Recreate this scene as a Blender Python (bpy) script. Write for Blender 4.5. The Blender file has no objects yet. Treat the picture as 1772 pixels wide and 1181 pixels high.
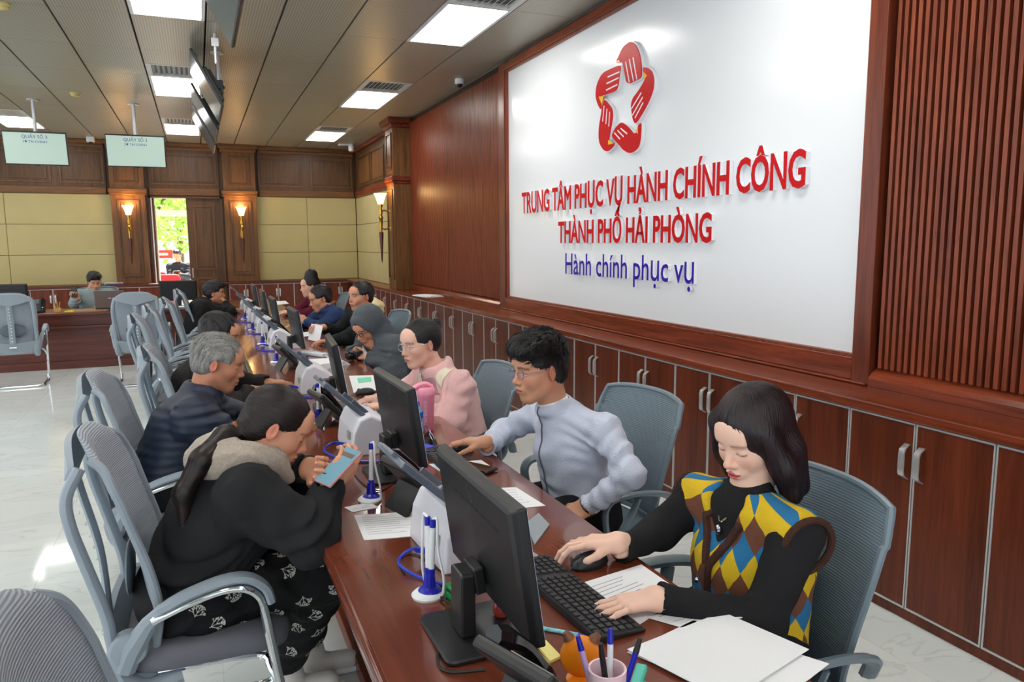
import bpy, bmesh, math, random
import numpy as np
from mathutils import Vector, Matrix
from mathutils.bvhtree import BVHTree
random.seed(7); RNG = np.random.RandomState(5)
S = bpy.context.scene
COL = S.collection
# ------------------------------------------------------------------ camera
YAW, PITCH, ROLL, FOC = math.radians(22.661), math.radians(-7.562), math.radians(-0.3686), 1291.41
CAM = np.array([0.0, 0.0, 1.6])
def _rot():
    cy, sy, cp, sp = math.cos(YAW), math.sin(YAW), math.cos(PITCH), math.sin(PITCH)
    f = np.array([sy*cp, cy*cp, sp]); r = np.array([cy, -sy, 0.0]); u = np.cross(r, f)
    c, s = math.cos(ROLL), math.sin(ROLL)
    return np.array([c*r+s*u, -s*r+c*u, f])
RC = _rot()
cd = bpy.data.cameras.new('camera'); cam = bpy.data.objects.new('camera', cd); COL.objects.link(cam)
cd.sensor_width = 36.0; cd.lens = 36.0*FOC/1772.0; cd.clip_start = 0.05; cd.clip_end = 300
cam.matrix_world = Matrix(((RC[0][0], RC[1][0], -RC[2][0], CAM[0]), (RC[0][1], RC[1][1], -RC[2][1], CAM[1]),
                           (RC[0][2], RC[1][2], -RC[2][2], CAM[2]), (0, 0, 0, 1)))
S.camera = cam
def _ray(px, py): return np.array([(px-886)/FOC, -(py-590.5)/FOC, 1.0]) @ RC
def at_z(px, py, z): v = _ray(px, py); return CAM + v*((z-CAM[2])/v[2])
def at_x(px, py, x): v = _ray(px, py); return CAM + v*((x-CAM[0])/v[0])
def at_y(px, py, y): v = _ray(px, py); return CAM + v*((y-CAM[1])/v[1])
# ------------------------------------------------------------------ world, sun, exposure
W = bpy.data.worlds.new('world'); S.world = W; W.use_nodes = True
bg = W.node_tree.nodes['Background']; bg.inputs[0].default_value = (0.86, 0.93, 1.0, 1); bg.inputs[1].default_value = 1.25
sd = bpy.data.lights.new('sun', 'SUN'); sd.energy = 34.0; sd.angle = 0.02; sd.color = (1, 0.95, 0.86)
sun = bpy.data.objects.new('sun', sd); COL.objects.link(sun)
sun.rotation_euler = Vector((-0.15, -0.42, -0.9)).to_track_quat('-Z', 'Y').to_euler()
LAMP_STRENGTH = 9.0
S.view_settings.view_transform = 'Standard'; S.view_settings.look = 'None'
S.view_settings.gamma = 1.0; S.view_settings.use_curve_mapping = False
S.view_settings.exposure = 0.55
# ------------------------------------------------------------------ materials
def lin(c):
    return tuple((v/12.92 if v <= 0.04045 else ((v+0.055)/1.055)**2.4) for v in (x/255.0 for x in c))
MATS = {}
def mat(name, rgb=(200, 200, 200), rough=0.5, metal=0.0, spec=0.5, emit=None, estr=0.0, alpha=1.0, trans=0.0, coat=0.0, sss=0.0, var=0.0, vscale=8.0, bump=0.0, bscale=60.0, attr=None, sheen=0.0):
    if name in MATS: return MATS[name]
    m = bpy.data.materials.new(name); m.use_nodes = True; MATS[name] = m
    nt = m.node_tree; b = nt.nodes['Principled BSDF']
    c = lin(rgb)
    b.inputs['Base Color'].default_value = (*c, 1); b.inputs['Roughness'].default_value = rough
    b.inputs['Metallic'].default_value = metal; b.inputs['Specular IOR Level'].default_value = spec
    if coat: b.inputs['Coat Weight'].default_value = coat; b.inputs['Coat Roughness'].default_value = 0.08
    if sss: b.inputs['Subsurface Weight'].default_value = sss; b.inputs['Subsurface Radius'].default_value = (0.012, 0.005, 0.003); b.inputs['Subsurface Scale'].default_value = 1.0
    if sheen: b.inputs['Sheen Weight'].default_value = sheen; b.inputs['Sheen Roughness'].default_value = 0.5
    if trans: b.inputs['Transmission Weight'].default_value = trans
    if alpha < 1: b.inputs['Alpha'].default_value = alpha
    if emit: b.inputs['Emission Color'].default_value = (*lin(emit), 1); b.inputs['Emission Strength'].default_value = estr
    src = None
    if attr:
        a = nt.nodes.new('ShaderNodeAttribute'); a.attribute_name = attr; src = a.outputs['Color']
        nt.links.new(src, b.inputs['Base Color'])
    if var or bump:
        tc = nt.nodes.new('ShaderNodeTexCoord')
    if var:
        n = nt.nodes.new('ShaderNodeTexNoise'); n.inputs['Scale'].default_value = vscale; n.inputs['Detail'].default_value = 5
        nt.links.new(tc.outputs['Object'], n.inputs['Vector'])
        hs = nt.nodes.new('ShaderNodeHueSaturation')
        mr = nt.nodes.new('ShaderNodeMapRange'); mr.inputs[1].default_value = 0.3; mr.inputs[2].default_value = 0.7; mr.inputs[3].default_value = 1-var; mr.inputs[4].default_value = 1+var
        nt.links.new(n.outputs['Fac'], mr.inputs[0]); nt.links.new(mr.outputs[0], hs.inputs['Value'])
        if src: nt.links.new(src, hs.inputs['Color'])
        else: hs.inputs['Color'].default_value = (*c, 1)
        nt.links.new(hs.outputs[0], b.inputs['Base Color'])
    if bump:
        n2 = nt.nodes.new('ShaderNodeTexNoise'); n2.inputs['Scale'].default_value = bscale; n2.inputs['Detail'].default_value = 3
        nt.links.new(tc.outputs['Object'], n2.inputs['Vector'])
        bp = nt.nodes.new('ShaderNodeBump'); bp.inputs['Strength'].default_value = bump; bp.inputs['Distance'].default_value = 0.01
        nt.links.new(n2.outputs['Fac'], bp.inputs['Height']); nt.links.new(bp.outputs[0], b.inputs['Normal'])
    return m
def wood(name, c1, c2, rough=0.3, axis='Z', scale=1.0, coat=0.0):
    """grain running along the given axis of object space, jittered per object"""
    if name in MATS: return MATS[name]
    m = bpy.data.materials.new(name); m.use_nodes = True; MATS[name] = m
    nt = m.node_tree; N = nt.nodes.new; L = nt.links.new; b = nt.nodes['Principled BSDF']
    tc = N('ShaderNodeTexCoord'); mp = N('ShaderNodeMapping'); oi = N('ShaderNodeObjectInfo')
    s = {'X': (0.6, 9, 9), 'Y': (9, 0.6, 9), 'Z': (9, 9, 0.6)}[axis]
    mp.inputs['Scale'].default_value = tuple(v*scale for v in s)
    va = N('ShaderNodeVectorMath'); va.operation = 'ADD'
    cx = N('ShaderNodeMath'); cx.operation = 'MULTIPLY'; cx.inputs[1].default_value = 37.0
    L(oi.outputs['Random'], cx.inputs[0]); L(tc.outputs['Object'], va.inputs[0]); L(cx.outputs[0], va.inputs[1]); L(va.outputs[0], mp.inputs['Vector'])
    n = N('ShaderNodeTexNoise'); n.inputs['Scale'].default_value = 2.2; n.inputs['Detail'].default_value = 7; n.inputs['Roughness'].default_value = 0.62; n.inputs['Distortion'].default_value = 0.6
    L(mp.outputs[0], n.inputs['Vector'])
    n2 = N('ShaderNodeTexNoise'); n2.inputs['Scale'].default_value = 12; n2.inputs['Detail'].default_value = 4
    L(mp.outputs[0], n2.inputs['Vector'])
    mx = N('ShaderNodeMath'); mx.operation = 'MULTIPLY_ADD'; mx.inputs[1].default_value = 0.35
    L(n2.outputs['Fac'], mx.inputs[0]); L(n.outputs['Fac'], mx.inputs[2])
    cr = N('ShaderNodeValToRGB'); cr.color_ramp.elements[0].position = 0.42; cr.color_ramp.elements[1].position = 0.86
    cr.color_ramp.elements[0].color = (*lin(c1), 1); cr.color_ramp.elements[1].color = (*lin(c2), 1)
    L(mx.outputs[0], cr.inputs[0]); L(cr.outputs[0], b.inputs['Base Color'])
    b.inputs['Roughness'].default_value = rough; b.inputs['Specular IOR Level'].default_value = 0.38
    if coat: b.inputs['Coat Weight'].default_value = coat; b.inputs['Coat Roughness'].default_value = 0.06
    return m
M_RED = wood('mahogany_upright', (68, 27, 14), (124, 56, 31), 0.3, 'Z')
M_REDY = wood('mahogany_along', (78, 32, 16), (138, 62, 35), 0.25, 'Y')
M_REDX = wood('mahogany_across', (60, 24, 16), (104, 46, 30), 0.3, 'X')
M_SLAT = wood('mahogany_slat', (86, 36, 20), (148, 70, 42), 0.36, 'Z', 1.6)
M_CAB = wood('cabinet_laminate', (70, 28, 15), (118, 54, 31), 0.28, 'Z', 0.8)
M_DESK = wood('desk_lacquer', (96, 44, 28), (124, 60, 39), 0.2, 'Y', 0.5, 0.5)
M_OAK = wood('oak_upright', (74, 46, 20), (124, 82, 42), 0.38, 'Z', 1.3)
M_OAKX = wood('oak_across', (76, 47, 21), (126, 84, 43), 0.38, 'X', 1.3)
M_OAKD = wood('oak_dark', (62, 40, 21), (106, 72, 40), 0.38, 'Z', 1.2)
M_WHITE = mat('white_plastic', (232, 234, 236), 0.35)
M_BLACK = mat('black_plastic', (26, 27, 29), 0.42, bump=0.05, bscale=400)
M_BLACKG = mat('black_gloss', (16, 16, 18), 0.12)
M_CHROME = mat('chrome', (215, 218, 222), 0.08, 1.0)
M_ALU = mat('brushed_aluminium', (196, 198, 200), 0.32, 1.0)
M_STRIP = mat('aluminium_strip', (206, 205, 204), 0.35, 0.35)
M_DARKGAP = mat('dark_gap', (30, 28, 24), 0.8)
# ------------------------------------------------------------------ mesh building
def vec(a): return np.array(a, float)
def nrm(v): v = vec(v); return v/ (np.linalg.norm(v) or 1)
class MB:
    def __init__(s, org=(0, 0, 0)): s.v = []; s.f = []; s.o = vec(org)
    def add(s, vs, fs):
        n = len(s.v); s.v += [tuple(vec(p)-s.o) for p in vs]; s.f += [tuple(i+n for i in f) for f in fs]; return s
    def box(s, a, b):
        x0, y0, z0 = (min(a[i], b[i]) for i in range(3)); x1, y1, z1 = (max(a[i], b[i]) for i in range(3))
        return s.add([(x0, y0, z0), (x1, y0, z0), (x1, y1, z0), (x0, y1, z0), (x0, y0, z1), (x1, y0, z1), (x1, y1, z1), (x0, y1, z1)],
                     [(0, 3, 2, 1), (4, 5, 6, 7), (0, 1, 5, 4), (1, 2, 6, 5), (2, 3, 7, 6), (3, 0, 4, 7)])
    def obox(s, c, ax, half):
        """oriented box: centre, three unit axes, half sizes"""
        c = vec(c); A = [vec(ax[i])*half[i] for i in range(3)]
        P = [c+sx*A[0]+sy*A[1]+sz*A[2] for sz in (-1, 1) for sx, sy in ((-1, -1), (1, -1), (1, 1), (-1, 1))]
        return s.add(P, [(0, 3, 2, 1), (4, 5, 6, 7), (0, 1, 5, 4), (1, 2, 6, 5), (2, 3, 7, 6), (3, 0, 4, 7)])
    def rbox(s, a, b, r, ax=2, n=3):
        """box with the edges parallel to axis ax rounded, small chamfer at the ends"""
        a = vec(a); b = vec(b); lo = np.minimum(a, b); hi = np.maximum(a, b)
        u, w = [i for i in range(3) if i != ax]
        r = min(r, (hi[u]-lo[u])/2.001, (hi[w]-lo[w])/2.001); ch = min(r*0.4, (hi[ax]-lo[ax])*0.3)
        rings = []
        for t, ins in ((lo[ax], ch), (lo[ax]+ch, 0), (hi[ax]-ch, 0), (hi[ax], ch)):
            ring = []
            for qx, qy, a0 in ((1, 1, 0), (0, 1, 90), (0, 0, 180), (1, 0, 270)):
                cx = (hi[u]-r if qx else lo[u]+r); cy = (hi[w]-r if qy else lo[w]+r)
                for k in range(n+1):
                    an = math.radians(a0+90*k/n); p = [0, 0, 0]
                    p[u] = cx+(r-ins)*math.cos(an); p[w] = cy+(r-ins)*math.sin(an); p[ax] = t; ring.append(p)
            rings.append(ring)
        return s.loft(rings, True)
    def loft(s, rings, cap=True, closed=True):
        m = len(rings[0]); vs = [p for r in rings for p in r]; fs = []
        for i in range(len(rings)-1):
            for j in range(m if closed else m-1):
                k = (j+1) % m; fs.append((i*m+j, i*m+k, (i+1)*m+k, (i+1)*m+j))
        if cap and closed: fs.append(tuple(range(m-1, -1, -1))); fs.append(tuple((len(rings)-1)*m+j for j in range(m)))
        return s.add(vs, fs)
    def tube(s, pts, r, n=8, cap=True, flat=1.0, up=None):
        P = [vec(p) for p in pts]; rs = r if hasattr(r, '__len__') else [r]*len(P)
        T = [nrm((P[min(i+1, len(P)-1)]-P[max(i-1, 0)])) for i in range(len(P))]
        u = nrm(np.cross(T[0], (0, 0, 1) if up is None else up)) if abs(T[0][2]) < 0.95 or up is not None else nrm(np.cross(T[0], (1, 0, 0)))
        rings = []
        for p, t, rr in zip(P, T, rs):
            u = nrm(u-t*np.dot(u, t)); w = np.cross(t, u)
            rings.append([p+rr*(math.cos(2*math.pi*k/n)*u+flat*math.sin(2*math.pi*k/n)*w) for k in range(n)])
        return s.loft(rings, cap)
    def cyl(s, a, b, r0, r1=None, n=16): return s.tube([a, b], [r0, r0 if r1 is None else r1], n)
    def lathe(s, c, prof, n=24, axis=(0, 0, 1), cap=True):
        ax = nrm(axis); u = nrm(np.cross(ax, (1, 0, 0) if abs(ax[0]) < 0.9 else (0, 1, 0))); w = np.cross(ax, u); c = vec(c)
        rings = [[c+ax*h+r*(math.cos(2*math.pi*k/n)*u+math.sin(2*math.pi*k/n)*w) for k in range(n)] for r, h in prof]
        return s.loft(rings, cap)
    def ell(s, c, r, n=14, m=9, ax=None):
        c = vec(c); A = [vec(a) for a in (ax if ax is not None else ((1, 0, 0), (0, 1, 0), (0, 0, 1)))]
        rings = []
        for i in range(m+1):
            th = math.pi*(i/m); th = min(max(th, 0.02), math.pi-0.02)
            rings.append([c+A[0]*r[0]*math.sin(th)*math.cos(2*math.pi*k/n)+A[1]*r[1]*math.sin(th)*math.sin(2*math.pi*k/n)-A[2]*r[2]*math.cos(th) for k in range(n)])
        return s.loft(rings, True)
    def prism(s, poly, fr, d0, d1):
        """2-D polygon in the frame fr=(origin,u,v,n), from depth d0 to d1"""
        o, u, v, n_ = [vec(q) for q in fr]; m = len(poly)
        return s.loft([[o+u*p[0]+v*p[1]+n_*d for p in poly] for d in (d0, d1)], True)
    def grid(s, P, thick=None):
        """P[i][j] points -> sheet"""
        a = len(P); b = len(P[0]); vs = [p for r in P for p in r]
        return s.add(vs, [(i*b+j, i*b+j+1, (i+1)*b+j+1, (i+1)*b+j) for i in range(a-1) for j in range(b-1)])
    def build(s, name, m, parent=None, smooth=False, bevel=0.0, solid=0.0, sub=0, angle=40):
        me = bpy.data.meshes.new(name); me.from_pydata(s.v, [], s.f)
        bm = bmesh.new(); bm.from_mesh(me); bmesh.ops.recalc_face_normals(bm, faces=bm.faces[:])
        if smooth:
            for f in bm.faces: f.smooth = True
            ca = math.cos(math.radians(angle))
            for e in bm.edges:
                if len(e.link_faces) == 2 and e.link_faces[0].normal.dot(e.link_faces[1].normal) < ca: e.smooth = False
        bm.to_mesh(me); bm.free()
        if m: me.materials.append(m)
        return link(name, me, parent, bevel, solid, sub)
def link(name, me, parent=None, bevel=0.0, solid=0.0, sub=0):
    o = bpy.data.objects.new(name, me); COL.objects.link(o)
    if parent is not None: o.parent = parent
    if solid: md = o.modifiers.new('solid', 'SOLIDIFY'); md.thickness = solid; md.offset = 0
    if bevel: md = o.modifiers.new('bevel', 'BEVEL'); md.width = bevel; md.segments = 2; md.limit_method = 'ANGLE'; md.angle_limit = 0.6
    if sub: md = o.modifiers.new('sub', 'SUBSURF'); md.levels = sub; md.render_levels = sub
    return o
def inst(name, me, parent, loc=(0, 0, 0), rot=(0, 0, 0), scale=(1, 1, 1)):
    o = bpy.data.objects.new(name, me); COL.objects.link(o); o.parent = parent
    o.location = loc; o.rotation_euler = rot; o.scale = scale; return o
def tag(o, label=None, cat=None, group=None, kind=None):
    if label: o['label'] = label
    if cat: o['category'] = cat
    if group: o['group'] = group
    if kind: o['kind'] = kind
    return o
def thing(name, label, cat, loc=(0, 0, 0), rz=0.0, group=None):
    o = bpy.data.objects.new(name, None); COL.objects.link(o); o.empty_display_size = 0.1
    o.location = loc; o.rotation_euler = (0, 0, rz); return tag(o, label, cat, group)
def struct(o): o['kind'] = 'structure'; return o
def copy_tree(o, parent=None):
    c = o.copy(); COL.objects.link(c); c.parent = parent
    for ch in list(o.children): copy_tree(ch, c)
    return c
# ================================================================== ROOM
XC, XW, YB, ZC, ZCT = 2.67, 2.97, 15.0, 3.4, 0.905      # cabinet front, right wall, back wall, ceiling, counter top
TX, TY, TX0, TY0 = 0.556, 1.17, 0.723, 6.83              # ceiling grid
# floor with marble tiles
def marble():
    m = bpy.data.materials.new('white_marble'); m.use_nodes = True; nt = m.node_tree; N = nt.nodes.new; L = nt.links.new; b = nt.nodes['Principled BSDF']
    tc = N('ShaderNodeTexCoord'); oi = N('ShaderNodeObjectInfo'); va = N('ShaderNodeVectorMath'); va.operation = 'ADD'
    sc = N('ShaderNodeMath'); sc.operation = 'MULTIPLY'; sc.inputs[1].default_value = 21.0
    L(oi.outputs['Random'], sc.inputs[0]); L(tc.outputs['Object'], va.inputs[0]); L(sc.outputs[0], va.inputs[1])
    mp = N('ShaderNodeMapping'); mp.inputs['Rotation'].default_value = (0, 0, 0.5); mp.inputs['Scale'].default_value = (0.9, 2.6, 1); L(va.outputs[0], mp.inputs[0])
    n = N('ShaderNodeTexNoise'); n.inputs['Scale'].default_value = 1.3; n.inputs['Detail'].default_value = 7; n.inputs['Distortion'].default_value = 1.4; n.inputs['Roughness'].default_value = 0.5
    L(mp.outputs[0], n.inputs['Vector'])
    cr = N('ShaderNodeValToRGB'); e = cr.color_ramp.elements
    e[0].position = 0.35; e[0].color = (*lin((216, 223, 221)), 1); e[1].position = 0.7; e[1].color = (*lin((226, 231, 229)), 1)
    for p, c in ((0.485, (220, 226, 224)), (0.5, (206, 212, 210)), (0.515, (222, 227, 225))):
        k = e.new(p); k.color = (*lin(c), 1)
    L(n.outputs['Fac'], cr.inputs[0]); L(cr.outputs[0], b.inputs['Base Color'])
    b.inputs['Roughness'].default_value = 0.06; b.inputs['Specular IOR Level'].default_value = 0.5
    return m
MARBLE = marble()
fl = struct(MB().box((-6.4, -3.2, -0.06), (3.2, 15.2, -0.006)).build('floor', mat('floor_grout', (168, 172, 170), 0.6)))
FT = 0.8
tme = MB().box((0.0006, 0.0006, -0.006), (FT-0.0006, FT-0.0006, 0)).build('floor_tile', MARBLE, fl).data
bpy.data.objects.remove(fl.children[0])
for i in range(12):
    for j in range(23):
        inst('floor_tile', tme, fl, (-6.4+i*FT, -3.2+j*FT, 0))
# ceiling
def ceil_mat():
    m = bpy.data.materials.new('perforated_panel'); m.use_nodes = True; nt = m.node_tree; N = nt.nodes.new; L = nt.links.new; b = nt.nodes['Principled BSDF']
    tc = N('ShaderNodeTexCoord'); vo = N('ShaderNodeTexVoronoi'); vo.inputs['Randomness'].default_value = 0.0; vo.inputs['Scale'].default_value = 46
    L(tc.outputs['Object'], vo.inputs['Vector'])
    cr = N('ShaderNodeValToRGB'); cr.color_ramp.elements[0].position = 0.24; cr.color_ramp.elements[1].position = 0.3
    cr.color_ramp.elements[0].color = (*lin((108, 105, 94)), 1); cr.color_ramp.elements[1].color = (*lin((168, 164, 150)), 1)
    L(vo.outputs['Distance'], cr.inputs[0]); L(cr.outputs[0], b.inputs['Base Color'])
    b.inputs['Roughness'].default_value = 0.38; b.inputs['Metallic'].default_value = 0.25
    return m
M_CEIL = ceil_mat()
ce = struct(MB().box((-6.4, -3.2, ZC+0.03), (3.2, 15.2, ZC+0.2)).build('ceiling', M_DARKGAP))
lamp_cells = {(c, r) for c in (-10, -6, -2, 2) for r in (-7, -4, -1, 2, 5)}
vent_half = {(c, r-1) for c, r in lamp_cells}
cme = MB().box((0.008, 0.0025, 0), (TX-0.008, TY-0.0025, 0.03)).build('ceiling_panel', M_CEIL, ce).data
cme2 = MB().box((0.008, 0.0025, 0), (TX-0.008, TY*0.5-0.0025, 0.03)).build('ceiling_panel', M_CEIL, ce).data
for o in list(ce.children): bpy.data.objects.remove(o)
for c in range(-13, 5):
    for r in range(-9, 8):
        if (c, r) in lamp_cells: continue
        x, y = TX0+c*TX, TY0+r*TY
        if x < -6.4 or x > 3.0 or y > 15.0: continue
        inst('ceiling_panel', cme2 if (c, r) in vent_half else cme, ce, (x, y, ZC))
# ceiling lamps and air vents
M_LAMP = mat('lamp_diffuser', (255, 255, 255), 0.5, emit=(255, 252, 246), estr=LAMP_STRENGTH)
M_LFRAME = mat('lamp_frame', (222, 224, 226), 0.4)
M_VENT = mat('vent_white', (206, 208, 206), 0.45)
rowname = {-7: 'behind the camera', -4: 'above the near desk end', -1: 'nearest in view', 2: 'in the middle of its row', 5: 'closest to the back wall'}
colname = {-10: 'far left of the hall', -6: 'left of the hanging screens', -2: 'above the visitor chairs', 2: 'beside the sign wall'}
for c, r in sorted(lamp_cells):
    x, y = TX0+c*TX, TY0+r*TY
    t = thing('ceiling_lamp', f'bright ceiling light {colname[c]}, {rowname[r]}', 'ceiling light', (x, y, ZC), 0, 'ceiling light panels')
    b = MB()
    for a_, b_ in (((0.008, 0.003), (0.035, TY-0.003)), ((TX-0.035, 0.003), (TX-0.008, TY-0.003)), ((0.035, 0.003), (TX-0.035, 0.02)), ((0.035, TY-0.02), (TX-0.035, TY-0.003))):
        b.box((*a_, -0.004), (*b_, 0.03))
    b.build('frame', M_LFRAME, t)
    MB().box((0.035, 0.02, 0.004), (TX-0.035, TY-0.02, 0.03)).build('diffuser', M_LAMP, t)
    yv = y-TY*0.5
    t = thing('air_vent', f'white air vent {colname[c]}, by lamp {rowname[r]}', 'air vent', (x, yv, ZC), 0, 'ceiling air vents')
    b = MB(); w, h = TX-0.016, TY*0.5-0.004
    b.box((0.008, 0.002, -0.004), (0.06, h, 0.03)); b.box((w-0.04, 0.002, -0.004), (w+0.008, h, 0.03)); b.box((0.06, 0.002, -0.004), (w-0.04, 0.04, 0.03)); b.box((0.06, h-0.04, -0.004), (w-0.04, h, 0.03))
    b.build('vent_frame', M_VENT, t)
    MB().box((0.06, 0.04, 0.025), (w-0.04, h-0.04, 0.03)).build('vent_back', mat('vent_dark', (120, 122, 122), 0.7), t)
    for k in range(9):
        xx = 0.075+k*(w-0.12)/8.6
        MB().obox((xx, (h)/2, 0.012), ((0.8, 0, 0.6), (0, 1, 0), (-0.6, 0, 0.8)), (0.014, h/2-0.04, 0.0015)).build('louvre', M_VENT, t)
# ------------------------------------------------------------------ right wall
wr = struct(MB().box((XW+0.055, -3.2, 0), (XW+0.23, 15.25, ZC+0.03)).build('wall_right', M_RED))
# sign board with its frame
BY0, BY1, BZ0, BZ1 = 2.705, 7.165, 1.045, 3.285
bd = thing('sign_board', 'large glossy white sign board framed in red wood on the right wall', 'sign board', (XW, (BY0+BY1)/2, BZ0))
o0 = vec(bd.location)
MB(o0).box((XW, BY0, BZ0), (XW+0.03, BY1, BZ1)).build('board_face', mat('gloss_white_panel', (232, 235, 238), 0.2, spec=0.5), bd)
for a_, b_, mm in (((XW-0.045, BY0-0.115, BZ0-0.14), (XW+0.03, BY0-0.016, BZ1+0.09), M_RED), ((XW-0.045, BY1+0.016, BZ0-0.14), (XW+0.03, BY1+0.16, BZ1+0.09), M_RED),
                   ((XW-0.045, BY0-0.016, BZ0-0.125), (XW+0.03, BY1+0.016, BZ0-0.016), M_REDY), ((XW-0.045, BY0-0.016, BZ1+0.016), (XW+0.03, BY1+0.016, BZ1+0.09), M_REDY)):
    MB(o0).box(a_, b_).build('frame_rail', mm, bd, bevel=0.004)
for a_, b_ in (((XW-0.03, BY0-0.018, BZ0-0.018), (XW+0.02, BY0, BZ1+0.018)), ((XW-0.03, BY1, BZ0-0.018), (XW+0.02, BY1+0.018, BZ1+0.018)),
               ((XW-0.03, BY0, BZ0-0.018), (XW+0.02, BY1, BZ0)), ((XW-0.03, BY0, BZ1), (XW+0.02, BY1, BZ1+0.018))):
    MB(o0).box(a_, b_).build('frame_lip', M_SLAT, bd, bevel=0.003)
MB(o0).box((XW-0.065, BY0-0.115, ZCT+0.001), (XW+0.03, BY1+0.16, BZ0-0.125)).build('base_moulding', M_REDY, bd, bevel=0.006)
# slatted panels either side
def slat_panel(y0, y1, label):
    t = thing('slat_panel', label, 'wall panel', (XW, (y0+y1)/2, ZCT)); o = vec(t.location)
    MB(o).box((XW+0.012, y0, ZCT), (XW+0.03, y1, ZC)).build('backing', mat('slat_backing', (48, 20, 12), 0.6), t)  # backing coloured darker to put shade into the gaps between slats
    z0, z1 = ZCT+0.09, ZC-0.07
    MB(o).add([(XW-0.05, y0, ZCT+0.001), (XW-0.05, y0, ZCT+0.04), (XW-0.03, y0, ZCT+0.06), (XW+0.012, y0, ZCT+0.09), (XW+0.012, y0, ZCT+0.001),
               (XW-0.05, y1, ZCT+0.001), (XW-0.05, y1, ZCT+0.04), (XW-0.03, y1, ZCT+0.06), (XW+0.012, y1, ZCT+0.09), (XW+0.012, y1, ZCT+0.001)],
              [(0, 1, 2, 3, 4), (9, 8, 7, 6, 5)]+[(i, (i+1) % 5, (i+1) % 5+5, i+5) for i in range(5)]).build('base_ledge', M_REDY, t)
    MB(o).box((XW-0.03, y0, z1), (XW+0.012, y1, ZC)).build('top_rail', M_REDY, t, bevel=0.004)
    n = int((y1-y0)/0.0352); me = None
    for k in range(n):
        y = y0+0.012+k*(y1-y0-0.02)/n
        if me is None:
            me = MB().box((-0.018, 0, 0), (0.012, 0.019, z1-z0)).build('slat', M_SLAT, t).data; bpy.data.objects.remove(t.children[-1])
        inst('slat', me, t, (0, y-o[1], z0-o[2]))
    return t
slat_panel(7.335, 10.93, 'dark red slatted wall panel between the white sign board and the far pilaster')
slat_panel(0.6, 2.585, 'red slatted wall panel to the right of the white sign board')
# counter top over the cabinets
ct = thing('counter_top', 'long red wooden counter top running over the wall cabinets', 'counter', (2.8, 7, 0.86)); o0 = vec(ct.location)
MB(o0).box((XC-0.035, -1.6, 0.862), (XW+0.03, YB-0.33, ZCT)).build('slab', M_REDY, ct, bevel=0.006)
MB(o0).box((-4.6, YB-0.33, 0.862), (XW+0.03, YB, ZCT)).build('back_slab', M_REDX, ct, bevel=0.006)
# cabinets
DW = 0.3355
hp = []
for k in range(9):
    t_ = k/8.0; z = 0.61+0.15*t_; d = 0.032*min(1, math.sin(math.pi*t_)*2.2)
    hp.append((-d, 0, z))
def cab_meshes():
    me = {}
    tmp = thing('tmp', 'x', 'x')
    me['door'] = MB().box((0.0, 0.008, 0.062), (0.018, DW-0.008, 0.842)).build('door', M_CAB, tmp).data
    b = MB()
    for a_, c_ in (((-0.003, 0.0025, 0.052), (0.018, 0.0085, 0.852)), ((-0.003, DW-0.0085, 0.052), (0.018, DW-0.0025, 0.852)), ((-0.003, 0.0085, 0.052), (0.018, DW-0.0085, 0.060)), ((-0.003, 0.0085, 0.844), (0.018, DW-0.0085, 0.852))): b.box(a_, c_)
    me['trim'] = b.build('edge_trim', M_STRIP, tmp).data
    b = MB(); b.loft([[(p[0]-0.004, -0.013, p[2]), (p[0]-0.004, 0.013, p[2]), (p[0]+0.003, 0.013, p[2]), (p[0]+0.003, -0.013, p[2])] for p in hp])
    me['handle'] = b.build('handle', mat('satin_steel', (206, 206, 204), 0.3, 0.6), tmp, smooth=True).data
    me['body'] = MB().box((0.02, 0.002, 0.05), (0.29, 2*DW-0.002, 0.861)).build('body', M_RED, tmp).data
    me['plinth'] = MB().box((0.012, 0.0, 0.0), (0.29, 2*DW, 0.05)).build('plinth', M_CAB, tmp).data
    for o in list(tmp.children): bpy.data.objects.remove(o)
    bpy.data.objects.remove(tmp); return me
CM = cab_meshes()
def cabinet(loc, rz, label, group):
    t = thing('wall_cabinet', label, 'cabinet', loc, rz, group)
    inst('body', CM['body'], t); inst('plinth', CM['plinth'], t)
    for k in range(2):
        d = inst('door', CM['door'], t, (0, k*DW, 0)); inst('edge_trim', CM['trim'], d)
        inst('handle', CM['handle'], d, (0, DW-0.035 if k == 0 else 0.035, 0))
    return t
ords = ['first', 'second', 'third', 'fourth', 'fifth', 'sixth', 'seventh', 'eighth', 'ninth', 'tenth', 'eleventh', 'twelfth', 'thirteenth', 'fourteenth', 'fifteenth', 'sixteenth', 'seventeenth', 'eighteenth', 'nineteenth', 'twentieth', 'twenty-first']
for n in range(20):
    y = 1.775+0.671*(n-2)
    nm = f'{ords[n-2]} from the right edge of the photo'
    cabinet((XC, y, 0), 0, f'red-brown two-door cabinet under the sign wall, {nm}' if n > 1 else ('red-brown cabinet just beyond the right edge of the photo' if n else 'red-brown cabinet furthest beyond the right edge of the photo'), 'cabinets under the right wall counter')
for n in range(4):
    t = cabinet((0.50+0.577*(n+1), YB-0.3, 0), math.pi/2, f'low two-door cabinet on the back wall right of the doorway, {ords[n]} from the door', 'cabinets along the back wall'); t.scale = (1, 0.577/0.671, 1)
for n in range(6):
    cabinet((-0.65-0.66*n, YB-0.3, 0), math.pi/2, f'low two-door cabinet on the back wall left of the doorway, {ords[n]} from the door', 'cabinets along the back wall')
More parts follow.
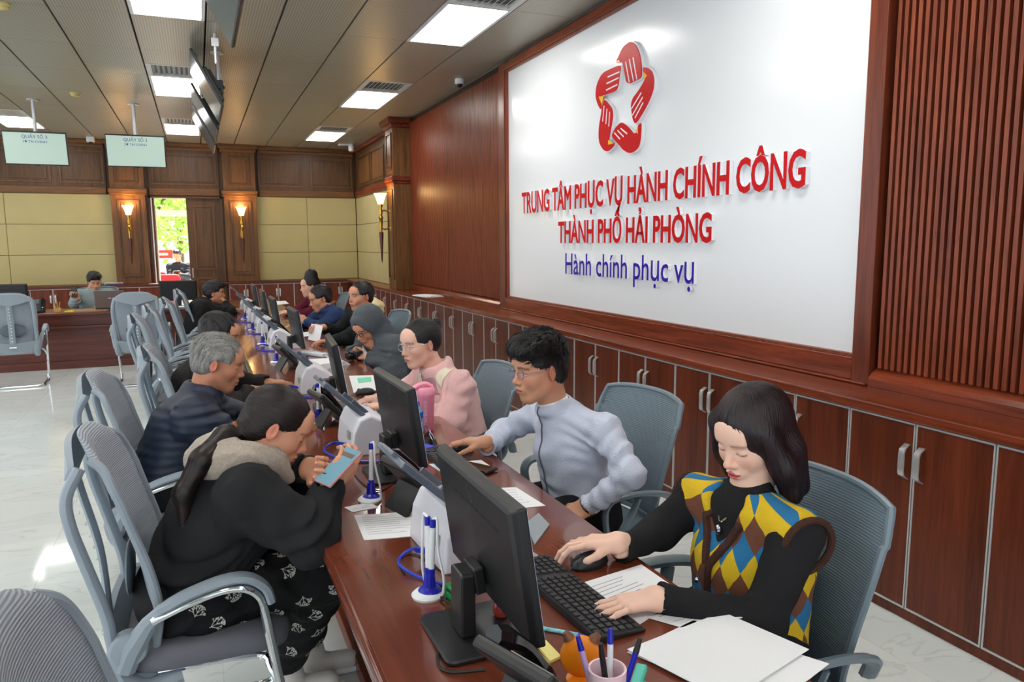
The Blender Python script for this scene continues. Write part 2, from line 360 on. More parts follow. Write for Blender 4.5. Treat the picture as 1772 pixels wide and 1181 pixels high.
# ================================================================== BACK WALL
DX0, DX1, DZ = -0.76, 0.47, 2.46       # door opening
bw = MB()
bw.box((-6.4, YB+0.025, 0), (DX0, YB+0.25, ZC+0.03)); bw.box((DX1, YB+0.025, 0), (3.02, YB+0.25, ZC+0.03)); bw.box((DX0, YB+0.025, DZ), (DX1, YB+0.25, ZC+0.03))
wb = struct(bw.build('wall_back', M_OAKD))
M_CREAM = mat('cream_fabric', (180, 166, 116), 0.85, bump=0.15, bscale=300, var=0.03, vscale=3)
M_CREAMG = mat('cream_groove', (140, 124, 76), 0.9)
def cream(p0, axis, widths, label, z0=ZCT, z1=2.475, flip=1):
    """padded panels: axis 'x' on the back wall, 'y' on the right wall"""
    t = thing('padded_wall_panel', label, 'wall panel', p0); w = sum(widths); h = z1-z0; a = 0.0
    if axis == 'x': MB().box((0, -0.012, 0), (w, 0, h)).build('backing', M_CREAMG, t)
    else: MB().box((-0.012, 0, 0), (0, w, h)).build('backing', M_CREAMG, t)
    for wi in widths:
        for k in range(3):
            hz0, hz1 = h*k/3+0.003, h*(k+1)/3-0.003
            if axis == 'x': b = MB().box((a+0.003, -0.035, hz0), (a+wi-0.003, -0.012, hz1))
            else: b = MB().box((-0.035, a+0.003, hz0), (-0.012, a+wi-0.003, hz1))
            b.build('pad', M_CREAM, t, bevel=0.008)
        a += wi
    return t
cream((1.06, YB, ZCT), 'x', (0.93, 0.94), 'cream padded panels on the back wall right of the doorway')
cream((-4.3, YB, ZCT), 'x', (0.62, 0.74, 1.6), 'cream padded panels on the back wall left of the doorway')
cream((XW+0.0, 11.36, ZCT), 'y', (1.8, 1.8), 'cream padded panels on the right wall between pilaster and corner')
# upper wainscot with raised panels and cornice
def raised(b_, t, fr, u0, u1, v0, v1, d, m, mm):
    o, u, v, n = [vec(q) for q in fr]
    def bx(a0, a1, c0, c1, d0, d1): MB(b_).prism([(a0, c0), (a1, c0), (a1, c1), (a0, c1)], fr, d0, d1).build('moulding', mm, t, bevel=0.003)
    s_ = 0.028
    bx(u0, u1, v0, v0+s_, d, d+0.018); bx(u0, u1, v1-s_, v1, d, d+0.018); bx(u0, u0+s_, v0+s_, v1-s_, d, d+0.018); bx(u1-s_, u1, v0+s_, v1-s_, d, d+0.018)
    MB(b_).prism([(u0+0.06, v0+0.06), (u1-0.06, v0+0.06), (u1-0.06, v1-0.06), (u0+0.06, v1-0.06)], fr, d, d+0.01).build('raised_panel', m, t, bevel=0.004)
FB = ((0, YB, 0), (1, 0, 0), (0, 0, 1), (0, -1, 0))
def wains_back(x0, x1, cells, label):
    t = thing('wainscot', label, 'wall panelling', ((x0+x1)/2, YB, 2.475)); o = vec(t.location)
    MB(o).box((x0, YB-0.03, 2.475), (x1, YB, ZC)).build('board', M_OAKD, t)
    MB(o).box((x0, YB-0.06, 2.475), (x1, YB-0.03, 2.60)).build('lower_rail', M_OAKX, t, bevel=0.01)
    MB(o).box((x0, YB-0.10, ZC-0.075), (x1, YB-0.03, ZC)).build('cornice', M_OAKX, t, bevel=0.012)
    MB(o).box((x0, YB-0.06, ZC-0.13), (x1, YB-0.03, ZC-0.075)).build('cornice_step', M_OAKX, t, bevel=0.008)
    for c0, c1 in cells: raised(o, t, FB, c0, c1, 2.655, 3.215, 0.03, M_OAKD, M_OAK)
wains_back(1.125, 2.90, ((1.12, 1.93), (2.07, 2.88)), 'dark brown panelled wainscot above the cream panels right of the doorway')
wains_back(DX0+0.025, DX1-0.035, ((-0.68, 0.40),), 'dark brown panelled wainscot above the doorway')
wains_back(-4.3, -1.405, ((-4.2, -3.45), (-3.32, -2.22), (-2.10, -1.42)), 'brown panelled wainscot above the cream panels left of the doorway')
t = thing('wainscot', 'brown panelled wainscot on the right wall between pilaster and corner', 'wall panelling', (XW, 13, 2.475)); o0 = vec(t.location)
FR = ((XW, 0, 0), (0, -1, 0), (0, 0, 1), (-1, 0, 0))
MB(o0).box((XW-0.03, 11.36, 2.475), (XW+0.03, YB-0.1, ZC)).build('board', M_OAKD, t)
MB(o0).box((XW-0.06, 11.36, 2.475), (XW-0.03, YB-0.1, 2.60)).build('lower_rail', M_REDY, t, bevel=0.01)
MB(o0).box((XW-0.10, 11.36, ZC-0.075), (XW-0.03, YB-0.1, ZC)).build('cornice', M_REDY, t, bevel=0.012)
for c0, c1 in ((-12.35, -11.5), (-13.45, -12.5), (-14.6, -13.6)): raised(o0, t, FR, c0, c1, 2.655, 3.215, 0.03, M_OAK, M_OAKD)
# pilasters
def pilaster(x0, x1, label, m=None):
    m = m or M_OAK
    t = thing('pilaster', label, 'pilaster', ((x0+x1)/2, YB, 0.0)); o = vec(t.location); d = YB-0.16
    MB(o).box((x0, d, ZCT if x1 < DX0+0.1 else ZCT), (x1, YB, ZC)).build('shaft', m, t, bevel=0.004)
    for z0, z1, e in ((2.46, 2.50, 0.02), (2.50, 2.57, 0.035), (ZC-0.14, ZC-0.08, 0.03), (ZC-0.08, ZC, 0.06)):
        MB(o).box((x0-e, d-e, z0), (x1+e, YB, z1)).build('capital', M_OAKX, t, bevel=0.01)
    fr = ((0, d, 0), (1, 0, 0), (0, 0, 1), (0, -1, 0))
    raised(o, t, fr, x0+0.09, x1-0.09, ZCT+0.12, 2.38, 0.0, m, M_OAKD); raised(o, t, fr, x0+0.09, x1-0.09, 2.66, 3.2, 0.0, m, M_OAKD)
    return t
pilaster(-1.34, -0.80, 'brown panelled pilaster left of the open doorway')
pilaster(0.50, 1.06, 'brown panelled pilaster right of the doorway')
t = thing('pilaster', 'brown panelled pilaster on the right wall beside the dark slatted panel', 'pilaster', (2.83, 11.15, ZCT)); o0 = vec(t.location)
MB(o0).box((2.70, 10.93, ZCT), (XW+0.03, 11.36, ZC)).build('shaft', M_OAK, t, bevel=0.005)
for z0, z1, e in ((2.46, 2.50, 0.015), (2.50, 2.57, 0.03), (ZC-0.14, ZC-0.08, 0.03), (ZC-0.08, ZC, 0.075)):
    MB(o0).box((2.70-e, 10.93-e, z0), (XW, 11.36+e, z1)).build('capital', M_RED, t, bevel=0.01)
raised(o0, t, ((2.70, 0, 0), (0, -1, 0), (0, 0, 1), (-1, 0, 0)), -11.30, -10.99, 1.05, 2.38, 0, M_OAK, M_OAKD)
raised(o0, t, ((2.70, 0, 0), (0, -1, 0), (0, 0, 1), (-1, 0, 0)), -11.30, -10.99, 2.66, 3.2, 0, M_OAK, M_OAKD)
# door: frame, closed right leaf, open left leaf
d = struct(thing('door_1', 'tall brown double door, left leaf open to the garden', 'door', (DX0, YB, 0))); o0 = vec(d.location)
MB(o0).box((DX0, YB-0.02, 0), (DX0+0.035, YB+0.25, DZ)).build('door_frame', M_OAKD, d)
MB(o0).box((DX1-0.035, YB-0.02, 0), (DX1, YB+0.25, DZ)).build('door_frame', M_OAKD, d)
MB(o0).box((DX0, YB-0.02, DZ-0.035), (DX1, YB+0.25, DZ)).build('door_frame', M_OAKD, d)
XM = -0.145
lf = MB(o0).box((XM, YB+0.06, 0.0), (DX1-0.035, YB+0.11, DZ-0.035)).build('door_leaf', M_OAKD, d)
fr = ((0, YB+0.06, 0), (1, 0, 0), (0, 0, 1), (0, -1, 0))
raised(o0, lf, fr, XM+0.11, DX1-0.14, 1.12, 2.30, 0.0, M_OAKD, M_OAK); raised(o0, lf, fr, XM+0.11, DX1-0.14, 0.15, 0.98, 0.0, M_OAKD, M_OAK)
MB(o0).tube([(XM+0.05, YB+0.02, 0.98), (XM+0.05, YB+0.02, 1.16)], 0.012).build('door_handle', M_ALU, lf)
lf2 = MB(o0).box((DX0-0.015, YB-0.62, 0.0), (DX0+0.03, YB+0.0, DZ-0.035))
lf2 = MB(o0).box((DX0+0.035, YB+0.11, 0.0), (DX0+0.085, YB+0.70, DZ-0.035)).build('door_leaf', M_OAKD, d)
MB(o0).box((DX0+0.085, YB+0.2, 0.15), (DX0+0.092, YB+0.6, 2.3)).build('leaf_panel', M_OAK, lf2)
MB(o0).box((DX0+0.035, YB+0.0, 0), (DX0+0.05, YB+0.07, DZ-0.035)).build('leaf_edge_strip', M_WHITE, d)  # white strip beside the edge of the open leaf
# wall sconces
M_BRASS = mat('brass', (196, 150, 70), 0.22, 1.0)
M_SHADE = mat('lit_glass_shade', (255, 226, 170), 0.4, emit=(255, 200, 120), estr=5.0)
def sconce(loc, n, label):
    """loc on the wall, n outward normal; lamp hangs 0.15 m off the wall"""
    t = thing('sconce', label, 'wall lamp', loc); n = vec(n); c = n*0.15
    MB().lathe(c, [(0.03, 0.0), (0.042, 0.02), (0.058, 0.08), (0.08, 0.14), (0.096, 0.165), (0.092, 0.167), (0.07, 0.13), (0.035, 0.03)], 20, cap=True).build('glass_shade', M_SHADE, t, smooth=True)
    MB().lathe(c, [(0.012, -0.42), (0.026, -0.28), (0.03, -0.2), (0.038, -0.19), (0.022, -0.16), (0.03, -0.1), (0.018, -0.05), (0.036, 0.0), (0.034, 0.012)], 16).build('brass_stem', M_BRASS, t, smooth=True)
    MB().lathe(c, [(0.003, -0.86), (0.012, -0.80), (0.034, -0.42), (0.03, -0.40)], 12).build('wooden_spike', mat('dark_red_wood', (72, 20, 16), 0.3), t, smooth=True)
    MB().tube([c+vec((0, 0, -0.34)), n*0.1+vec((0, 0, -0.36)), n*0.0+vec((0, 0, -0.34))], 0.012).tube([c+vec((0, 0, -0.1)), n*0.1+vec((0, 0, -0.08)), n*0.0+vec((0, 0, -0.1))], 0.012).build('bracket', M_BRASS, t, smooth=True)
    u = nrm(np.cross(n, (0, 0, 1)))
    MB().obox(n*0.006+vec((0, 0, -0.22)), (u, n, (0, 0, 1)), (0.025, 0.006, 0.17)).build('back_plate', M_BRASS, t, bevel=0.003)
    ld = bpy.data.lights.new('bulb', 'POINT'); ld.energy = 5; ld.color = (1, 0.62, 0.25); ld.shadow_soft_size = 0.05
    lo = bpy.data.objects.new('bulb', ld); COL.objects.link(lo); lo.parent = t; lo.location = tuple(c+vec((0, 0, 0.2)))
sconce((-1.07, YB-0.16, 2.10), (0, -1, 0), 'lit brass wall sconce with torch shade left of the doorway')
sconce((0.78, YB-0.16, 2.10), (0, -1, 0), 'lit brass wall sconce with torch shade right of the doorway')
sconce((2.70, 11.15, 2.16), (-1, 0, 0), 'brass wall sconce with white glass shade on the right wall pilaster')
# ------------------------------------------------------------------ things on the ceiling
M_YPL = mat('aged_plastic', (206, 188, 120), 0.5)
def ceil_disc(px, py, label):
    p = at_z(px, py, ZC)
    t = thing('smoke_detector', label, 'smoke detector', tuple(p))
    MB().lathe((0, 0, 0), [(0.06, 0.0), (0.06, -0.012), (0.05, -0.016)], 20).build('base', M_YPL, t, smooth=True)
    MB().lathe((0, 0, 0), [(0.048, -0.016), (0.044, -0.035), (0.02, -0.045), (0.004, -0.046)], 20).build('sensor', M_YPL, t, smooth=True)
ceil_disc(130, 161, 'round yellowed smoke detector on the ceiling near the hanging screens')
ceil_disc(3, 6, 'round yellowed smoke detector at the top left corner of the ceiling')
p = at_z(795, 137, ZC); t = thing('dome_camera', 'small white dome camera on the ceiling above the slatted wall', 'camera', tuple(p))
MB().lathe((0, 0, 0), [(0.05, 0.0), (0.052, -0.02), (0.05, -0.05), (0.04, -0.055)], 20).build('housing', M_WHITE, t, smooth=True)
MB().lathe((0, 0, 0), [(0.034, -0.055), (0.03, -0.075), (0.015, -0.088), (0.003, -0.09)], 16).build('dome', M_BLACKG, t, smooth=True)
p = at_z(597, 250, ZC); t = thing('ceiling_camera', 'white bullet camera on the ceiling near the far right corner', 'camera', (p[0], p[1]-0.05, ZC))
MB().box((-0.13, -0.04, -0.03), (0.13, 0.04, 0)).build('mount_plate', M_WHITE, t, bevel=0.008)
MB().lathe((0.1, 0, -0.03), [(0.045, 0), (0.05, -0.04), (0.05, -0.09), (0.03, -0.1)], 16).build('housing', M_WHITE, t, smooth=True)
MB().lathe((0.1, 0, -0.13), [(0.02, 0), (0.02, -0.015)], 12).build('lens', M_BLACKG, t)
p = at_y(157, 245, 14.6); t = thing('motion_sensor', 'small white box sensor on the ceiling between the two counter screens', 'sensor', (p[0], p[1], ZC))
MB().box((-0.06, -0.05, -0.09), (0.06, 0.05, 0)).build('housing', M_WHITE, t, bevel=0.01)
MB().lathe((0, -0.02, -0.09), [(0.03, 0), (0.03, -0.01), (0.02, -0.02)], 14).build('lens', M_BLACKG, t)
# hanging screens facing the visitors' hall
M_TVFACE = mat('lit_screen', (150, 168, 158), 0.2, emit=(190, 212, 200), estr=0.28)
M_TVDARK = mat('screen_glass', (86, 100, 104), 0.12)
M_POLE = mat('pole_white', (205, 206, 208), 0.35, 0.3)
def text_mesh(body, size, ext=0.0, off=0.0):
    cu = bpy.data.curves.new('txt', 'FONT'); cu.body = body; cu.size = size; cu.extrude = ext; cu.align_x = 'CENTER'; cu.align_y = 'BOTTOM_BASELINE'; cu.resolution_u = 3
    o = bpy.data.objects.new('txt', cu); COL.objects.link(o)
    dg = bpy.context.evaluated_depsgraph_get(); me = bpy.data.meshes.new_from_object(o.evaluated_get(dg)); bpy.data.objects.remove(o); return me
def front_tv(pole_px, label, group):
    p = at_z(*pole_px, ZC); y = p[1]
    t = thing('hanging_screen', label, 'screen', (p[0], y, ZC), 0, group)
    MB().cyl((0, 0.05, 0), (0, 0.05, -0.5), 0.022).lathe((0, 0.05, 0), [(0.07, 0), (0.07, -0.012)], 16).build('ceiling_pole', M_POLE, t, smooth=True)
    til = math.radians(13); R_ = Matrix.Rotation(til, 3, 'X')
    ax = [vec(R_ @ Vector(q)) for q in ((1, 0, 0), (0, 1, 0), (0, 0, 1))]; c = vec((0, 0, -0.60)); w, h = 0.335, 0.19
    bz = MB().obox(c, ax, (w+0.012, 0.022, h+0.014)).build('bezel', M_BLACK, t, bevel=0.005)
    f = c-ax[1]*0.0225
    MB().obox(f, ax, (w, 0.0015, h)).build('screen_face', M_TVFACE, t)
    MB().obox(c-ax[2]*(h+0.018)-ax[1]*0.01, ax, (0.03, 0.01, 0.006)).build('sensor_tab', M_BLACK, t)
    for body, s_, dz in (('QUẦY SỐ 3', 0.055, 0.125), ('SỞ TÀI CHÍNH', 0.04, 0.07)):
        me = text_mesh(body, s_); me.materials.append(mat('screen_blue_text', (36, 44, 140), 0.6))
        o = link('screen_text', me, t); o['kind'] = 'stuff'
        o.matrix_local = Matrix.Translation(Vector(f-ax[1]*0.003+ax[2]*dz)) @ (R_.to_4x4() @ Matrix.Rotation(math.pi/2, 4, 'X'))
front_tv((55, 171), 'hanging lit counter screen at the far left with blue heading text', 'lit counter screens')
front_tv((230, 179), 'hanging lit counter screen nearer the doorway with blue heading text', 'lit counter screens')
M_CABLE = mat('black_cable', (18, 18, 18), 0.5); M_YCABLE = mat('yellow_cable', (214, 170, 40), 0.5); M_WCABLE = mat('white_cable', (226, 224, 220), 0.5)
def side_tv(y0, y1, label):
    """screen seen edge-on: long side along Y, leaning so that it looks down to the left"""
    t = thing('hanging_screen', label, 'screen', (0.25, (y0+y1)/2, ZC), 0, 'row of screens hung above the desk, seen from the side')
    til = math.radians(27); n = vec((-math.cos(til), 0, -math.sin(til))); up = vec((-math.sin(til), 0, math.cos(til)))
    c = vec((0.165-0.25, 0, 3.09-ZC)); ln = (y1-y0)/2; h = 0.27
    ax = (n, (0, 1, 0), up)
    MB().obox(c, ax, (0.012, ln, h)).build('bezel', M_BLACK, t, bevel=0.004)
    MB().obox(c+n*0.0125, ax, (0.0015, ln-0.012, h-0.012)).build('screen_face', M_TVDARK, t)
    MB().obox(c-n*0.035-up*0.05, ax, (0.025, ln*0.72, h*0.6)).build('rear_housing', M_BLACK, t, bevel=0.01)
    q = c-n*0.09
    MB().cyl((q[0]+0.03, -0.12, q[2]-0.08), (q[0]+0.03, -0.12, 0), 0.022).lathe((q[0]+0.03, -0.12, 0), [(0.06, 0), (0.06, -0.012)], 14).build('ceiling_pole', M_POLE, t, smooth=True)
    MB().obox(q, ax, (0.02, 0.12, 0.12)).obox(q+vec((0.03, -0.12, -0.05)), ((1, 0, 0), (0, 1, 0), (0, 0, 1)), (0.04, 0.05, 0.06)).build('bracket', M_BLACK, t, bevel=0.004)
    rs = random.Random(int(y0*10))
    for m_, k in ((M_CABLE, 3), (M_YCABLE, 1), (M_WCABLE, 1)):
        for _ in range(k):
            a0 = q+vec((0.03, rs.uniform(-0.25, 0.1), rs.uniform(-0.02, 0.08))); b0 = q+vec((0.02, rs.uniform(-0.2, 0.25), rs.uniform(-0.16, -0.05)))
            mid = (a0+b0)/2+vec((rs.uniform(0.06, 0.13), 0, -0.06))
            MB().tube([a0*(1-s)**2+mid*2*s*(1-s)+b0*s*s for s in np.linspace(0, 1, 9)], 0.006, 6).build('cable', m_, t, smooth=True)
for (y0, y1), nm in zip(((4.3, 5.3), (7.5, 8.5), (9.05, 10.05), (10.45, 11.45)), ('nearest, cut by the top edge', 'second of the row from the camera', 'third of the row from the camera', 'furthest of the row')):
    side_tv(y0, y1, f'dark hanging screen seen edge-on, {nm}')
p = at_z(371, 58, ZC); t = thing('ceiling_socket', 'white power socket hanging on a rod from the ceiling beside the edge-on screens', 'socket', tuple(p))
MB().cyl((0, 0, 0), (0, 0, -0.25), 0.012).build('rod', M_POLE, t)
MB().box((-0.03, -0.015, -0.11), (0.03, -0.03, -0.04)).build('socket_plate', M_WHITE, t, bevel=0.006)
# ================================================================== DESKS
DKX0, DKX1, DKY0, DKY1 = 0.276, 1.055, 0.35, 12.1
dk = thing('long_desk', 'long dark red lacquered service desk running down the middle of the room', 'desk', (0.66, 6, 0)); o0 = vec(dk.location)
MB(o0).box((DKX0+0.016, DKY0, 0.718), (DKX1, DKY1, 0.75)).build('desk_top', M_DESK, dk, bevel=0.004)
prof = [(0.016, 0.75), (0.010, 0.751), (0.006, 0.748), (0.004, 0.742), (0.008, 0.738), (0.002, 0.734), (0.0, 0.724), (0.003, 0.712), (0.012, 0.708), (0.016, 0.708)]
MB(o0).loft([[(DKX0+p[0], y, p[1]) for p in prof] for y in (DKY0, DKY1)]).build('edge_moulding', M_DESK, dk, smooth=True)
MB(o0).box((0.50, DKY0+0.05, 0.05), (0.525, DKY1-0.05, 0.718)).build('front_panel', mat('grey_laminate', (120, 122, 118), 0.25), dk)
MB(o0).box((0.46, DKY0+0.05, 0.0), (0.53, DKY1-0.05, 0.06)).build('plinth_rail', M_REDY, dk, bevel=0.005)
for y in np.arange(DKY0+0.06, DKY1, 1.18):
    MB(o0).box((0.525, y, 0.0), (DKX1-0.06, y+0.03, 0.718)).build('support_panel', M_RED, dk)
bk = thing('back_desk', 'dark red wooden desk across the back left of the hall', 'desk', (-2.2, 11.3, 0)); o0 = vec(bk.location)
MB(o0).box((-4.8, 10.98, 0.70), (0.12, 11.75, 0.735)).build('desk_top', M_REDX, bk, bevel=0.006)
MB(o0).box((-4.75, 11.06, 0.56), (0.08, 11.12, 0.70)).build('upper_rail', M_REDX, bk, bevel=0.004)
MB(o0).box((-4.75, 11.02, 0.53), (0.08, 11.12, 0.56)).build('lip', M_REDX, bk, bevel=0.004)
MB(o0).box((-4.75, 11.10, 0.1), (0.08, 11.14, 0.53)).build('front_panel', M_REDX, bk)
MB(o0).box((-4.75, 11.06, 0.0), (0.08, 11.14, 0.1)).build('base_rail', M_REDX, bk, bevel=0.004)
for x in (-4.75, -2.4, 0.05): MB(o0).box((x, 11.14, 0), (x+0.03, 11.7, 0.70)).build('side_panel', M_REDX, bk)
MB(o0).box((-1.62, 11.1, 0.735), (-1.15, 11.6, 0.738)).build('desk_mat', mat('tan_mat', (150, 122, 86), 0.5), bk)
# ================================================================== CHAIRS
def rib_mat(name, rgb, rough=0.6, freq=190.0, k=0.35):
    m = mat(name, rgb, rough); nt = m.node_tree; N = nt.nodes.new; L = nt.links.new; b = nt.nodes['Principled BSDF']
    tc = N('ShaderNodeTexCoord'); sp = N('ShaderNodeSeparateXYZ'); L(tc.outputs['Object'], sp.inputs[0])
    mu = N('ShaderNodeMath'); mu.operation = 'MULTIPLY'; mu.inputs[1].default_value = freq*4.6; L(sp.outputs['Z'], mu.inputs[0])
    si = N('ShaderNodeMath'); si.operation = 'SINE'; L(mu.outputs[0], si.inputs[0])
    mr = N('ShaderNodeMapRange'); mr.inputs[1].default_value = -1; mr.inputs[2].default_value = 1; mr.inputs[3].default_value = 1-k; mr.inputs[4].default_value = 1+k*0.5; L(si.outputs[0], mr.inputs[0])
    hs = N('ShaderNodeHueSaturation'); hs.inputs['Color'].default_value = (*lin(rgb), 1); L(mr.outputs[0], hs.inputs['Value']); L(hs.outputs[0], b.inputs['Base Color'])
    bp = N('ShaderNodeBump'); bp.inputs['Strength'].default_value = 0.4; bp.inputs['Distance'].default_value = 0.002; L(si.outputs[0], bp.inputs['Height']); L(bp.outputs[0], b.inputs['Normal'])
    return m
M_MESH = rib_mat('grey_mesh', (158, 167, 178), 0.6, 230)
M_GPL = mat('grey_plastic', (140, 151, 161), 0.42)
M_SEAT = mat('grey_fabric', (104, 106, 114), 0.85, bump=0.2, bscale=500)
M_MESHB = rib_mat('blue_grey_mesh', (112, 130, 142), 0.55, 200, 0.22)
M_BPL = mat('blue_grey_plastic', (112, 128, 138), 0.4)
M_SEATB = mat('blue_grey_fabric', (92, 112, 124), 0.85, bump=0.2, bscale=500)
def interp(pts, n):
    """Catmull-Rom through points"""
    P = [vec(p) for p in pts]; P = [2*P[0]-P[1]]+P+[2*P[-1]-P[-2]]; out = []
    for i in range(1, len(P)-2):
        for t in np.linspace(0, 1, n, endpoint=(i == len(P)-3)):
            out.append(0.5*((2*P[i])+(-P[i-1]+P[i+1])*t+(2*P[i-1]-5*P[i]+4*P[i+1]-P[i+2])*t*t+(-P[i-1]+3*P[i]-3*P[i+1]+P[i+2])*t**3))
    return out
def seat_cushion(t, x0, x1, hw, z0, z1, m, name='seat'):
    b = MB(); rings = []
    for z, ins in ((z0, 0.03), (z0+0.012, 0.004), (z1-0.025, 0.0), (z1-0.006, 0.012), (z1, 0.04)):
        r = []
        for k in range(40):
            a = 2*math.pi*k/40; c, s = math.cos(a), math.sin(a); e = 0.42
            px = (x0+x1)/2+((x1-x0)/2-ins)*math.copysign(abs(c)**e, c); py = (hw-ins)*math.copysign(abs(s)**e, s)
            dz = -0.022*max(0, (px-x1+0.16)/0.16)**2 if z > z0+0.02 else -0.012*max(0, (px-x1+0.16)/0.16)**2
            r.append((px, py, z+dz))
        rings.append(r)
    return b.loft(rings).build(name, m, t, smooth=True, angle=70)
def visitor_chair(name='visitor_chair'):
    t = thing(name, 'x', 'chair')
    sc = interp([(-0.165, 0, 0.47), (-0.15, 0, 0.58), (-0.165, 0, 0.70), (-0.205, 0, 0.84), (-0.235, 0, 0.95), (-0.262, 0, 1.04), (-0.295, 0, 1.075)], 4)
    P = []
    for p in sc:
        f = (p[2]-0.47)/0.6; hw = 0.20+0.035*math.sin(min(1, max(0, f))*math.pi*0.75)
        g_ = max(0.0, (f-0.72)/0.28); hw *= 1-0.16*g_**3
        P.append([(p[0]+0.045*(s*s), hw*s, p[2]-0.05*abs(s)**4*g_) for s in np.linspace(-1, 1, 13)])
    bs = MB().grid(P).build('mesh_backrest', M_MESH, t, smooth=True, solid=0.006)
    for s in (-1, 1):
        e = [r[0] if s < 0 else r[-1] for r in P]
        MB().tube(e, 0.012, 8).build('side_rail', M_GPL, t, smooth=True)
        rr = interp([(-0.06, s*0.20, 0.375), (-0.15, s*0.215, 0.365), (-0.205, s*0.222, 0.41), (-0.225, s*0.226, 0.50), (-0.235, s*0.23, 0.60), (-0.27, s*0.232, 0.74), (-0.30, s*0.232, 0.86), (-0.305, s*0.222, 0.94), (-0.272, s*0.205, 1.01)], 5)
        MB().tube(rr, [0.032 if p[2] < 0.5 else 0.020 for p in rr], 10, flat=0.8).build('rear_frame', M_GPL, t, smooth=True)
        MB().lathe((-0.185, s*0.24, 0.50), [(0.048, -0.02), (0.05, 0.01), (0.045, 0.018), (0.042, 0.02)], 20, axis=(0, s, 0)).build('hub', M_GPL, t, smooth=True)
        lk = [(-0.20, s*0.235, 0.44), (-0.175, s*0.245, 0.50), (-0.13, s*0.27, 0.575), (-0.09, s*0.285, 0.615)]
        MB().tube(lk, [0.03, 0.032, 0.022, 0.018], 8).build('arm_link', M_GPL, t, smooth=True)
        ap = interp([(-0.10, s*0.288, 0.612), (-0.03, s*0.292, 0.645), (0.06, s*0.292, 0.668), (0.125, s*0.29, 0.665), (0.17, s*0.287, 0.63), (0.185, s*0.287, 0.585)], 5)
        b = MB(); rings = []
        for i, p in enumerate(ap):
            q = ap[min(i+1, len(ap)-1)]-ap[max(i-1, 0)]; tt = nrm(q); up = nrm(np.cross(tt, (0, 1, 0)))*-1
            if up[2] < 0 and i < 10: up = -up
            up = nrm(np.cross((0, 1, 0), tt))*-1 if np.dot(np.cross((0, 1, 0), tt), (0.3, 0, 1)) < 0 else nrm(np.cross((0, 1, 0), tt))
            w = 0.026 if i > 1 else 0.02
            rings.append([p+vec((0, y_, 0))*1.0+up*z_ for y_, z_ in ((-w, 0), (-w*0.8, 0.013), (0, 0.017), (w*0.8, 0.013), (w, 0), (w*0.7, -0.008), (-w*0.7, -0.008))])
        b.loft(rings).build('armrest', M_GPL, t, smooth=True)
        lg = interp([(-0.12, s*0.287, 0.588), (-0.03, s*0.29, 0.622), (0.06, s*0.29, 0.643), (0.12, s*0.288, 0.636), (0.158, s*0.285, 0.60), (0.172, s*0.285, 0.54)], 4)
        lg += interp([(0.205, s*0.275, 0.30), (0.232, s*0.265, 0.10), (0.228, s*0.262, 0.045), (0.20, s*0.262, 0.016), (0.10, s*0.262, 0.013), (-0.15, s*0.258, 0.013), (-0.24, s*0.25, 0.013), (-0.275, s*0.20, 0.013)], 4)
        MB().tube(lg, 0.0135, 9).build('leg', M_CHROME, t, smooth=True)
        MB().box((0.10, s*0.262-0.018, 0.0), (0.17, s*0.262+0.018, 0.012)).build('foot_pad', M_BLACK, t); MB().box((-0.2, s*0.255-0.018, 0.0), (-0.13, s*0.255+0.018, 0.012)).build('foot_pad', M_BLACK, t)
        MB().tube(interp([(0.205, s*0.272, 0.30), (0.18, s*0.25, 0.36), (0.14, s*0.22, 0.395), (-0.12, s*0.20, 0.395)], 4), 0.011, 8).build('seat_support', M_CHROME, t, smooth=True)
    MB().tube([(-0.275, -0.21, 0.013), (-0.275, 0.21, 0.013)], 0.0135, 9).build('cross_bar', M_CHROME, t, smooth=True)
    # top yoke, bottom shell, spine and lumbar pad
    b = MB(); rings = []
    for y in np.linspace(-1, 1, 15):
        dz = 0.06*(1-abs(y))**1.0
        e_ = 0.05*abs(y)**4; w_ = y*0.2
        rings.append([(-0.285-0.02*(1-y*y), w_, 1.07-e_), (-0.30-0.025*(1-y*y), w_, 1.06-e_), (-0.308-0.02*(1-y*y), w_*1.08, 0.985-dz), (-0.292-0.02*(1-y*y), w_*1.08, 0.985-dz)])
    b.loft(rings).build('top_yoke', M_GPL, t, smooth=True)
    b = MB(); rings = []
    for y in np.linspace(-1, 1, 13):
        k = (1-y*y); rings.append([(-0.10, y*0.215, 0.36), (-0.20-0.02*k, y*0.22, 0.40), (-0.245-0.02*k, y*0.225, 0.50+0.03*abs(y)), (-0.225-0.02*k, y*0.225, 0.50+0.03*abs(y)), (-0.18-0.01*k, y*0.21, 0.41), (-0.10, y*0.2, 0.385)])
    b.loft(rings).build('bottom_shell', M_GPL, t, smooth=True)
    sp = interp([(-0.255, 0, 0.50), (-0.265, 0, 0.70), (-0.30, 0, 0.88), (-0.315, 0, 0.96)], 5)
    MB().tube(sp, 0.03, 8, flat=0.35).build('spine', M_GPL, t, smooth=True)
    for i, f in enumerate(np.linspace(0.05, 0.97, 12)):
        p = sp[int(f*(len(sp)-1))]; MB().lathe((p[0]-0.010, 0, 0.53+i*0.037), [(0.006, 0), (0.006, -0.003)], 8, axis=(1, 0, 0)).build('spine_dot', M_WHITE, t)  # small white discs in a row down the spine
    MB().ell((-0.19, 0, 0.64), (0.012, 0.13, 0.075), 16, 8).build('lumbar_pad', mat('dark_grey_plastic', (92, 102, 110), 0.5), t, smooth=True)
    MB().obox((-0.262, 0, 0.46), ((0.3, 0, 1), (0, 1, 0), (1, 0, 0)), (0.008, 0.035, 0.004)).build('badge', M_WHITE, t, bevel=0.003)
    seat_cushion(t, -0.21, 0.25, 0.245, 0.40, 0.475, M_SEAT)
    return t
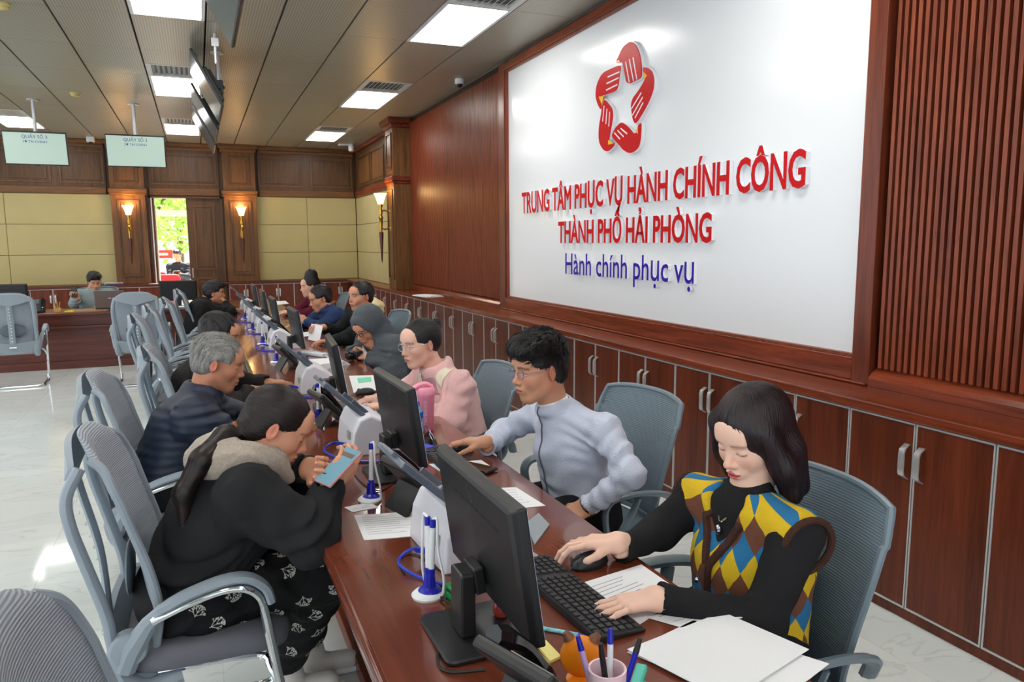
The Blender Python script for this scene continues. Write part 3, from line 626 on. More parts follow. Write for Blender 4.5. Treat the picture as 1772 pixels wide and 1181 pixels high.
VC = [(-0.03, 1.21, 0.03, 'grey mesh visitor chair at the bottom left corner, only its backrest top showing'),
      (-0.05, 2.42, 0.0, 'grey mesh visitor chair under the woman in the black hoodie'),
      (-0.16, 3.52, -0.03, 'grey mesh visitor chair under the old man in the navy quilted jacket'),
      (0.0, 4.35, 0.02, 'grey mesh visitor chair behind the third visitor, in line after the old man'),
      (-0.2, 6.4, 0.0, 'empty grey mesh visitor chair, first of the empty row along the long desk'),
      (-0.16, 7.35, 0.03, 'empty grey mesh visitor chair, second of the empty row along the long desk'),
      (-0.06, 8.25, 0.0, 'empty grey mesh visitor chair, third of the empty row along the long desk'),
      (0.03, 9.75, 0.0, 'grey mesh visitor chair under the man resting chin on hand'),
      (-0.66, 9.6, math.pi/2-0.05, 'grey mesh visitor chair turned to the back desk, behind the empty row'),
      (-1.98, 10.05, math.pi/2+0.06, 'grey mesh visitor chair at the far left facing the back desk')]
vch = visitor_chair()
for i, (x, y, rz, lb) in enumerate(VC):
    o = vch if i == 0 else copy_tree(vch)
    o.location = (x, y, 0); o.rotation_euler = (0, 0, rz); tag(o, lb, 'chair', 'grey mesh visitor chairs')
def staff_chair():
    t = thing('staff_chair', 'x', 'chair')
    sc = interp([(-0.235, 0, 0.49), (-0.225, 0, 0.58), (-0.235, 0, 0.70), (-0.265, 0, 0.83), (-0.30, 0, 0.94), (-0.325, 0, 1.0)], 4)
    P = []
    for p in sc:
        f = (p[2]-0.49)/0.51; hw = 0.195+0.06*math.sin(min(1, f)*math.pi*0.62)-0.012*max(0, f-0.85)/0.15
        P.append([(p[0]+0.05*s*s, hw*s, p[2]-0.022*abs(s)**3*(1 if f > 0.8 else 0)) for s in np.linspace(-1, 1, 13)])
    MB().grid(P).build('mesh_backrest', M_MESHB, t, smooth=True, solid=0.006)
    loop = [r[0] for r in P]+P[-1][1:-1]+[r[-1] for r in reversed(P)]+P[0][1:-1][::-1]
    MB().tube(loop+[loop[0]], 0.011, 8).build('back_frame', M_BPL, t, smooth=True)
    MB().ell((-0.262, 0, 0.64), (0.012, 0.12, 0.075), 16, 8).build('lumbar_pad', mat('dark_blue_plastic', (56, 68, 80), 0.5), t, smooth=True)
    MB().tube(interp([(-0.05, 0, 0.40), (-0.22, 0, 0.41), (-0.30, 0, 0.48), (-0.29, 0, 0.60), (-0.30, 0, 0.80)], 4), 0.03, 8, flat=0.5).build('back_bracket', M_BPL, t, smooth=True)
    seat_cushion(t, -0.22, 0.26, 0.25, 0.41, 0.49, M_SEATB)
    for s in (-1, 1):
        for pts in ([(-0.245, s*0.225, 0.545), (-0.20, s*0.27, 0.62), (-0.08, s*0.295, 0.665), (0.06, s*0.30, 0.675), (0.12, s*0.297, 0.655), (0.13, s*0.29, 0.60), (0.10, s*0.275, 0.50), (0.04, s*0.25, 0.42)],
                    [(-0.02, s*0.295, 0.66), (0.0, s*0.285, 0.60), (0.04, s*0.27, 0.52), (0.05, s*0.25, 0.43)]):
            MB().tube(interp(pts, 5), 0.022, 8, flat=0.55, up=(0, 0, 1)).build('armrest', M_BPL, t, smooth=True)
    MB().cyl((0, 0, 0.08), (0, 0, 0.41), 0.025).build('gas_lift', M_BLACK, t, smooth=True)
    for k in range(5):
        a = 2*math.pi*k/5+0.3; c, s = math.cos(a), math.sin(a)
        lg = MB().tube([(0, 0, 0.11), (0.12*c, 0.12*s, 0.10), (0.29*c, 0.29*s, 0.075)], [0.03, 0.026, 0.018], 8).build('star_leg', M_BLACK, t, smooth=True)
        MB().lathe((0.29*c, 0.29*s, 0.03), [(0.02, -0.022), (0.03, -0.018), (0.03, 0.018), (0.02, 0.022)], 14, axis=(-s, c, 0)).build('caster', M_BLACK, lg, smooth=True)
    return t
SC = [(1.22, 1.47, math.pi+0.02, 'blue-grey mesh office chair of the woman in the argyle vest'),
      (1.42, 2.60, math.pi+0.12, 'blue-grey mesh office chair behind the man in the pale blue jacket'),
      (1.21, 3.72, math.pi+0.05, 'blue-grey mesh office chair behind the woman in the pink coat'),
      (1.24, 5.42, math.pi+0.1, 'blue-grey mesh office chair of the man in the grey hood'),
      (1.36, 6.45, math.pi+0.1, 'blue-grey mesh office chair of the smiling man in black'),
      (1.28, 7.6, math.pi+0.1, 'blue-grey mesh office chair of the man in the navy jacket'),
      (1.34, 9.1, math.pi, 'blue-grey mesh office chair of the woman in maroon')]
sch = staff_chair()
for i, (x, y, rz, lb) in enumerate(SC):
    o = sch if i == 0 else copy_tree(sch)
    o.location = (x, y, 0); o.rotation_euler = (0, 0, rz); o.scale = (1, 1, (0.98, 0.98, 0.94, 0.97, 1, 1, 1)[i]); tag(o, lb, 'chair', 'blue-grey office chairs')
o = copy_tree(sch); o.location = (-1.38, 12.3, 0); o.rotation_euler = (0, 0, -math.pi/2); tag(o, 'blue-grey mesh office chair of the man in grey at the back desk', 'chair', 'blue-grey office chairs')
# carved red armchairs near the far end
M_ROSE = mat('rosewood', (128, 52, 26), 0.25)
def carved_chair(loc, rz, label):
    t = thing('carved_armchair', label, 'chair', loc, rz, 'red carved armchairs')
    MB().tube(interp([(0.22, -0.27, 0.62), (0.05, -0.29, 0.66), (-0.15, -0.26, 0.74), (-0.25, 0, 0.80), (-0.15, 0.26, 0.74), (0.05, 0.29, 0.66), (0.22, 0.27, 0.62)], 6), 0.022, 8).build('curved_rail', M_ROSE, t, smooth=True)
    seat_cushion(t, -0.24, 0.24, 0.26, 0.42, 0.46, M_ROSE)
    for x, y in ((0.2, 0.24), (0.2, -0.24), (-0.2, 0.22), (-0.2, -0.22)): MB().tube([(x, y, 0), (x, y, 0.42), (x, y*1.1, 0.66)], 0.018, 8).build('leg', M_ROSE, t, smooth=True)
    MB().tube([(-0.24, 0, 0.45), (-0.25, 0, 0.62), (-0.25, 0, 0.8)], 0.05, 8, flat=0.25).build('back_splat', M_ROSE, t, smooth=True)
carved_chair((1.45, 10.4, 0), math.pi-0.2, 'red carved wooden armchair at the far end, nearer one')
carved_chair((1.35, 11.3, 0), math.pi-0.2, 'red carved wooden armchair at the far end, further one')
# ================================================================== DESK EQUIPMENT
M_PAPER = mat('paper', (236, 238, 240), 0.8); M_INK = mat('ink_grey', (150, 152, 158), 0.9)
M_BLUE = mat('blue_plastic', (30, 60, 200), 0.35); M_NAVYP = mat('navy_blue_plastic', (24, 30, 168), 0.3)
M_SCAN = mat('scanner_white', (224, 224, 232), 0.4); M_SCAND = mat('scanner_grey', (92, 102, 116), 0.35)
def monitor(loc, rz, tilt, label, face=1, logo=True, group='black desktop monitors on the long desk'):
    """local +x is the side the screen faces"""
    t = thing('monitor', label, 'monitor', loc, rz, group)
    T = math.radians(tilt); n = vec((math.cos(T), 0, math.sin(T))); up = vec((-math.sin(T), 0, math.cos(T))); u = vec((0, 1, 0))
    c = vec((0, 0, 0.225)); ax = (n, u, up); w, h = 0.245, 0.142
    sh = MB(); rings = []
    for d, s_ in ((-0.026, 0.90), (-0.022, 0.955), (-0.012, 0.995), (0.0, 1.0), (0.006, 1.0)):
        ws, hs = w*s_ if s_ > 0.9 else w*s_, h*s_
        rings.append([c+n*d+u*a+up*b_ for a, b_ in ((-ws, -hs), (ws, -hs), (ws, hs), (-ws, hs))])
    sh.loft(rings).build('rear_shell', M_BLACK, t, bevel=0.004)
    MB().obox(c+n*0.0065, ax, (0.0015, w-0.008, h-0.012)).build('screen', mat('screen_on', (150, 170, 190), 0.15, emit=(150, 180, 205), estr=0.5), t)
    MB().obox(c-n*0.0255+up*0.068, ax, (0.002, w*0.62, 0.0025)).build('vent_slot', M_DARKGAP, t)
    if logo:
        b = MB(); q = c-n*0.0265+up*0.1
        MB().lathe(q+n*0.002, [(0.019, 0.0), (0.019, -0.0015), (0.016, -0.0015), (0.016, 0.0)], 24, axis=n, cap=False).build('logo_ring', mat('logo_grey', (74, 76, 80), 0.2), t, smooth=True)
        me = text_mesh('hp', 0.024); me.materials.append(MATS['logo_grey']); o = link('logo_letters', me, t); o['kind'] = 'stuff'
        o.matrix_local = Matrix.Translation(Vector(q+n*0.0-up*0.008)) @ Matrix(((0, -up[0]*0+up[0], -n[0], 0), (-1, 0, 0, 0), (0, up[2], -n[2], 0), (0, 0, 0, 1)))
    MB().box((-0.075, -0.035, 0.012), (-0.04, 0.035, 0.155)).build('stand_post', M_BLACK, t, bevel=0.006)
    MB().obox(c-n*0.043-up*0.085, ax, (0.012, 0.035, 0.03)).build('mount', M_BLACK, t, bevel=0.004)
    MB().rbox((-0.13, -0.11, 0.0), (0.06, 0.11, 0.012), 0.02, 2).build('base_foot', M_BLACK, t, smooth=True)
    return t
MON = [(0.545, 1.45, 0.0, 8, 'nearest black monitor back with round logo, in front of the woman in argyle'),
       (0.655, 2.64, 0.03, 8, 'black monitor in front of the man in the pale blue jacket'),
       (0.635, 3.86, -0.08, 9, 'black monitor in front of the woman in the pink coat'),
       (0.66, 5.8, 0.02, 8, 'black monitor in front of the smiling man in black'),
       (0.63, 7.12, 0.0, 8, 'black monitor in front of the man in the navy jacket'),
       (0.63, 8.3, 0.0, 8, 'black monitor in front of the woman in maroon'),
       (0.62, 9.5, 0.0, 8, 'furthest black monitor on the long desk')]
for x, y, rz, ti, lb in MON: monitor((x, y, 0.75), rz, ti, lb)
monitor((-0.28, 11.42, 0.735), math.pi/2, 6, 'black monitor on the back desk before the doorway', logo=False, group='monitors on the back desk')
monitor((-2.32, 11.45, 0.735), math.pi/2, 6, 'black monitor on the back desk at the left edge of the photo', logo=False, group='monitors on the back desk')
def scanner(loc, rz, label):
    """width along local x, paper comes down from local +y"""
    t = thing('document_scanner', label, 'scanner', loc, rz, 'white document scanners')
    hw = 0.145
    pr = [(-0.14, 0.0), (-0.145, 0.03), (-0.11, 0.07), (-0.03, 0.135), (0.03, 0.165), (0.075, 0.15), (0.10, 0.10), (0.11, 0.02), (0.11, 0.0)]
    b = MB(); rings = []
    for x, ins in ((-hw, 0.008), (-hw+0.01, 0), (hw-0.01, 0), (hw, 0.008)):
        rings.append([(x, p[0]*(1-ins*4), max(0, p[1]-ins*(1 if p[1] > 0.01 else 0))) for p in pr])
    b.loft(rings).build('body', M_SCAN, t, bevel=0.005)
    fx = MB(); ang = math.radians(43); d = vec((0, math.cos(ang), math.sin(ang))); n = vec((0, -math.sin(ang), math.cos(ang)))
    MB().obox(vec((0, 0.05, 0.155))+d*0.10, ((1, 0, 0), d, n), (0.115, 0.11, 0.009)).build('paper_chute', M_SCAND, t, bevel=0.004)
    MB().obox(vec((0, 0.05, 0.155))+d*0.175+n*0.006, ((1, 0, 0), d, n), (0.05, 0.05, 0.006)).build('chute_extension', M_SCAND, t, bevel=0.003)
    for s in (-1, 1): MB().obox(vec((s*0.085, 0.05, 0.155))+d*0.03+n*0.014, ((1, 0, 0), d, n), (0.006, 0.04, 0.012)).build('paper_guide', M_SCAND, t, bevel=0.002)
    MB().box((-0.10, -0.10, 0.088), (0.10, -0.085, 0.096)).build('output_slot', mat('slot_grey', (120, 124, 134), 0.5), t)
    MB().box((-0.10, 0.104, 0.06), (-0.06, 0.112, 0.09)).build('rating_label', mat('label_grey', (170, 172, 160), 0.6), t)
    MB().box((-0.05, 0.104, 0.02), (-0.02, 0.114, 0.03)).build('usb_port', M_BLACK, t)
    cb = interp([(-0.035, 0.112, 0.026), (-0.035, 0.16, 0.04), (-0.06, 0.205, 0.02), (-0.14, 0.17, 0.005), (-0.22, 0.11, 0.005), (-0.26, 0.03, 0.005)], 5)
    MB().tube(cb, 0.0042, 6).build('blue_usb_cable', M_BLUE, t, smooth=True)
    MB().obox((-0.035, 0.13, 0.031), (nrm((0, 1, 0.3)), (1, 0, 0), (0, -0.3, 1)), (0.02, 0.007, 0.006)).build('usb_plug', M_BLUE, t)
    return t
for i, (x, y, rz, nm) in enumerate(((0.64, 1.90, math.pi/2+0.05, 'between the nearest monitor and the hoodie woman'), (0.63, 3.07, math.pi/2+0.03, 'beside the pink drink bottle'), (0.60, 4.42, math.pi/2, 'before the pink coat woman\'s monitor'),
                                   (0.60, 6.36, math.pi/2, 'fourth along the long desk'), (0.585, 7.6, math.pi/2, 'fifth along the long desk'), (0.575, 8.75, math.pi/2, 'sixth along the long desk'), (0.57, 10.1, math.pi/2, 'furthest along the long desk'))):
    scanner((x, y, 0.75), rz, f'white sheet-feed document scanner with grey paper chute, {nm}')
def desk_phone(loc, rz, label):
    """keypad faces local +x and up; handset on local +y side"""
    t = thing('desk_phone', label, 'telephone', loc, rz, 'black desk telephones')
    T = math.radians(48); d = vec((-math.sin(T)*0.0-math.cos(T), 0, math.sin(T))); n = vec((math.sin(T), 0, math.cos(T))); u = vec((0, 1, 0)); c = vec((0.0, 0, 0.085))
    MB().obox(c, (d, u, n), (0.10, 0.095, 0.013)).build('body', M_BLACK, t, bevel=0.008)
    MB().obox(c+d*0.055+n*0.014+u*-0.03, (d, u, n), (0.03, 0.05, 0.002)).build('display', mat('lcd', (96, 108, 110), 0.2), t)
    for i in range(4):
        for j in range(3): MB().obox(c-d*(0.012+0.022*i)+n*0.015+u*(-0.055+0.025*j), (d, u, n), (0.008, 0.009, 0.003)).build('key', mat('key_grey', (60, 62, 66), 0.5), t)
    hs = [c+u*0.062+n*0.02+d*(-0.095+0.19*s)+n*0.022*math.sin(math.pi*s) for s in np.linspace(0, 1, 9)]
    MB().tube(hs, [0.02, 0.024, 0.018, 0.015, 0.015, 0.015, 0.018, 0.024, 0.02], 8).build('handset', M_BLACKG, t, smooth=True)
    MB().obox(c-d*0.02-n*0.06+vec((-0.02, 0, -0.01)), (nrm((0.55, 0, 0.83)), u, nrm((-0.83, 0, 0.55))), (0.075, 0.07, 0.006)).build('stand', M_BLACK, t, bevel=0.004)
    e = hs[0]; cord = []
    for k in range(60):
        s = k/59; p = vec((e[0]+0.02, e[1]-0.01, e[2]))*(1-s)+vec((0.05, 0.02, 0.012))*s+vec((0.05*math.sin(math.pi*s), 0.05*math.sin(math.pi*s), -0.04*math.sin(math.pi*s)))
        p[2] = max(p[2], 0.012); cord.append(p+0.006*vec((0, math.cos(k*1.5), math.sin(k*1.5))))
    MB().tube(cord, 0.0022, 5).build('coiled_cord', M_BLACK, t, smooth=True)
for x, y, rz, nm in ((0.505, 1.10, 0.35, 'at the bottom edge in front of the nearest monitor'), (0.60, 2.27, 0.25, 'behind the double pen stand of the hoodie woman'), (0.53, 3.52, 0.2, 'between second and third document scanner'), (0.52, 5.25, 0.2, 'across from the hooded man'),
                     (0.64, 6.75, 0.2, 'between the smiling man and navy jacket man'), (0.62, 7.95, 0.2, 'before the woman in maroon')):
    desk_phone((x, y, 0.75), rz, f'black desk telephone on its stand, {nm}')
def pen_stand(loc, rz, n, label):
    t = thing('pen_stand', label, 'pen stand', loc, rz, 'blue and white counter pens on stands')
    MB().lathe((0, 0, 0), [(0.038, 0), (0.040, 0.006), (0.034, 0.012), (0.02, 0.015)], 24).build('base', M_WHITE, t, smooth=True)
    MB().lathe((0.006, 0, 0.012), [(0.03, 0), (0.026, 0.006), (0.016, 0.012), (0.013, 0.04), (0.012, 0.05)], 16).build('socket', M_NAVYP, t, smooth=True)
    for k in range(n):
        y = (k-(n-1)/2)*0.02; a = vec((0.006, y*0.4, 0.03)); b = vec((0.012, y, 0.19))
        f = lambda s: a+(b-a)*s
        pn = MB().cyl(f(0.25), f(0.9), 0.0075, n=10).build('pen', M_WHITE, t, smooth=True)
        MB().cyl(f(0.0), f(0.25), 0.0095, n=10).build('pen_tip', M_NAVYP, pn, smooth=True); MB().cyl(f(0.9), f(1.03), 0.0078, n=10).build('pen_cap', M_NAVYP, pn, smooth=True)
        s = 1 if k else -1
        MB().tube(interp([f(1.02), f(1.0)+vec((0, s*0.016, 0.005)), f(0.6)+vec((0, s*0.022, 0)), f(0.15)+vec((0.01, s*0.035, 0)), (0.02, s*0.034, 0.012)], 5), 0.0036, 6).build('tether', M_WHITE, pn, smooth=True)
for x, y, n, nm in ((0.468, 1.66, 2, 'double, nearest on the desk'), (0.482, 2.39, 1, 'single, beside the hoodie woman\'s phone'), (0.478, 3.55, 1, 'before the third document scanner'), (0.475, 5.55, 1, 'fourth along the desk'), (0.46, 6.62, 1, 'fifth along the desk'), (0.455, 7.8, 1, 'sixth along the desk'), (0.45, 9.0, 1, 'furthest along the desk')):
    pen_stand((x, y, 0.75), 0.4, n, f'blue and white pen on a round stand, {nm}')
def paper(pts, label, z=0.7505, lines=0, cat='paper', name='paper_sheet', m=None, th=0.0012, group='papers on the long desk', zt=None):
    """four pixel corners lying on the desk"""
    P = [at_z(px, py, z) for px, py in pts]; c = sum(P)/4
    t = thing(name, label, cat, tuple(c), 0, group)
    MB().loft([[p-c+vec((0, 0, dz)) for p in P] for dz in (0, th)]).build('sheet', m or M_PAPER, t)
    b = MB(); rs = random.Random(int(pts[0][0]))
    for k in range(lines):
        f = 0.14+0.75*k/max(1, lines); e = rs.uniform(0.5, 0.88)
        A = P[0]+(P[3]-P[0])*f; B = P[1]+(P[2]-P[1])*f; a = A+(B-A)*0.1-c; q = A+(B-A)*e-c; d = nrm(P[3]-P[0])*0.0012; up = vec((0, 0, th+0.0003))
        b.add([a-d+up, q-d+up, q+d+up, a+d+up], [(0, 1, 2, 3)])
    if lines: o = b.build('print_lines', M_INK, t); o['kind'] = 'stuff'
    return t
paper([(613, 893), (727, 885), (724, 928), (630, 936)], 'white printed form beside the hoodie woman\'s elbow', lines=9)
paper([(596, 879), (640, 870), (655, 879), (610, 887)], 'small white receipt slip under the single pen stand', lines=3)
paper([(742, 804), (833, 797), (861, 816), (775, 826)], 'white sheet under the black smartphone in front of the blue jacket man', lines=0)
paper([(852, 846), (893, 844), (944, 876), (885, 882)], 'white printed sheet near the blue jacket man\'s elbow', lines=6)
paper([(985, 1017), (1110, 978), (1185, 1030), (1105, 1083)], 'white printed sheet under the argyle woman\'s hand', lines=10)
paper([(1120, 1070), (1225, 1035), (1285, 1070), (1190, 1090)], 'white sheet half under the argyle woman\'s forearm', z=0.752, lines=2)
paper([(1085, 1125), (1250, 1060), (1400, 1125), (1260, 1215)], 'top white sheet of the loose pile at the bottom edge', z=0.757)
paper([(1085, 1130), (1200, 1075), (1435, 1150), (1330, 1230)], 'bottom white sheet of the loose pile, sticking out at the right', z=0.752)
paper([(604, 651), (652, 650), (652, 676), (612, 680)], 'white leaflet with green band by the pink coat woman\'s monitor', lines=0)
paper([(618, 655), (642, 653), (643, 660), (620, 663)], 'green band card on the leaflet', z=0.753, m=mat('mint_card', (120, 220, 180), 0.7), group='leaflets')
paper([(585, 700), (660, 690), (665, 720), (610, 728)], 'white sheet beside the second scanner', lines=4)
paper([(470, 522), (494, 521), (500, 526), (478, 528)], 'white sheets at the far end of the long desk', lines=0)
paper([(508, 578), (545, 573), (552, 580), (515, 584)], 'white sheet beside the smiling man\'s hand', lines=0)
for k in range(6):
    paper([(515+k, 629-k), (555+k*3, 626-k), (606-k*2, 631-k), (540, 645-k*2)], f'white sheet in the paper stack in front of the hooded man, {ords[k]} from the bottom', z=0.7505+0.006*k, group='stacked sheets in front of the hooded man', th=0.005)
paper([(910, 908), (932, 890), (951, 910), (925, 945)], 'grey printed card lying behind the nearest monitor', m=mat('grey_card', (150, 160, 166), 0.6), lines=2, th=0.004)
paper([(918, 955), (931, 962), (931, 972), (916, 975)], 'small grey card tag near the mouse cable', m=MATS['grey_card'], th=0.003)
paper([(918, 1106), (945, 1113), (971, 1140), (952, 1149)], 'pale yellow sticky note pad near the telephone', m=mat('note_yellow', (240, 226, 140), 0.8), group='sticky notes', th=0.006)
paper([(913, 1106), (926, 1104), (934, 1111), (922, 1116)], 'bright yellow small sticky tab by the note pad', m=mat('note_bright', (238, 220, 40), 0.8), z=0.757, group='sticky notes', th=0.003)
# keyboards and mice
M_KEY = mat('key_black', (30, 31, 34), 0.45)
def keyboard(loc, rz, label, keys=True):
    """length along local y, front edge towards local +x"""
    t = thing('keyboard', label, 'keyboard', loc, rz, 'black keyboards')
    MB().add([(-0.065, -0.22, 0.02), (0.065, -0.22, 0.008), (0.065, 0.22, 0.008), (-0.065, 0.22, 0.02), (-0.065, -0.22, 0.0), (0.065, -0.22, 0.0), (0.065, 0.22, 0.0), (-0.065, 0.22, 0.0)],
             [(0, 1, 2, 3), (7, 6, 5, 4), (0, 4, 5, 1), (1, 5, 6, 2), (2, 6, 7, 3), (3, 7, 4, 0)]).build('case', M_BLACK, t, bevel=0.004)
    me = None; big = MB()
    for r in range(6):
        for c in range(20):
            if c in (14,) : continue
            y = -0.205+c*0.0213; x = -0.054+r*0.0196+(0.004 if r else 0); z = 0.0195-(x+0.065)/0.13*0.012
            if keys:
                if me is None:
                    me = MB().loft([[(-0.0083, -0.009, 0), (0.0083, -0.009, 0), (0.0083, 0.009, 0), (-0.0083, 0.009, 0)], [(-0.0065, -0.0072, 0.005), (0.0065, -0.0072, 0.005), (0.0065, 0.0072, 0.005), (-0.0065, 0.0072, 0.005)]]).build('key', M_KEY, t).data
                    bpy.data.objects.remove(t.children[-1])
                inst('key', me, t, (x, y, z), (0, 0.09, 0))
            else: big.box((x-0.0075, y-0.008, z), (x+0.0075, y+0.008, z+0.004))
    if not keys: o = big.build('keys', M_KEY, t); o['kind'] = 'stuff'
    return t
k0 = at_z(1008, 1047, 0.75)
keyboard((k0[0]-0.008, k0[1]+0.05, 0.75), 0.06, 'black keyboard in front of the argyle woman')
keyboard((0.86, 3.80, 0.75), 0.0, 'black keyboard under the pink coat woman\'s hands', False)
keyboard((0.86, 2.70, 0.75), 0.0, 'black keyboard hidden behind the blue jacket man\'s monitor', False)
def mouse(px, py, rz, label):
    p = at_z(px, py, 0.75); t = thing('computer_mouse', label, 'mouse', tuple(p), rz, 'black computer mice')
    b = MB(); rings = []
    for z, s in ((0.0, 0.9), (0.008, 1.0), (0.02, 0.92), (0.03, 0.7), (0.036, 0.4), (0.038, 0.1)):
        rings.append([(0.058*s*math.cos(a)+0.006*(1-s), 0.033*s*math.sin(a), z) for a in np.linspace(0, 2*math.pi, 20, endpoint=False)])
    b.loft(rings).build('shell', M_BLACK, t, smooth=True)
    MB().lathe((-0.035, 0.003, 0.028), [(0.009, -0.003), (0.009, 0.003)], 12, axis=(0, 1, 0)).build('wheel', mat('wheel_grey', (50, 50, 52), 0.5), t)
    MB().tube(interp([(-0.055, 0, 0.006), (-0.10, -0.02, 0.003), (-0.14, 0.02, 0.003), (-0.20, 0.08, 0.003)], 5), 0.002, 5).build('cable', M_CABLE, t, smooth=True)
mouse(1020, 980, 0.15, 'black computer mouse by the argyle woman\'s right hand')
mouse(797, 781, -0.1, 'black computer mouse under the blue jacket man\'s hand')
mouse(632, 683, 0.0, 'black computer mouse by the pink coat woman\'s hand')
# pink drink bottle
M_PINK = mat('pink_translucent', (248, 150, 178), 0.3, trans=0.25); M_PINKL = mat('pink_lid', (250, 160, 184), 0.4)
p = at_z(738, 744, 0.75); t = thing('drink_bottle', 'pink shaker bottle with white lettering beside the second monitor', 'bottle', tuple(p))
MB().lathe((0, 0, 0), [(0.030, 0.0), (0.034, 0.006), (0.036, 0.08), (0.041, 0.165)], 24).build('body', M_PINK, t, smooth=True)
MB().lathe((0, 0, 0), [(0.043, 0.165), (0.044, 0.185), (0.040, 0.195), (0.036, 0.20)], 24).build('lid', M_PINKL, t, smooth=True)
MB().tube(interp([(0.03, 0.0, 0.2), (0.0, 0.0, 0.215), (-0.03, 0, 0.212), (-0.055, 0, 0.198)], 5), [0.016]*16, 8, flat=0.6).build('spout_cap', M_PINKL, t, smooth=True)
me = text_mesh('Herbware', 0.028); me.materials.append(M_WHITE); lo = link('lettering', me, t); lo['kind'] = 'stuff'
for v in me.vertices:
    a = -1.75-(v.co.y)/0.039; zz = 0.085+v.co.x; rr = 0.0365+0.005*max(0, (zz-0.08)/0.085)
    v.co = Vector((rr*math.cos(a)*1.01, rr*math.sin(a)*1.01, zz))
# blue spray bottle, clips, small blue box
p = at_z(722, 752, 0.75); t = thing('water_bottle', 'small blue capped plastic bottle between monitor and pink bottle', 'bottle', tuple(p))
MB().lathe((0, 0, 0), [(0.026, 0), (0.028, 0.01), (0.028, 0.05), (0.022, 0.055), (0.022, 0.07), (0.028, 0.075), (0.026, 0.11), (0.012, 0.13)], 18).build('body', mat('clear_blue', (130, 190, 235), 0.2, trans=0.3), t, smooth=True)
MB().lathe((0, 0, 0.13), [(0.014, 0), (0.014, 0.018), (0.01, 0.02)], 14).build('cap', M_BLUE, t, smooth=True)
MB().lathe((0, 0, 0.078), [(0.0285, 0), (0.0285, 0.025)], 18, cap=False).build('label_band', mat('label_blue', (20, 90, 200), 0.4), t, smooth=True)
p = at_z(738, 781, 0.75); t = thing('small_box', 'small blue box beside the second monitor', 'box', tuple(p), 0.3)
MB().box((-0.022, -0.03, 0), (0.022, 0.03, 0.022)).build('carton', M_BLUE, t, bevel=0.002)
MB().box((-0.0225, -0.02, 0.006), (0.0225, 0.0, 0.016)).build('print_panel', mat('print_pink', (230, 90, 150), 0.5), t)
M_CLIP = mat('clip_black', (24, 24, 24), 0.35)
for k, (px, py, a) in enumerate(((742, 757, 0.3), (748, 763, 1.2), (738, 766, 2.2), (750, 770, 0.8))):
    p = at_z(px, py, 0.75); t = thing('binder_clip', f'black binder clip with silver wire handles by the pink bottle, {ords[k]} from the back', 'clip', tuple(p), a, 'binder clips')
    MB().add([(-0.016, -0.012, 0), (0.016, -0.012, 0), (0.016, 0.012, 0), (-0.016, 0.012, 0), (-0.016, 0, 0.024), (0.016, 0, 0.024)], [(0, 1, 5, 4), (2, 3, 4, 5), (0, 4, 3), (1, 2, 5), (0, 3, 2, 1)]).build('spring', M_CLIP, t)
    MB().tube([(-0.008, 0, 0.022), (-0.01, 0.012, 0.045), (0, 0.016, 0.052), (0.01, 0.012, 0.045), (0.008, 0, 0.022)], 0.0014, 6).build('wire_handle', M_CHROME, t, smooth=True)
# smartphone and pen of the blue jacket man
p = at_z(826, 812, 0.753); t = thing('smartphone', 'black smartphone lying on the white sheet', 'phone', tuple(p), 0.55)
MB().rbox((-0.037, -0.075, 0), (0.037, 0.075, 0.009), 0.01, 2).build('case', M_BLACKG, t, smooth=True)
MB().rbox((-0.034, -0.071, 0.009), (0.034, 0.071, 0.0096), 0.008, 2).build('screen', mat('phone_glass', (10, 10, 12), 0.05), t)
def pen(px, py, rz, m, label, z=0.757, ln=0.14):
    p = at_z(px, py, z); t = thing('pen', label, 'pen', (p[0], p[1], z), rz, 'loose pens')
    MB().cyl((-ln/2, 0, 0), (ln/2-0.02, 0, 0), 0.0045, n=10).build('barrel', m, t, smooth=True)
    MB().cyl((ln/2-0.02, 0, 0), (ln/2, 0, 0), 0.0045, 0.0012, n=10).build('tip', M_NAVYP, t, smooth=True); MB().box((-ln/2, -0.002, 0.004), (-ln/2+0.035, 0.002, 0.007)).build('clip', M_NAVYP, t)
pen(783, 801, 0.25, M_NAVYP, 'blue pen lying on the sheet above the smartphone')
pen(955, 1091, -0.75, mat('floral_pen', (130, 205, 215), 0.4, var=0.25, vscale=120), 'pale turquoise patterned pen lying beside the keyboard', 0.755, 0.16)
# things round the nearest monitor's foot
p = at_z(800, 1037, 0.75); t = thing('stamp_pad', 'small green stamp box behind the nearest monitor stand', 'box', (p[0]-0.01, p[1], 0.75), 0.2)
MB().box((-0.02, -0.03, 0), (0.02, 0.03, 0.035)).build('carton', mat('green_plastic', (30, 150, 70), 0.4), t, bevel=0.003); MB().box((-0.021, -0.025, 0.02), (0.021, 0.02, 0.028)).build('print_band', M_BLACK, t)
p = at_z(855, 1080, 0.762); t = thing('glue_bottle', 'small red glue bottle with white cap by the nearest monitor', 'bottle', (p[0]+0.03, p[1]+0.03, 0.763), 0.4)
MB().lathe((0, 0, 0), [(0.016, 0), (0.02, 0.008), (0.018, 0.03), (0.009, 0.04)], 16).build('body', mat('red_glue', (170, 60, 50), 0.25, trans=0.2), t, smooth=True); MB().cyl((0, 0, 0.04), (0, 0, 0.065), 0.009, 0.006, 12).build('cap', M_WHITE, t, smooth=True)
t = thing('eraser', 'small beige eraser beside the red glue bottle', 'eraser', (p[0]+0.075, p[1]-0.01, 0.751), 0.3)
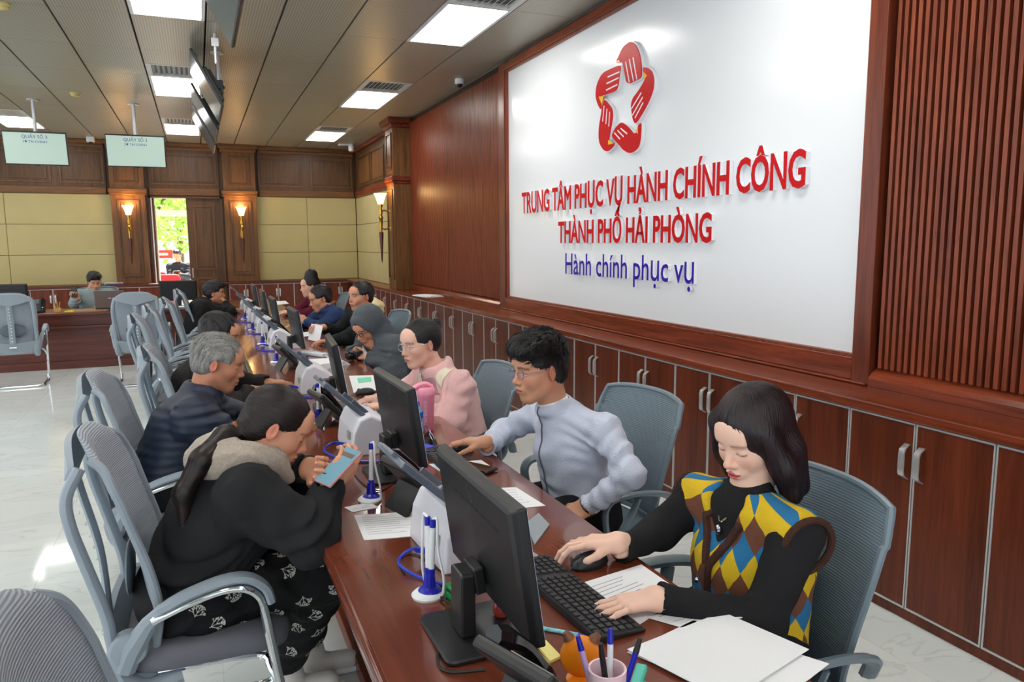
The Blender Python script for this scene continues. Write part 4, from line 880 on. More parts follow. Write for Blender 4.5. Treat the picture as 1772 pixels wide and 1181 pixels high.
MB().rbox((-0.03, -0.014, 0), (0.03, 0.014, 0.016), 0.008, 0).build('rubber', mat('beige_rubber', (222, 200, 172), 0.6), t, smooth=True); MB().box((-0.012, -0.0145, -0.0002), (0.012, 0.0145, 0.0163)).build('sleeve', mat('cream_card', (235, 225, 205), 0.7), t)
def cable(name, pxs, z, r, m, label):
    pts = interp([at_z(px, py, z+dz) for px, py, dz in pxs], 8); b = pts[0]
    t = tag(MB(b).tube(pts, r, 6).build(name, m, None, smooth=True), label, 'cable'); t.location = tuple(b)
cable('power_cable', [(805, 1010, 0.0), (760, 1030, 0.0), (800, 1060, 0.01), (770, 1110, 0.0), (757, 1140, 0.0), (775, 1163, 0.0), (840, 1160, 0.01)], 0.754, 0.0035, M_CABLE, 'thick black cable looping round the nearest monitor foot')
cable('signal_cable', [(700, 995, 0.0), (690, 970, 0.0), (720, 960, 0.0), (770, 990, 0.0), (812, 955, 0.03)], 0.753, 0.002, M_CABLE, 'thin black cable behind the double pen stand')
cable('signal_cable', [(640, 800, 0.0), (610, 805, 0.0), (620, 830, 0.0), (655, 850, 0.0), (690, 830, 0.0), (720, 800, 0.02)], 0.753, 0.002, M_CABLE, 'thin black cable between hoodie woman\'s phone and the second scanner')
# power strip and small things further along
p = at_z(545, 616, 0.75); t = thing('power_strip', 'white power strip with cord in front of the hooded man', 'power strip', tuple(p), 0.5)
MB().rbox((-0.03, -0.13, 0), (0.03, 0.13, 0.03), 0.008, 1).build('body', M_WHITE, t, smooth=True)
for k in range(4): MB().rbox((-0.016, -0.10+k*0.058, 0.03), (0.016, -0.06+k*0.058, 0.032), 0.006, 2).build('socket', mat('socket_grey', (190, 190, 190), 0.5), t)
MB().tube(interp([(0, -0.13, 0.012), (-0.05, -0.22, 0.006), (-0.16, -0.2, 0.006), (-0.2, -0.1, 0.006), (-0.16, 0.1, 0.006)], 5), 0.005, 6).build('cord', M_WCABLE, t, smooth=True)
p = at_z(483, 583, 0.75); t = thing('tea_cup', 'glass cup of yellow tea in front of the navy jacket man', 'cup', tuple(p))
MB().lathe((0, 0, 0), [(0.028, 0), (0.032, 0.09), (0.029, 0.09), (0.026, 0.006)], 18).build('glass', mat('cup_glass', (220, 225, 225), 0.05, trans=0.9), t, smooth=True); MB().lathe((0, 0, 0.006), [(0.025, 0), (0.027, 0.045)], 16).build('tea', mat('tea', (206, 160, 40), 0.1), t, smooth=True)
# pen cup, plain orange stand-in for a toy figure and pens at the bottom edge
p = at_z(1050, 1232, 0.75); t = thing('pen_cup', 'pale pink pen cup at the bottom edge of the photo', 'pen holder', tuple(p))
MB().lathe((0, 0, 0), [(0.032, 0), (0.034, 0.01), (0.035, 0.085), (0.031, 0.085), (0.03, 0.01)], 24).build('cup', mat('pale_pink', (236, 206, 214), 0.5), t, smooth=True)
c0 = vec(p)
for k, (dx, dy, hx, hy, m_, lb) in enumerate(((-0.015, 0.01, -0.03, 0.02, mat('lilac', (190, 160, 210), 0.4), 'lilac scissors handle pen standing in the pink cup'), (0.0, -0.01, -0.02, 0.0, M_BLACK, 'black marker standing in the pink cup'), (0.012, 0.008, 0.01, 0.02, M_WHITE, 'white pen standing in the pink cup'), (0.015, -0.012, 0.04, -0.01, M_NAVYP, 'dark blue pen leaning out of the pink cup'))):
    t = thing('pen', lb, 'pen', (c0[0]+dx, c0[1]+dy, 0.757), 0, 'pens in the pink cup'); q = vec((hx, hy, 0.135)); MB().cyl((0, 0, 0), q*0.8, 0.0055, n=10).build('barrel', m_, t, smooth=True); MB().cyl(q*0.8, q, 0.006, 0.004, n=10).build('cap', M_BLACK if k % 2 else M_NAVYP, t, smooth=True)
p = at_z(1006, 1180, 0.75); t = thing('figure_stand_in', 'plain round orange stand-in for a toy figure at the bottom edge', 'holder', tuple(p), -2.1)  # plain rounded shape added in place of a cartoon figure
MB().ell((0, 0, 0.052), (0.014, 0.042, 0.044), 24, 12).build('disc', mat('orange_plastic', (244, 140, 20), 0.4), t, smooth=True)
MB().lathe((0.0, 0, 0.0), [(0.03, 0), (0.03, 0.008), (0.015, 0.012)], 18).build('foot', MATS['orange_plastic'], t, smooth=True)
for s_ in (-1, 1): MB().tube([(0, s_*0.024, 0.088), (0, s_*0.032, 0.1)], [0.012, 0.006], 10).build('knob', mat('brown_plastic', (120, 76, 50), 0.5), t, smooth=True)
p = at_z(1085, 1215, 0.75); t = thing('stapler', 'turquoise stapler beside the pink pen cup', 'stapler', (p[0]+0.02, p[1], 0.75), 0.8)
MB().rbox((-0.05, -0.012, 0), (0.05, 0.012, 0.012), 0.008, 2).build('base', mat('turquoise', (70, 190, 170), 0.4), t, smooth=True); MB().obox((0, 0, 0.03), (nrm((1, 0, 0.15)), (0, 1, 0), nrm((-0.15, 0, 1))), (0.05, 0.011, 0.008)).build('arm', MATS['turquoise'], t, bevel=0.004); MB().box((-0.045, -0.008, 0.012), (-0.03, 0.008, 0.025)).build('hinge', M_ALU, t)
# back desk things: laptop, folders, phone, bits
t = thing('laptop', 'open brown-grey laptop in front of the man at the back desk', 'laptop', (-1.13, 11.42, 0.735), 0.03)
MB().rbox((-0.18, -0.02, 0), (0.18, 0.22, 0.018), 0.012, 2).build('base', M_BLACK, t, smooth=True)
MB().obox((0, -0.055, 0.135), ((1, 0, 0), nrm((0, 1, 0.28)), nrm((0, -0.28, 1))), (0.18, 0.005, 0.122)).build('lid', mat('laptop_brown', (118, 104, 100), 0.35), t, bevel=0.004); MB().box((-0.02, -0.069, 0.145), (0.02, -0.066, 0.152)).build('logo_plate', M_ALU, t)
t = thing('paper_pile', 'white papers with green packet at the right of the laptop', 'papers', (-0.72, 11.3, 0.735), 0.1)
MB().box((-0.12, -0.1, 0), (0.12, 0.1, 0.03)).build('sheets', M_PAPER, t); MB().ell((0.0, 0, 0.04), (0.08, 0.06, 0.02), 12, 6).build('packet', mat('green_packet', (110, 190, 90), 0.5), t, smooth=True)
t = thing('desk_tray', 'blue tray of papers under the back desk monitor', 'tray', (-0.25, 11.15, 0.735), 0)
MB().box((-0.22, -0.08, 0), (0.22, 0.1, 0.015)).build('tray', mat('tray_blue', (110, 150, 200), 0.5), t, bevel=0.003); MB().box((-0.2, -0.07, 0.015), (0.1, 0.09, 0.022)).build('sheets', M_PAPER, t)
desk_phone((-1.95, 11.25, 0.735), -math.pi/2, 'black desk telephone at the left end of the back desk')
t = thing('stamp_holder', 'small wooden stamp holder on the back desk', 'holder', (-1.72, 11.2, 0.735), 0); MB().box((-0.04, -0.03, 0), (0.04, 0.03, 0.05)).build('block', mat('pale_wood', (190, 150, 80), 0.5), t, bevel=0.004)
for dx in (-0.02, 0.0, 0.02): MB().cyl((dx, 0, 0.05), (dx*1.6, 0, 0.13), 0.007, n=8).build('stamp', mat('brass_wood', (176, 140, 70), 0.4), t)
t = thing('sticky_pad', 'yellow sticky pad on the back desk', 'notes', (-1.58, 11.12, 0.738), 0); MB().box((-0.05, -0.03, 0), (0.05, 0.03, 0.02)).build('pad', mat('note_bright2', (236, 214, 40), 0.7), t); MB().box((-0.05, -0.03, 0.02), (-0.02, 0.0, 0.024)).build('tab', M_BLACK, t)
for x, w, m_, lb in ((-1.68, 0.22, mat('folder_blue', (96, 160, 205), 0.5), 'pale blue folder lying on the back wall counter'), (-1.38, 0.28, M_PAPER, 'white folder with navy spine on the back wall counter')):
    t = thing('document_folder', lb, 'folder', (x, YB-0.2, ZCT), 0, 'folders on the back counter'); MB().box((-w/2, -0.1, 0), (w/2, 0.1, 0.03)).build('cover', m_, t, bevel=0.003); MB().box((-w/2+0.01, -0.105, 0.004), (w/2, -0.1, 0.024)).build('spine', mat('spine_navy', (50, 60, 140), 0.5), t)
p = at_z(741, 513, ZCT); t = thing('paper_sheet', 'white papers lying on the wall counter below the slatted panel', 'paper', tuple(p), 0.2, 'papers on the counter')
MB().box((-0.13, -0.2, 0), (0.12, 0.2, 0.008)).build('sheet', M_PAPER, t); MB().obox((0.02, 0.05, 0.011), (nrm((1, 0.3, 0)), nrm((-0.3, 1, 0)), (0, 0, 1)), (0.11, 0.17, 0.003)).build('top_sheet', M_PAPER, t)
# ================================================================== SMOOTH SURFACE TOOLKIT (people)
class Field:
    """smooth union / subtraction of primitives, sampled on a grid and turned into a quad mesh"""
    def __init__(s): s.p = []
    def _add(s, fn, lo, hi, k, sub): s.p.append((fn, vec(lo), vec(hi), k, sub)); return s
    def cap(s, a, b, ra, rb=None, k=0.03, flat=None, wr=0.0, sub=False, wf=70.0):
        a = vec(a); b = vec(b); rb = ra if rb is None else rb; ab = b-a; L2 = max(1e-9, ab @ ab); ax = ab/math.sqrt(L2); ph = RNG.rand(3)*6
        fs = flat[1] if flat else 1.0; fu = nrm(flat[0]) if flat else None
        def fn(P):
            Q = P-a
            if fu is not None: Q = Q-fu*((Q @ fu)*(1-1/fs))[..., None]
            ab2 = ab if fu is None else ab-fu*((ab @ fu)*(1-1/fs))
            t = np.clip((Q @ ab2)/max(1e-9, ab2 @ ab2), 0, 1)
            d = np.linalg.norm(Q-t[..., None]*ab2, axis=-1)-(ra+(rb-ra)*t)
            if wr:
                al = Q @ ax; pe = Q-al[..., None]*ax
                d = d+wr*(np.sin(al*wf+pe[..., 0]*38+pe[..., 2]*26+ph[0]+1.6*np.sin(pe[..., 1]*45+ph[1]))*0.6+np.sin(al*wf*0.47+pe[..., 1]*50-pe[..., 2]*22+ph[2])*0.5)
            return d
        m = max(ra, rb)*max(1, fs)+k+0.015; return s._add(fn, np.minimum(a, b)-m, np.maximum(a, b)+m, k, sub)
    def ell(s, c, r, ax=None, k=0.02, sub=False):
        c = vec(c); r = vec(r); A = np.array(ax, float) if ax is not None else np.eye(3)
        def fn(P):
            q = ((P-c) @ A.T)/r; n = np.linalg.norm(q, axis=-1); n2 = np.linalg.norm(q/r, axis=-1)
            return n*(n-1)/np.maximum(n2, 1e-6)
        m = r.max()+k+0.012; return s._add(fn, c-m, c+m, k, sub)
    def tor(s, c, axis, R, r, k=0.01, e=1.0, sub=False):
        c = vec(c); n = nrm(axis)
        def fn(P):
            Q = P-c; h = Q @ n; rad = np.linalg.norm(Q-h[..., None]*n, axis=-1)
            return np.sqrt((rad-R)**2+(h/e)**2)-r
        m = R+r*max(1, e)+k+0.012; return s._add(fn, c-m, c+m, k, sub)
    def cyl(s, a, b, r, k=0.004, sub=True):
        a = vec(a); b = vec(b); ln = np.linalg.norm(b-a); n = (b-a)/ln
        def fn(P):
            Q = P-a; h = Q @ n; rad = np.linalg.norm(Q-h[..., None]*n, axis=-1)
            return np.maximum(rad-r, np.maximum(-h, h-ln))
        m = r+k+0.015; return s._add(fn, np.minimum(a, b)-m, np.maximum(a, b)+m, k, sub)
    def half(s, c, n, rad, k=0.004):
        """cut away what lies beyond plane (c, n) inside a ball of radius rad"""
        c = vec(c); n = nrm(n)
        def fn(P): Q = P-c; return np.maximum(-(Q @ n), np.linalg.norm(Q, axis=-1)-rad)
        return s._add(fn, c-rad-0.02, c+rad+0.02, k, True)
    def mesh(s, h, noise=None, pad=0.01):
        pos = [q for q in s.p if not q[4]]
        lo = np.min([q[1] for q in pos], axis=0)-pad; hi = np.max([q[2] for q in pos], axis=0)+pad
        n = np.ceil((hi-lo)/h).astype(int)+1
        X = [lo[i]+h*np.arange(n[i]) for i in range(3)]
        D = np.full(n, 1.0, np.float32)
        for fn, a, b, k, sub in s.p:
            i0 = np.clip(np.floor((a-lo)/h).astype(int), 0, n); i1 = np.clip(np.ceil((b-lo)/h).astype(int)+1, 0, n)
            if (i1 <= i0).any(): continue
            sl = tuple(slice(i0[i], i1[i]) for i in range(3))
            P = np.stack(np.meshgrid(*[X[i][sl[i]] for i in range(3)], indexing='ij'), -1)
            d = fn(P); o = D[sl]
            if sub: d = -d; hh = np.clip(0.5-0.5*(o-d)/k, 0, 1); D[sl] = o*(1-hh)+d*hh+k*hh*(1-hh)
            else: hh = np.clip(0.5+0.5*(o-d)/k, 0, 1); D[sl] = o*(1-hh)+d*hh-k*hh*(1-hh)
        if noise is not None:
            msk = np.abs(D) < 0.04; I = np.argwhere(msk)
            if len(I): D[msk] += noise(lo+I*h)
        return nets(D, lo, h)
def nets(D, lo, h):
    s = D < 0; nx, ny, nz = D.shape
    cnt = np.zeros((nx-1, ny-1, nz-1), np.int8)
    C = [(a, b, c) for a in (0, 1) for b in (0, 1) for c in (0, 1)]
    for a, b, c in C: cnt += s[a:nx-1+a, b:ny-1+b, c:nz-1+c]
    I = np.argwhere((cnt > 0) & (cnt < 8))
    if not len(I): return np.zeros((0, 3)), np.zeros((0, 4), int)
    acc = np.zeros((len(I), 3)); num = np.zeros(len(I))
    for a in C:
        for ax in range(3):
            if a[ax]: continue
            b = list(a); b[ax] = 1
            va = D[I[:, 0]+a[0], I[:, 1]+a[1], I[:, 2]+a[2]]; vb = D[I[:, 0]+b[0], I[:, 1]+b[1], I[:, 2]+b[2]]
            m = (va < 0) != (vb < 0); t = np.where(m, va/np.where(m, va-vb, 1), 0)
            p = np.repeat(np.array(a, float)[None], len(I), 0); p[:, ax] = t
            acc += p*m[:, None]; num += m
    V = lo+(I+acc/num[:, None])*h
    idx = np.full((nx-1, ny-1, nz-1), -1, np.int64); idx[I[:, 0], I[:, 1], I[:, 2]] = np.arange(len(I))
    F = []
    for ax in range(3):
        u, w = (ax+1) % 3, (ax+2) % 3
        sl0 = [slice(None)]*3; sl1 = [slice(None)]*3; sl0[ax] = slice(0, -1); sl1[ax] = slice(1, None)
        ch = s[tuple(sl0)] != s[tuple(sl1)]; E = np.argwhere(ch)
        ok = (E[:, u] > 0) & (E[:, w] > 0) & (E[:, u] < D.shape[u]-1) & (E[:, w] < D.shape[w]-1); E = E[ok]
        ins = s[E[:, 0], E[:, 1], E[:, 2]]; q = []
        for du, dw in ((-1, -1), (0, -1), (0, 0), (-1, 0)):
            e = E.copy(); e[:, u] += du; e[:, w] += dw; q.append(idx[e[:, 0], e[:, 1], e[:, 2]])
        Q = np.stack(q, 1); Q[~ins] = Q[~ins][:, ::-1]; F.append(Q)
    return V, np.concatenate(F)
def relax(V, F, n=1, f=0.5):
    """a little Laplacian smoothing"""
    for _ in range(n):
        a = np.zeros_like(V); c = np.zeros(len(V))
        for i, j in ((0, 1), (1, 2), (2, 3), (3, 0)):
            np.add.at(a, F[:, i], V[F[:, j]]); np.add.at(a, F[:, j], V[F[:, i]]); np.add.at(c, F[:, i], 1); np.add.at(c, F[:, j], 1)
        V = V+(a/np.maximum(c, 1)[:, None]-V)*f
    return V
def fast_mesh(name, V, F, m, parent, col=None, org=(0, 0, 0), attrs=None):
    me = bpy.data.meshes.new(name); V = (V-vec(org)).astype(np.float32)
    me.vertices.add(len(V)); me.vertices.foreach_set('co', V.ravel())
    me.loops.add(len(F)*4); me.loops.foreach_set('vertex_index', F.ravel().astype(np.int32))
    me.polygons.add(len(F)); me.polygons.foreach_set('loop_start', np.arange(0, len(F)*4, 4, dtype=np.int32))
    me.polygons.foreach_set('use_smooth', np.ones(len(F), bool))
    me.update(calc_edges=True); me.validate()
    if col is not None:
        a = me.color_attributes.new('Col', 'FLOAT_COLOR', 'POINT'); a.data.foreach_set('color', np.concatenate([col, np.ones((len(col), 1))], 1).astype(np.float32).ravel())
    for k, v in (attrs or {}).items():
        a = me.attributes.new(k, 'FLOAT_VECTOR', 'POINT'); a.data.foreach_set('vector', v.astype(np.float32).ravel())
    me.materials.append(m); return link(name, me, parent)
def cloth_noise(amp, seed=0, f=1.0):
    r = np.random.RandomState(seed); K = r.randn(6, 3); K[0] = (0.25*K[0][0], 0.25*K[0][1], 1.0); K /= np.linalg.norm(K, axis=1)[:, None]; ph = r.rand(8)*6.3
    def fn(P):
        w = 1.6*np.sin(P @ K[3]*17*f+ph[5])+1.1*np.sin(P @ K[4]*29*f+ph[6])
        m = 0.5+0.5*np.sin(P @ K[1]*13*f+ph[1]+0.6*w)
        return amp*(0.9*np.sin(P @ K[0]*82*f+ph[0]+w*1.7)*m+0.5*np.sin(P @ K[2]*118*f+ph[2]+w*2.2)*(1-m)*(0.5+0.5*np.sin(P @ K[5]*20*f)))
    return fn
def frame(fwd, up=(0, 0, 1)):
    x = nrm(fwd); y = nrm(np.cross(up, x)); z = np.cross(x, y); return np.array([x, y, z])
# ------------------------------------------------------------------ head
def head_field(c, A, s, o):
    """c centre between the ears, A rows forward/left/up, s scale, o options"""
    g = lambda x, y, z: c+s*(x*A[0]+y*A[1]+z*A[2])
    f = Field(); fem = o.get('fem', 0); jw = o.get('jaw', 1.0)
    E = lambda q, r, k=0.02, sub=False: f.ell(g(*q), vec(r)*s, A, k*s, sub)
    Cp = lambda a, b, ra, rb=None, k=0.02, sub=False: f.cap(g(*a), g(*b), ra*s, (ra if rb is None else rb)*s, k*s, None, 0, sub)
    E((-0.014, 0, 0.032), (0.096, 0.074, 0.084)); E((0.028, 0, -0.025), (0.062, 0.063*jw, 0.082), 0.03)
    for y in (-1, 1):
        Cp((0.0, y*0.05*jw, -0.062), (0.055, y*0.018, -0.098), 0.02, 0.016, 0.03)
        E((0.052, y*0.036*jw, -0.026), (0.028, 0.024, 0.024), 0.022)
    E((0.064, 0, -0.098), (0.022, 0.024, 0.019), 0.025)
    Cp((0.076, -0.03, 0.026), (0.076, 0.03, 0.026), 0.012 if not fem else 0.009, None, 0.022)
    E((0.066, 0, 0.05), (0.026, 0.048, 0.034), 0.03)
    for y in (-1, 1):
        E((0.098, y*0.031, 0.004), (0.015, 0.019, 0.012), 0.014, True)
        E((0.071, y*0.031, 0.001), (0.0165, 0.0165, 0.0135), 0.004)
    Cp((0.082, 0, 0.016), (0.103, 0, -0.026), 0.0065, 0.009, 0.014); E((0.106, 0, -0.030), (0.0105, 0.0105, 0.009), 0.008)
    for y in (-1, 1): E((0.095, y*0.0125, -0.034), (0.010, 0.0075, 0.0075), 0.006)
    E((0.080, 0, -0.062), (0.017, 0.026, 0.018), 0.02)
    E((0.0945, 0, -0.058), (0.0075, 0.021, 0.0052), 0.004); E((0.0925, 0, -0.0705), (0.0085, 0.019, 0.0062), 0.004)
    Cp((0.102, -0.019, -0.0642), (0.102, 0.019, -0.0642), 0.0022, None, 0.003, True)
    if o.get('smile'):
        for y in (-1, 1): E((0.076, y*0.034, -0.045), (0.016, 0.016, 0.016), 0.012)
    for y in (-1, 1):
        B = np.array([nrm(A[0]*0.94+A[1]*y*0.35), nrm(A[1]*0.94-A[0]*y*0.35), A[2]])
        f.ell(g(-0.010, y*0.078, -0.008), vec((0.017, 0.0065, 0.029))*s, B, 0.006*s); f.ell(g(-0.006, y*0.0865, -0.005), vec((0.009, 0.006, 0.017))*s, B, 0.004*s, True)
    nk = o['neck']; Cp((-0.028, 0, -0.05), (-0.03, 0, -0.09), 0.05, 0.048, 0.03); f.cap(g(-0.026, 0, -0.07), nk, 0.052*s*o.get('nk', 1.0), 0.053*s*o.get('nk', 1.0), 0.03)
    f.cap(vec(nk), vec(nk)-vec((0, 0, 0.03)), 0.05, 0.055, 0.03)
    return f
def head_color(V, c, A, s, o, skin):
    L = ((V-c) @ A.T)/s; x, y, z = L[:, 0], L[:, 1], L[:, 2]; ay = np.abs(y)
    col = np.repeat(np.array(lin(skin))[None], len(V), 0)
    def mix(m, rgb): m = np.clip(m, 0, 1)[:, None]; col[:] = col*(1-m)+np.array(lin(rgb))[None]*m
    sm = lambda v, a, b: np.clip((v-a)/(b-a), 0, 1)
    mix(0.35*np.exp(-(((ay-0.042)/0.02)**2+((z+0.028)/0.018)**2))*(x > 0.03), o.get('blush', (214, 128, 108)))
    mix(0.4*np.exp(-((ay/0.014)**2+((z+0.03)/0.012)**2))*(x > 0.08), (206, 120, 100))
    mix(0.55*np.exp(-(((ay-0.08)/0.012)**2))*(x < 0.02), (206, 110, 92))
    lip = (((y/0.0225)**2+((z+0.0645)/(0.0125-0.25*ay))**2) < 1) & (x > 0.078)
    mix(lip*o.get('lipw', 0.75), o.get('lip', (176, 92, 84)))
    mix((np.abs(z+0.0642) < 0.0016)*(ay < 0.02)*(x > 0.07)*0.75, (90, 30, 30))
    br = np.exp(-(((z-0.0225-0.10*ay+0.55*np.maximum(ay-0.036, 0))/0.0042)**2))*(ay > 0.012)*(ay < 0.052)*(x > 0.045)
    mix(br*o.get('browd', 0.8), o.get('brow', (46, 34, 30)))
    e2 = ((ay-0.031)/0.0145)**2
    if o.get('closed'):
        mix(np.exp(-((z+0.004-0.16*(ay-0.031)**2*60+0.0)/0.0016)**2)*(e2 < 1)*(x > 0.06)*0.9, (30, 20, 20))
    else:
        op = (e2+((z-0.0005)/0.0058)**2 < 1) & (x > 0.062); mix(op*0.9, (226, 216, 210))
        iris = (((ay-0.031+o.get('gaze', 0.0))/0.0062)**2+((z-0.0005)/0.0062)**2 < 1) & op; mix(iris*1.0, (30, 20, 16))
        mix((np.abs(z-0.0065+20*(ay-0.031)**2) < 0.0017)*(e2 < 1.1)*(x > 0.055)*0.85, (34, 24, 22))
    mix((((ay-0.008)/0.0038)**2+((z+0.0395)/0.003)**2 < 1)*(x > 0.085)*0.8, (80, 40, 34))
    return col
# ------------------------------------------------------------------ hand
def hand_field(f, w, d, n, thumb, s=1.0, curl=(15, 25, 15), tc=20, spread=4.0, pinch=0, fore=None, curls=None):
    """w wrist, d finger direction, n back-of-hand normal, thumb +1/-1: side of cross(n, d) the thumb is on"""
    w = vec(w); X = nrm(d); Z = nrm(vec(n)-X*np.dot(n, X)); Y = np.cross(Z, X)*thumb
    g = lambda x, y, z: w+s*(x*X+y*Y+z*Z)
    K = ((0.088, 0.029), (0.091, 0.009), (0.086, -0.011), (0.077, -0.029))
    for x, y in K: f.cap(g(0.012, y*0.6, 0), g(x-0.004, y, 0.002), 0.0145*s, 0.0115*s, 0.012*s)
    f.cap(g(0.01, 0.018, -0.004), g(0.05, 0.024, -0.006), 0.014*s, 0.013*s, 0.012*s)
    LN = ((0.040, 0.025, 0.021), (0.045, 0.028, 0.022), (0.041, 0.026, 0.021), (0.032, 0.020, 0.019)); RR = (0.0088, 0.0090, 0.0085, 0.0074)
    for i, ((x, y), ln) in enumerate(zip(K, LN)):
        p = g(x, y, 0.0); a = 0.0; sp = math.radians(spread*(1.5-i)); D0 = X*math.cos(sp)+Y*math.sin(sp); r = RR[i]*s
        cu = curls[i] if curls else curl
        for j in range(3):
            a += math.radians(cu[j]); dv = D0*math.cos(a)-Z*math.sin(a); q = p+dv*ln[j]*s
            f.cap(p, q, r*(1-0.08*j), r*(1-0.08*(j+1)), 0.0035*s); p = q
    p = g(0.028, 0.026, -0.006); a = math.radians(38-pinch*0.3); dn = math.radians(12+tc*0.6)
    for j, (l, r) in enumerate(((0.038, 0.0125), (0.030, 0.0105), (0.025, 0.0092))):
        dv = X*math.cos(a)*math.cos(dn)+Y*math.sin(a)*math.cos(dn)-Z*math.sin(dn); q = p+dv*l*s
        f.cap(p, q, r*s, r*0.88*s, 0.008*s if j == 0 else 0.004*s); p = q; a -= math.radians(14+tc*0.5+pinch*0.5); dn += math.radians(tc*0.3)
    if fore is not None: f.cap(w-0.0*X, fore, 0.024*s, 0.025*s, 0.03, flat=(Y, 1.15))
    else: f.cap(g(-0.05, 0, 0), g(0.01, 0, 0), 0.023*s, 0.022*s, 0.02*s, flat=(Y, 1.2))
# ------------------------------------------------------------------ hair
def hair_field(c, A, s, style, o):
    g = lambda x, y, z: c+s*(x*A[0]+y*A[1]+z*A[2]); f = Field()
    E = lambda q, r, k=0.015, sub=False: f.ell(g(*q), vec(r)*s, A, k*s, sub)
    Cp = lambda a, b, ra, rb=None, k=0.015, sub=False, flat=None: f.cap(g(*a), g(*b), ra*s, (ra if rb is None else rb)*s, k*s, flat, 0, sub)
    if style in ('short', 'grey', 'thick'):
        up = 0.008 if style == 'thick' else 0.0
        E((-0.018, 0, 0.038+up), (0.106, 0.083, 0.091+up)); E((-0.045, 0, -0.005), (0.068, 0.077, 0.075))
        if style == 'thick': E((0.03, 0, 0.094), (0.07, 0.064, 0.036), 0.05); E((0.062, 0.01, 0.092), (0.03, 0.05, 0.02), 0.04)
        hl = o.get('hairline', 0.0)
        E((0.125, 0, -0.03+hl), (0.078, 0.11, 0.098), 0.01, True); E((0.05, 0, -0.105), (0.11, 0.13, 0.085), 0.01, True)
        for y in (-1, 1): E((0.012, y*0.092, -0.026), (0.042, 0.031, 0.050), 0.008, True); E((0.05, y*0.085, -0.03), (0.03, 0.03, 0.05), 0.01, True)
        E((-0.05, 0, -0.115), (0.1, 0.12, 0.055), 0.01, True)
    elif style == 'bob':
        E((-0.016, 0, 0.040), (0.110, 0.090, 0.096)); E((-0.05, 0, -0.05), (0.072, 0.088, 0.115), 0.03)
        for y in (-1, 1):
            e = 1.0 if y > 0 else 0.86
            Cp((0.035, y*0.072, 0.045), (0.012*e, y*0.092, -0.06), 0.026, 0.03, 0.03); Cp((0.012*e, y*0.092, -0.06), (0.004, y*0.094, -0.148*e), 0.03, 0.026, 0.03)
            Cp((-0.045, y*0.07, -0.05), (-0.045, y*0.075, -0.155*e), 0.04, 0.03, 0.03)
        Cp((-0.08, 0, -0.05), (-0.075, 0, -0.155), 0.045, 0.035, 0.03)
        E((0.122, -0.012, -0.028), (0.080, 0.074, 0.120), 0.010, True); E((0.09, 0, -0.16), (0.085, 0.062, 0.09), 0.012, True)
    else:   # pulled back
        E((-0.018, 0, 0.036), (0.104, 0.0805, 0.089)); E((-0.045, 0, 0.0), (0.068, 0.075, 0.07))
        E((0.125, 0, -0.035), (0.080, 0.11, 0.104), 0.008, True); E((0.045, 0, -0.105), (0.11, 0.13, 0.085), 0.01, True)
        for y in (-1, 1): E((0.006, y*0.095, -0.02), (0.034, 0.03, 0.04), 0.008, True)
        E((-0.05, 0, -0.135), (0.1, 0.12, 0.05), 0.02, True)
        if style == 'pony': E((-0.055, 0, -0.035), (0.05, 0.066, 0.05), 0.03)
        if style == 'bun':
            E((-0.105, 0, 0.06), (0.03, 0.03, 0.034)); E((-0.115, 0.01, 0.085), (0.02, 0.02, 0.022), 0.01); E((-0.118, -0.012, 0.035), (0.02, 0.022, 0.022), 0.01)
        if style == 'updo': E((-0.035, 0, 0.125), (0.075, 0.062, 0.075), 0.03); E((-0.09, 0, -0.03), (0.04, 0.06, 0.1), 0.03); Cp((-0.1, 0, -0.03), (-0.1, 0.0, -0.2), 0.05, 0.035)
    return f
def hair_mat(name, rgb, streak=None):
    m = mat(name, rgb, 0.42, spec=0.45); nt = m.node_tree; N = nt.nodes.new; L = nt.links.new; b = nt.nodes['Principled BSDF']
    at = N('ShaderNodeAttribute'); at.attribute_name = 'hairco'
    mp = N('ShaderNodeMapping'); mp.inputs['Scale'].default_value = (14, 260, 14); L(at.outputs['Vector'], mp.inputs[0])
    n = N('ShaderNodeTexNoise'); n.inputs['Scale'].default_value = 1.0; n.inputs['Detail'].default_value = 4; L(mp.outputs[0], n.inputs['Vector'])
    bp = N('ShaderNodeBump'); bp.inputs['Strength'].default_value = 0.75; bp.inputs['Distance'].default_value = 0.004; L(n.outputs['Fac'], bp.inputs['Height']); L(bp.outputs[0], b.inputs['Normal'])
    cr = N('ShaderNodeValToRGB'); cr.color_ramp.elements[0].position = 0.3; cr.color_ramp.elements[1].position = 0.75
    s2 = streak or tuple(min(255, v*2+10) for v in rgb)
    cr.color_ramp.elements[0].color = (*lin(rgb), 1); cr.color_ramp.elements[1].color = (*lin(s2), 1); L(n.outputs['Fac'], cr.inputs[0]); L(cr.outputs[0], b.inputs['Base Color'])
    return m
def hair_coords(V, c, A, s, style):
    """strand coordinate: y component varies across strands"""
    L = ((V-c) @ A.T)/s; x, y, z = L[:, 0], L[:, 1], L[:, 2]
    if style in ('pony', 'bun', 'updo'): a = np.arctan2(y, z-0.02)*0.09; return np.stack([x, a, np.hypot(y, z)], 1)
    if style == 'bob': a = np.arctan2(y, x+0.02)*0.09; top = np.clip((z-0.03)/0.08, 0, 1); return np.stack([z, a*(1-0.3*top), z], 1)
    return np.stack([x, y+0.25*x*np.sign(y)+0.15*z, z], 1)
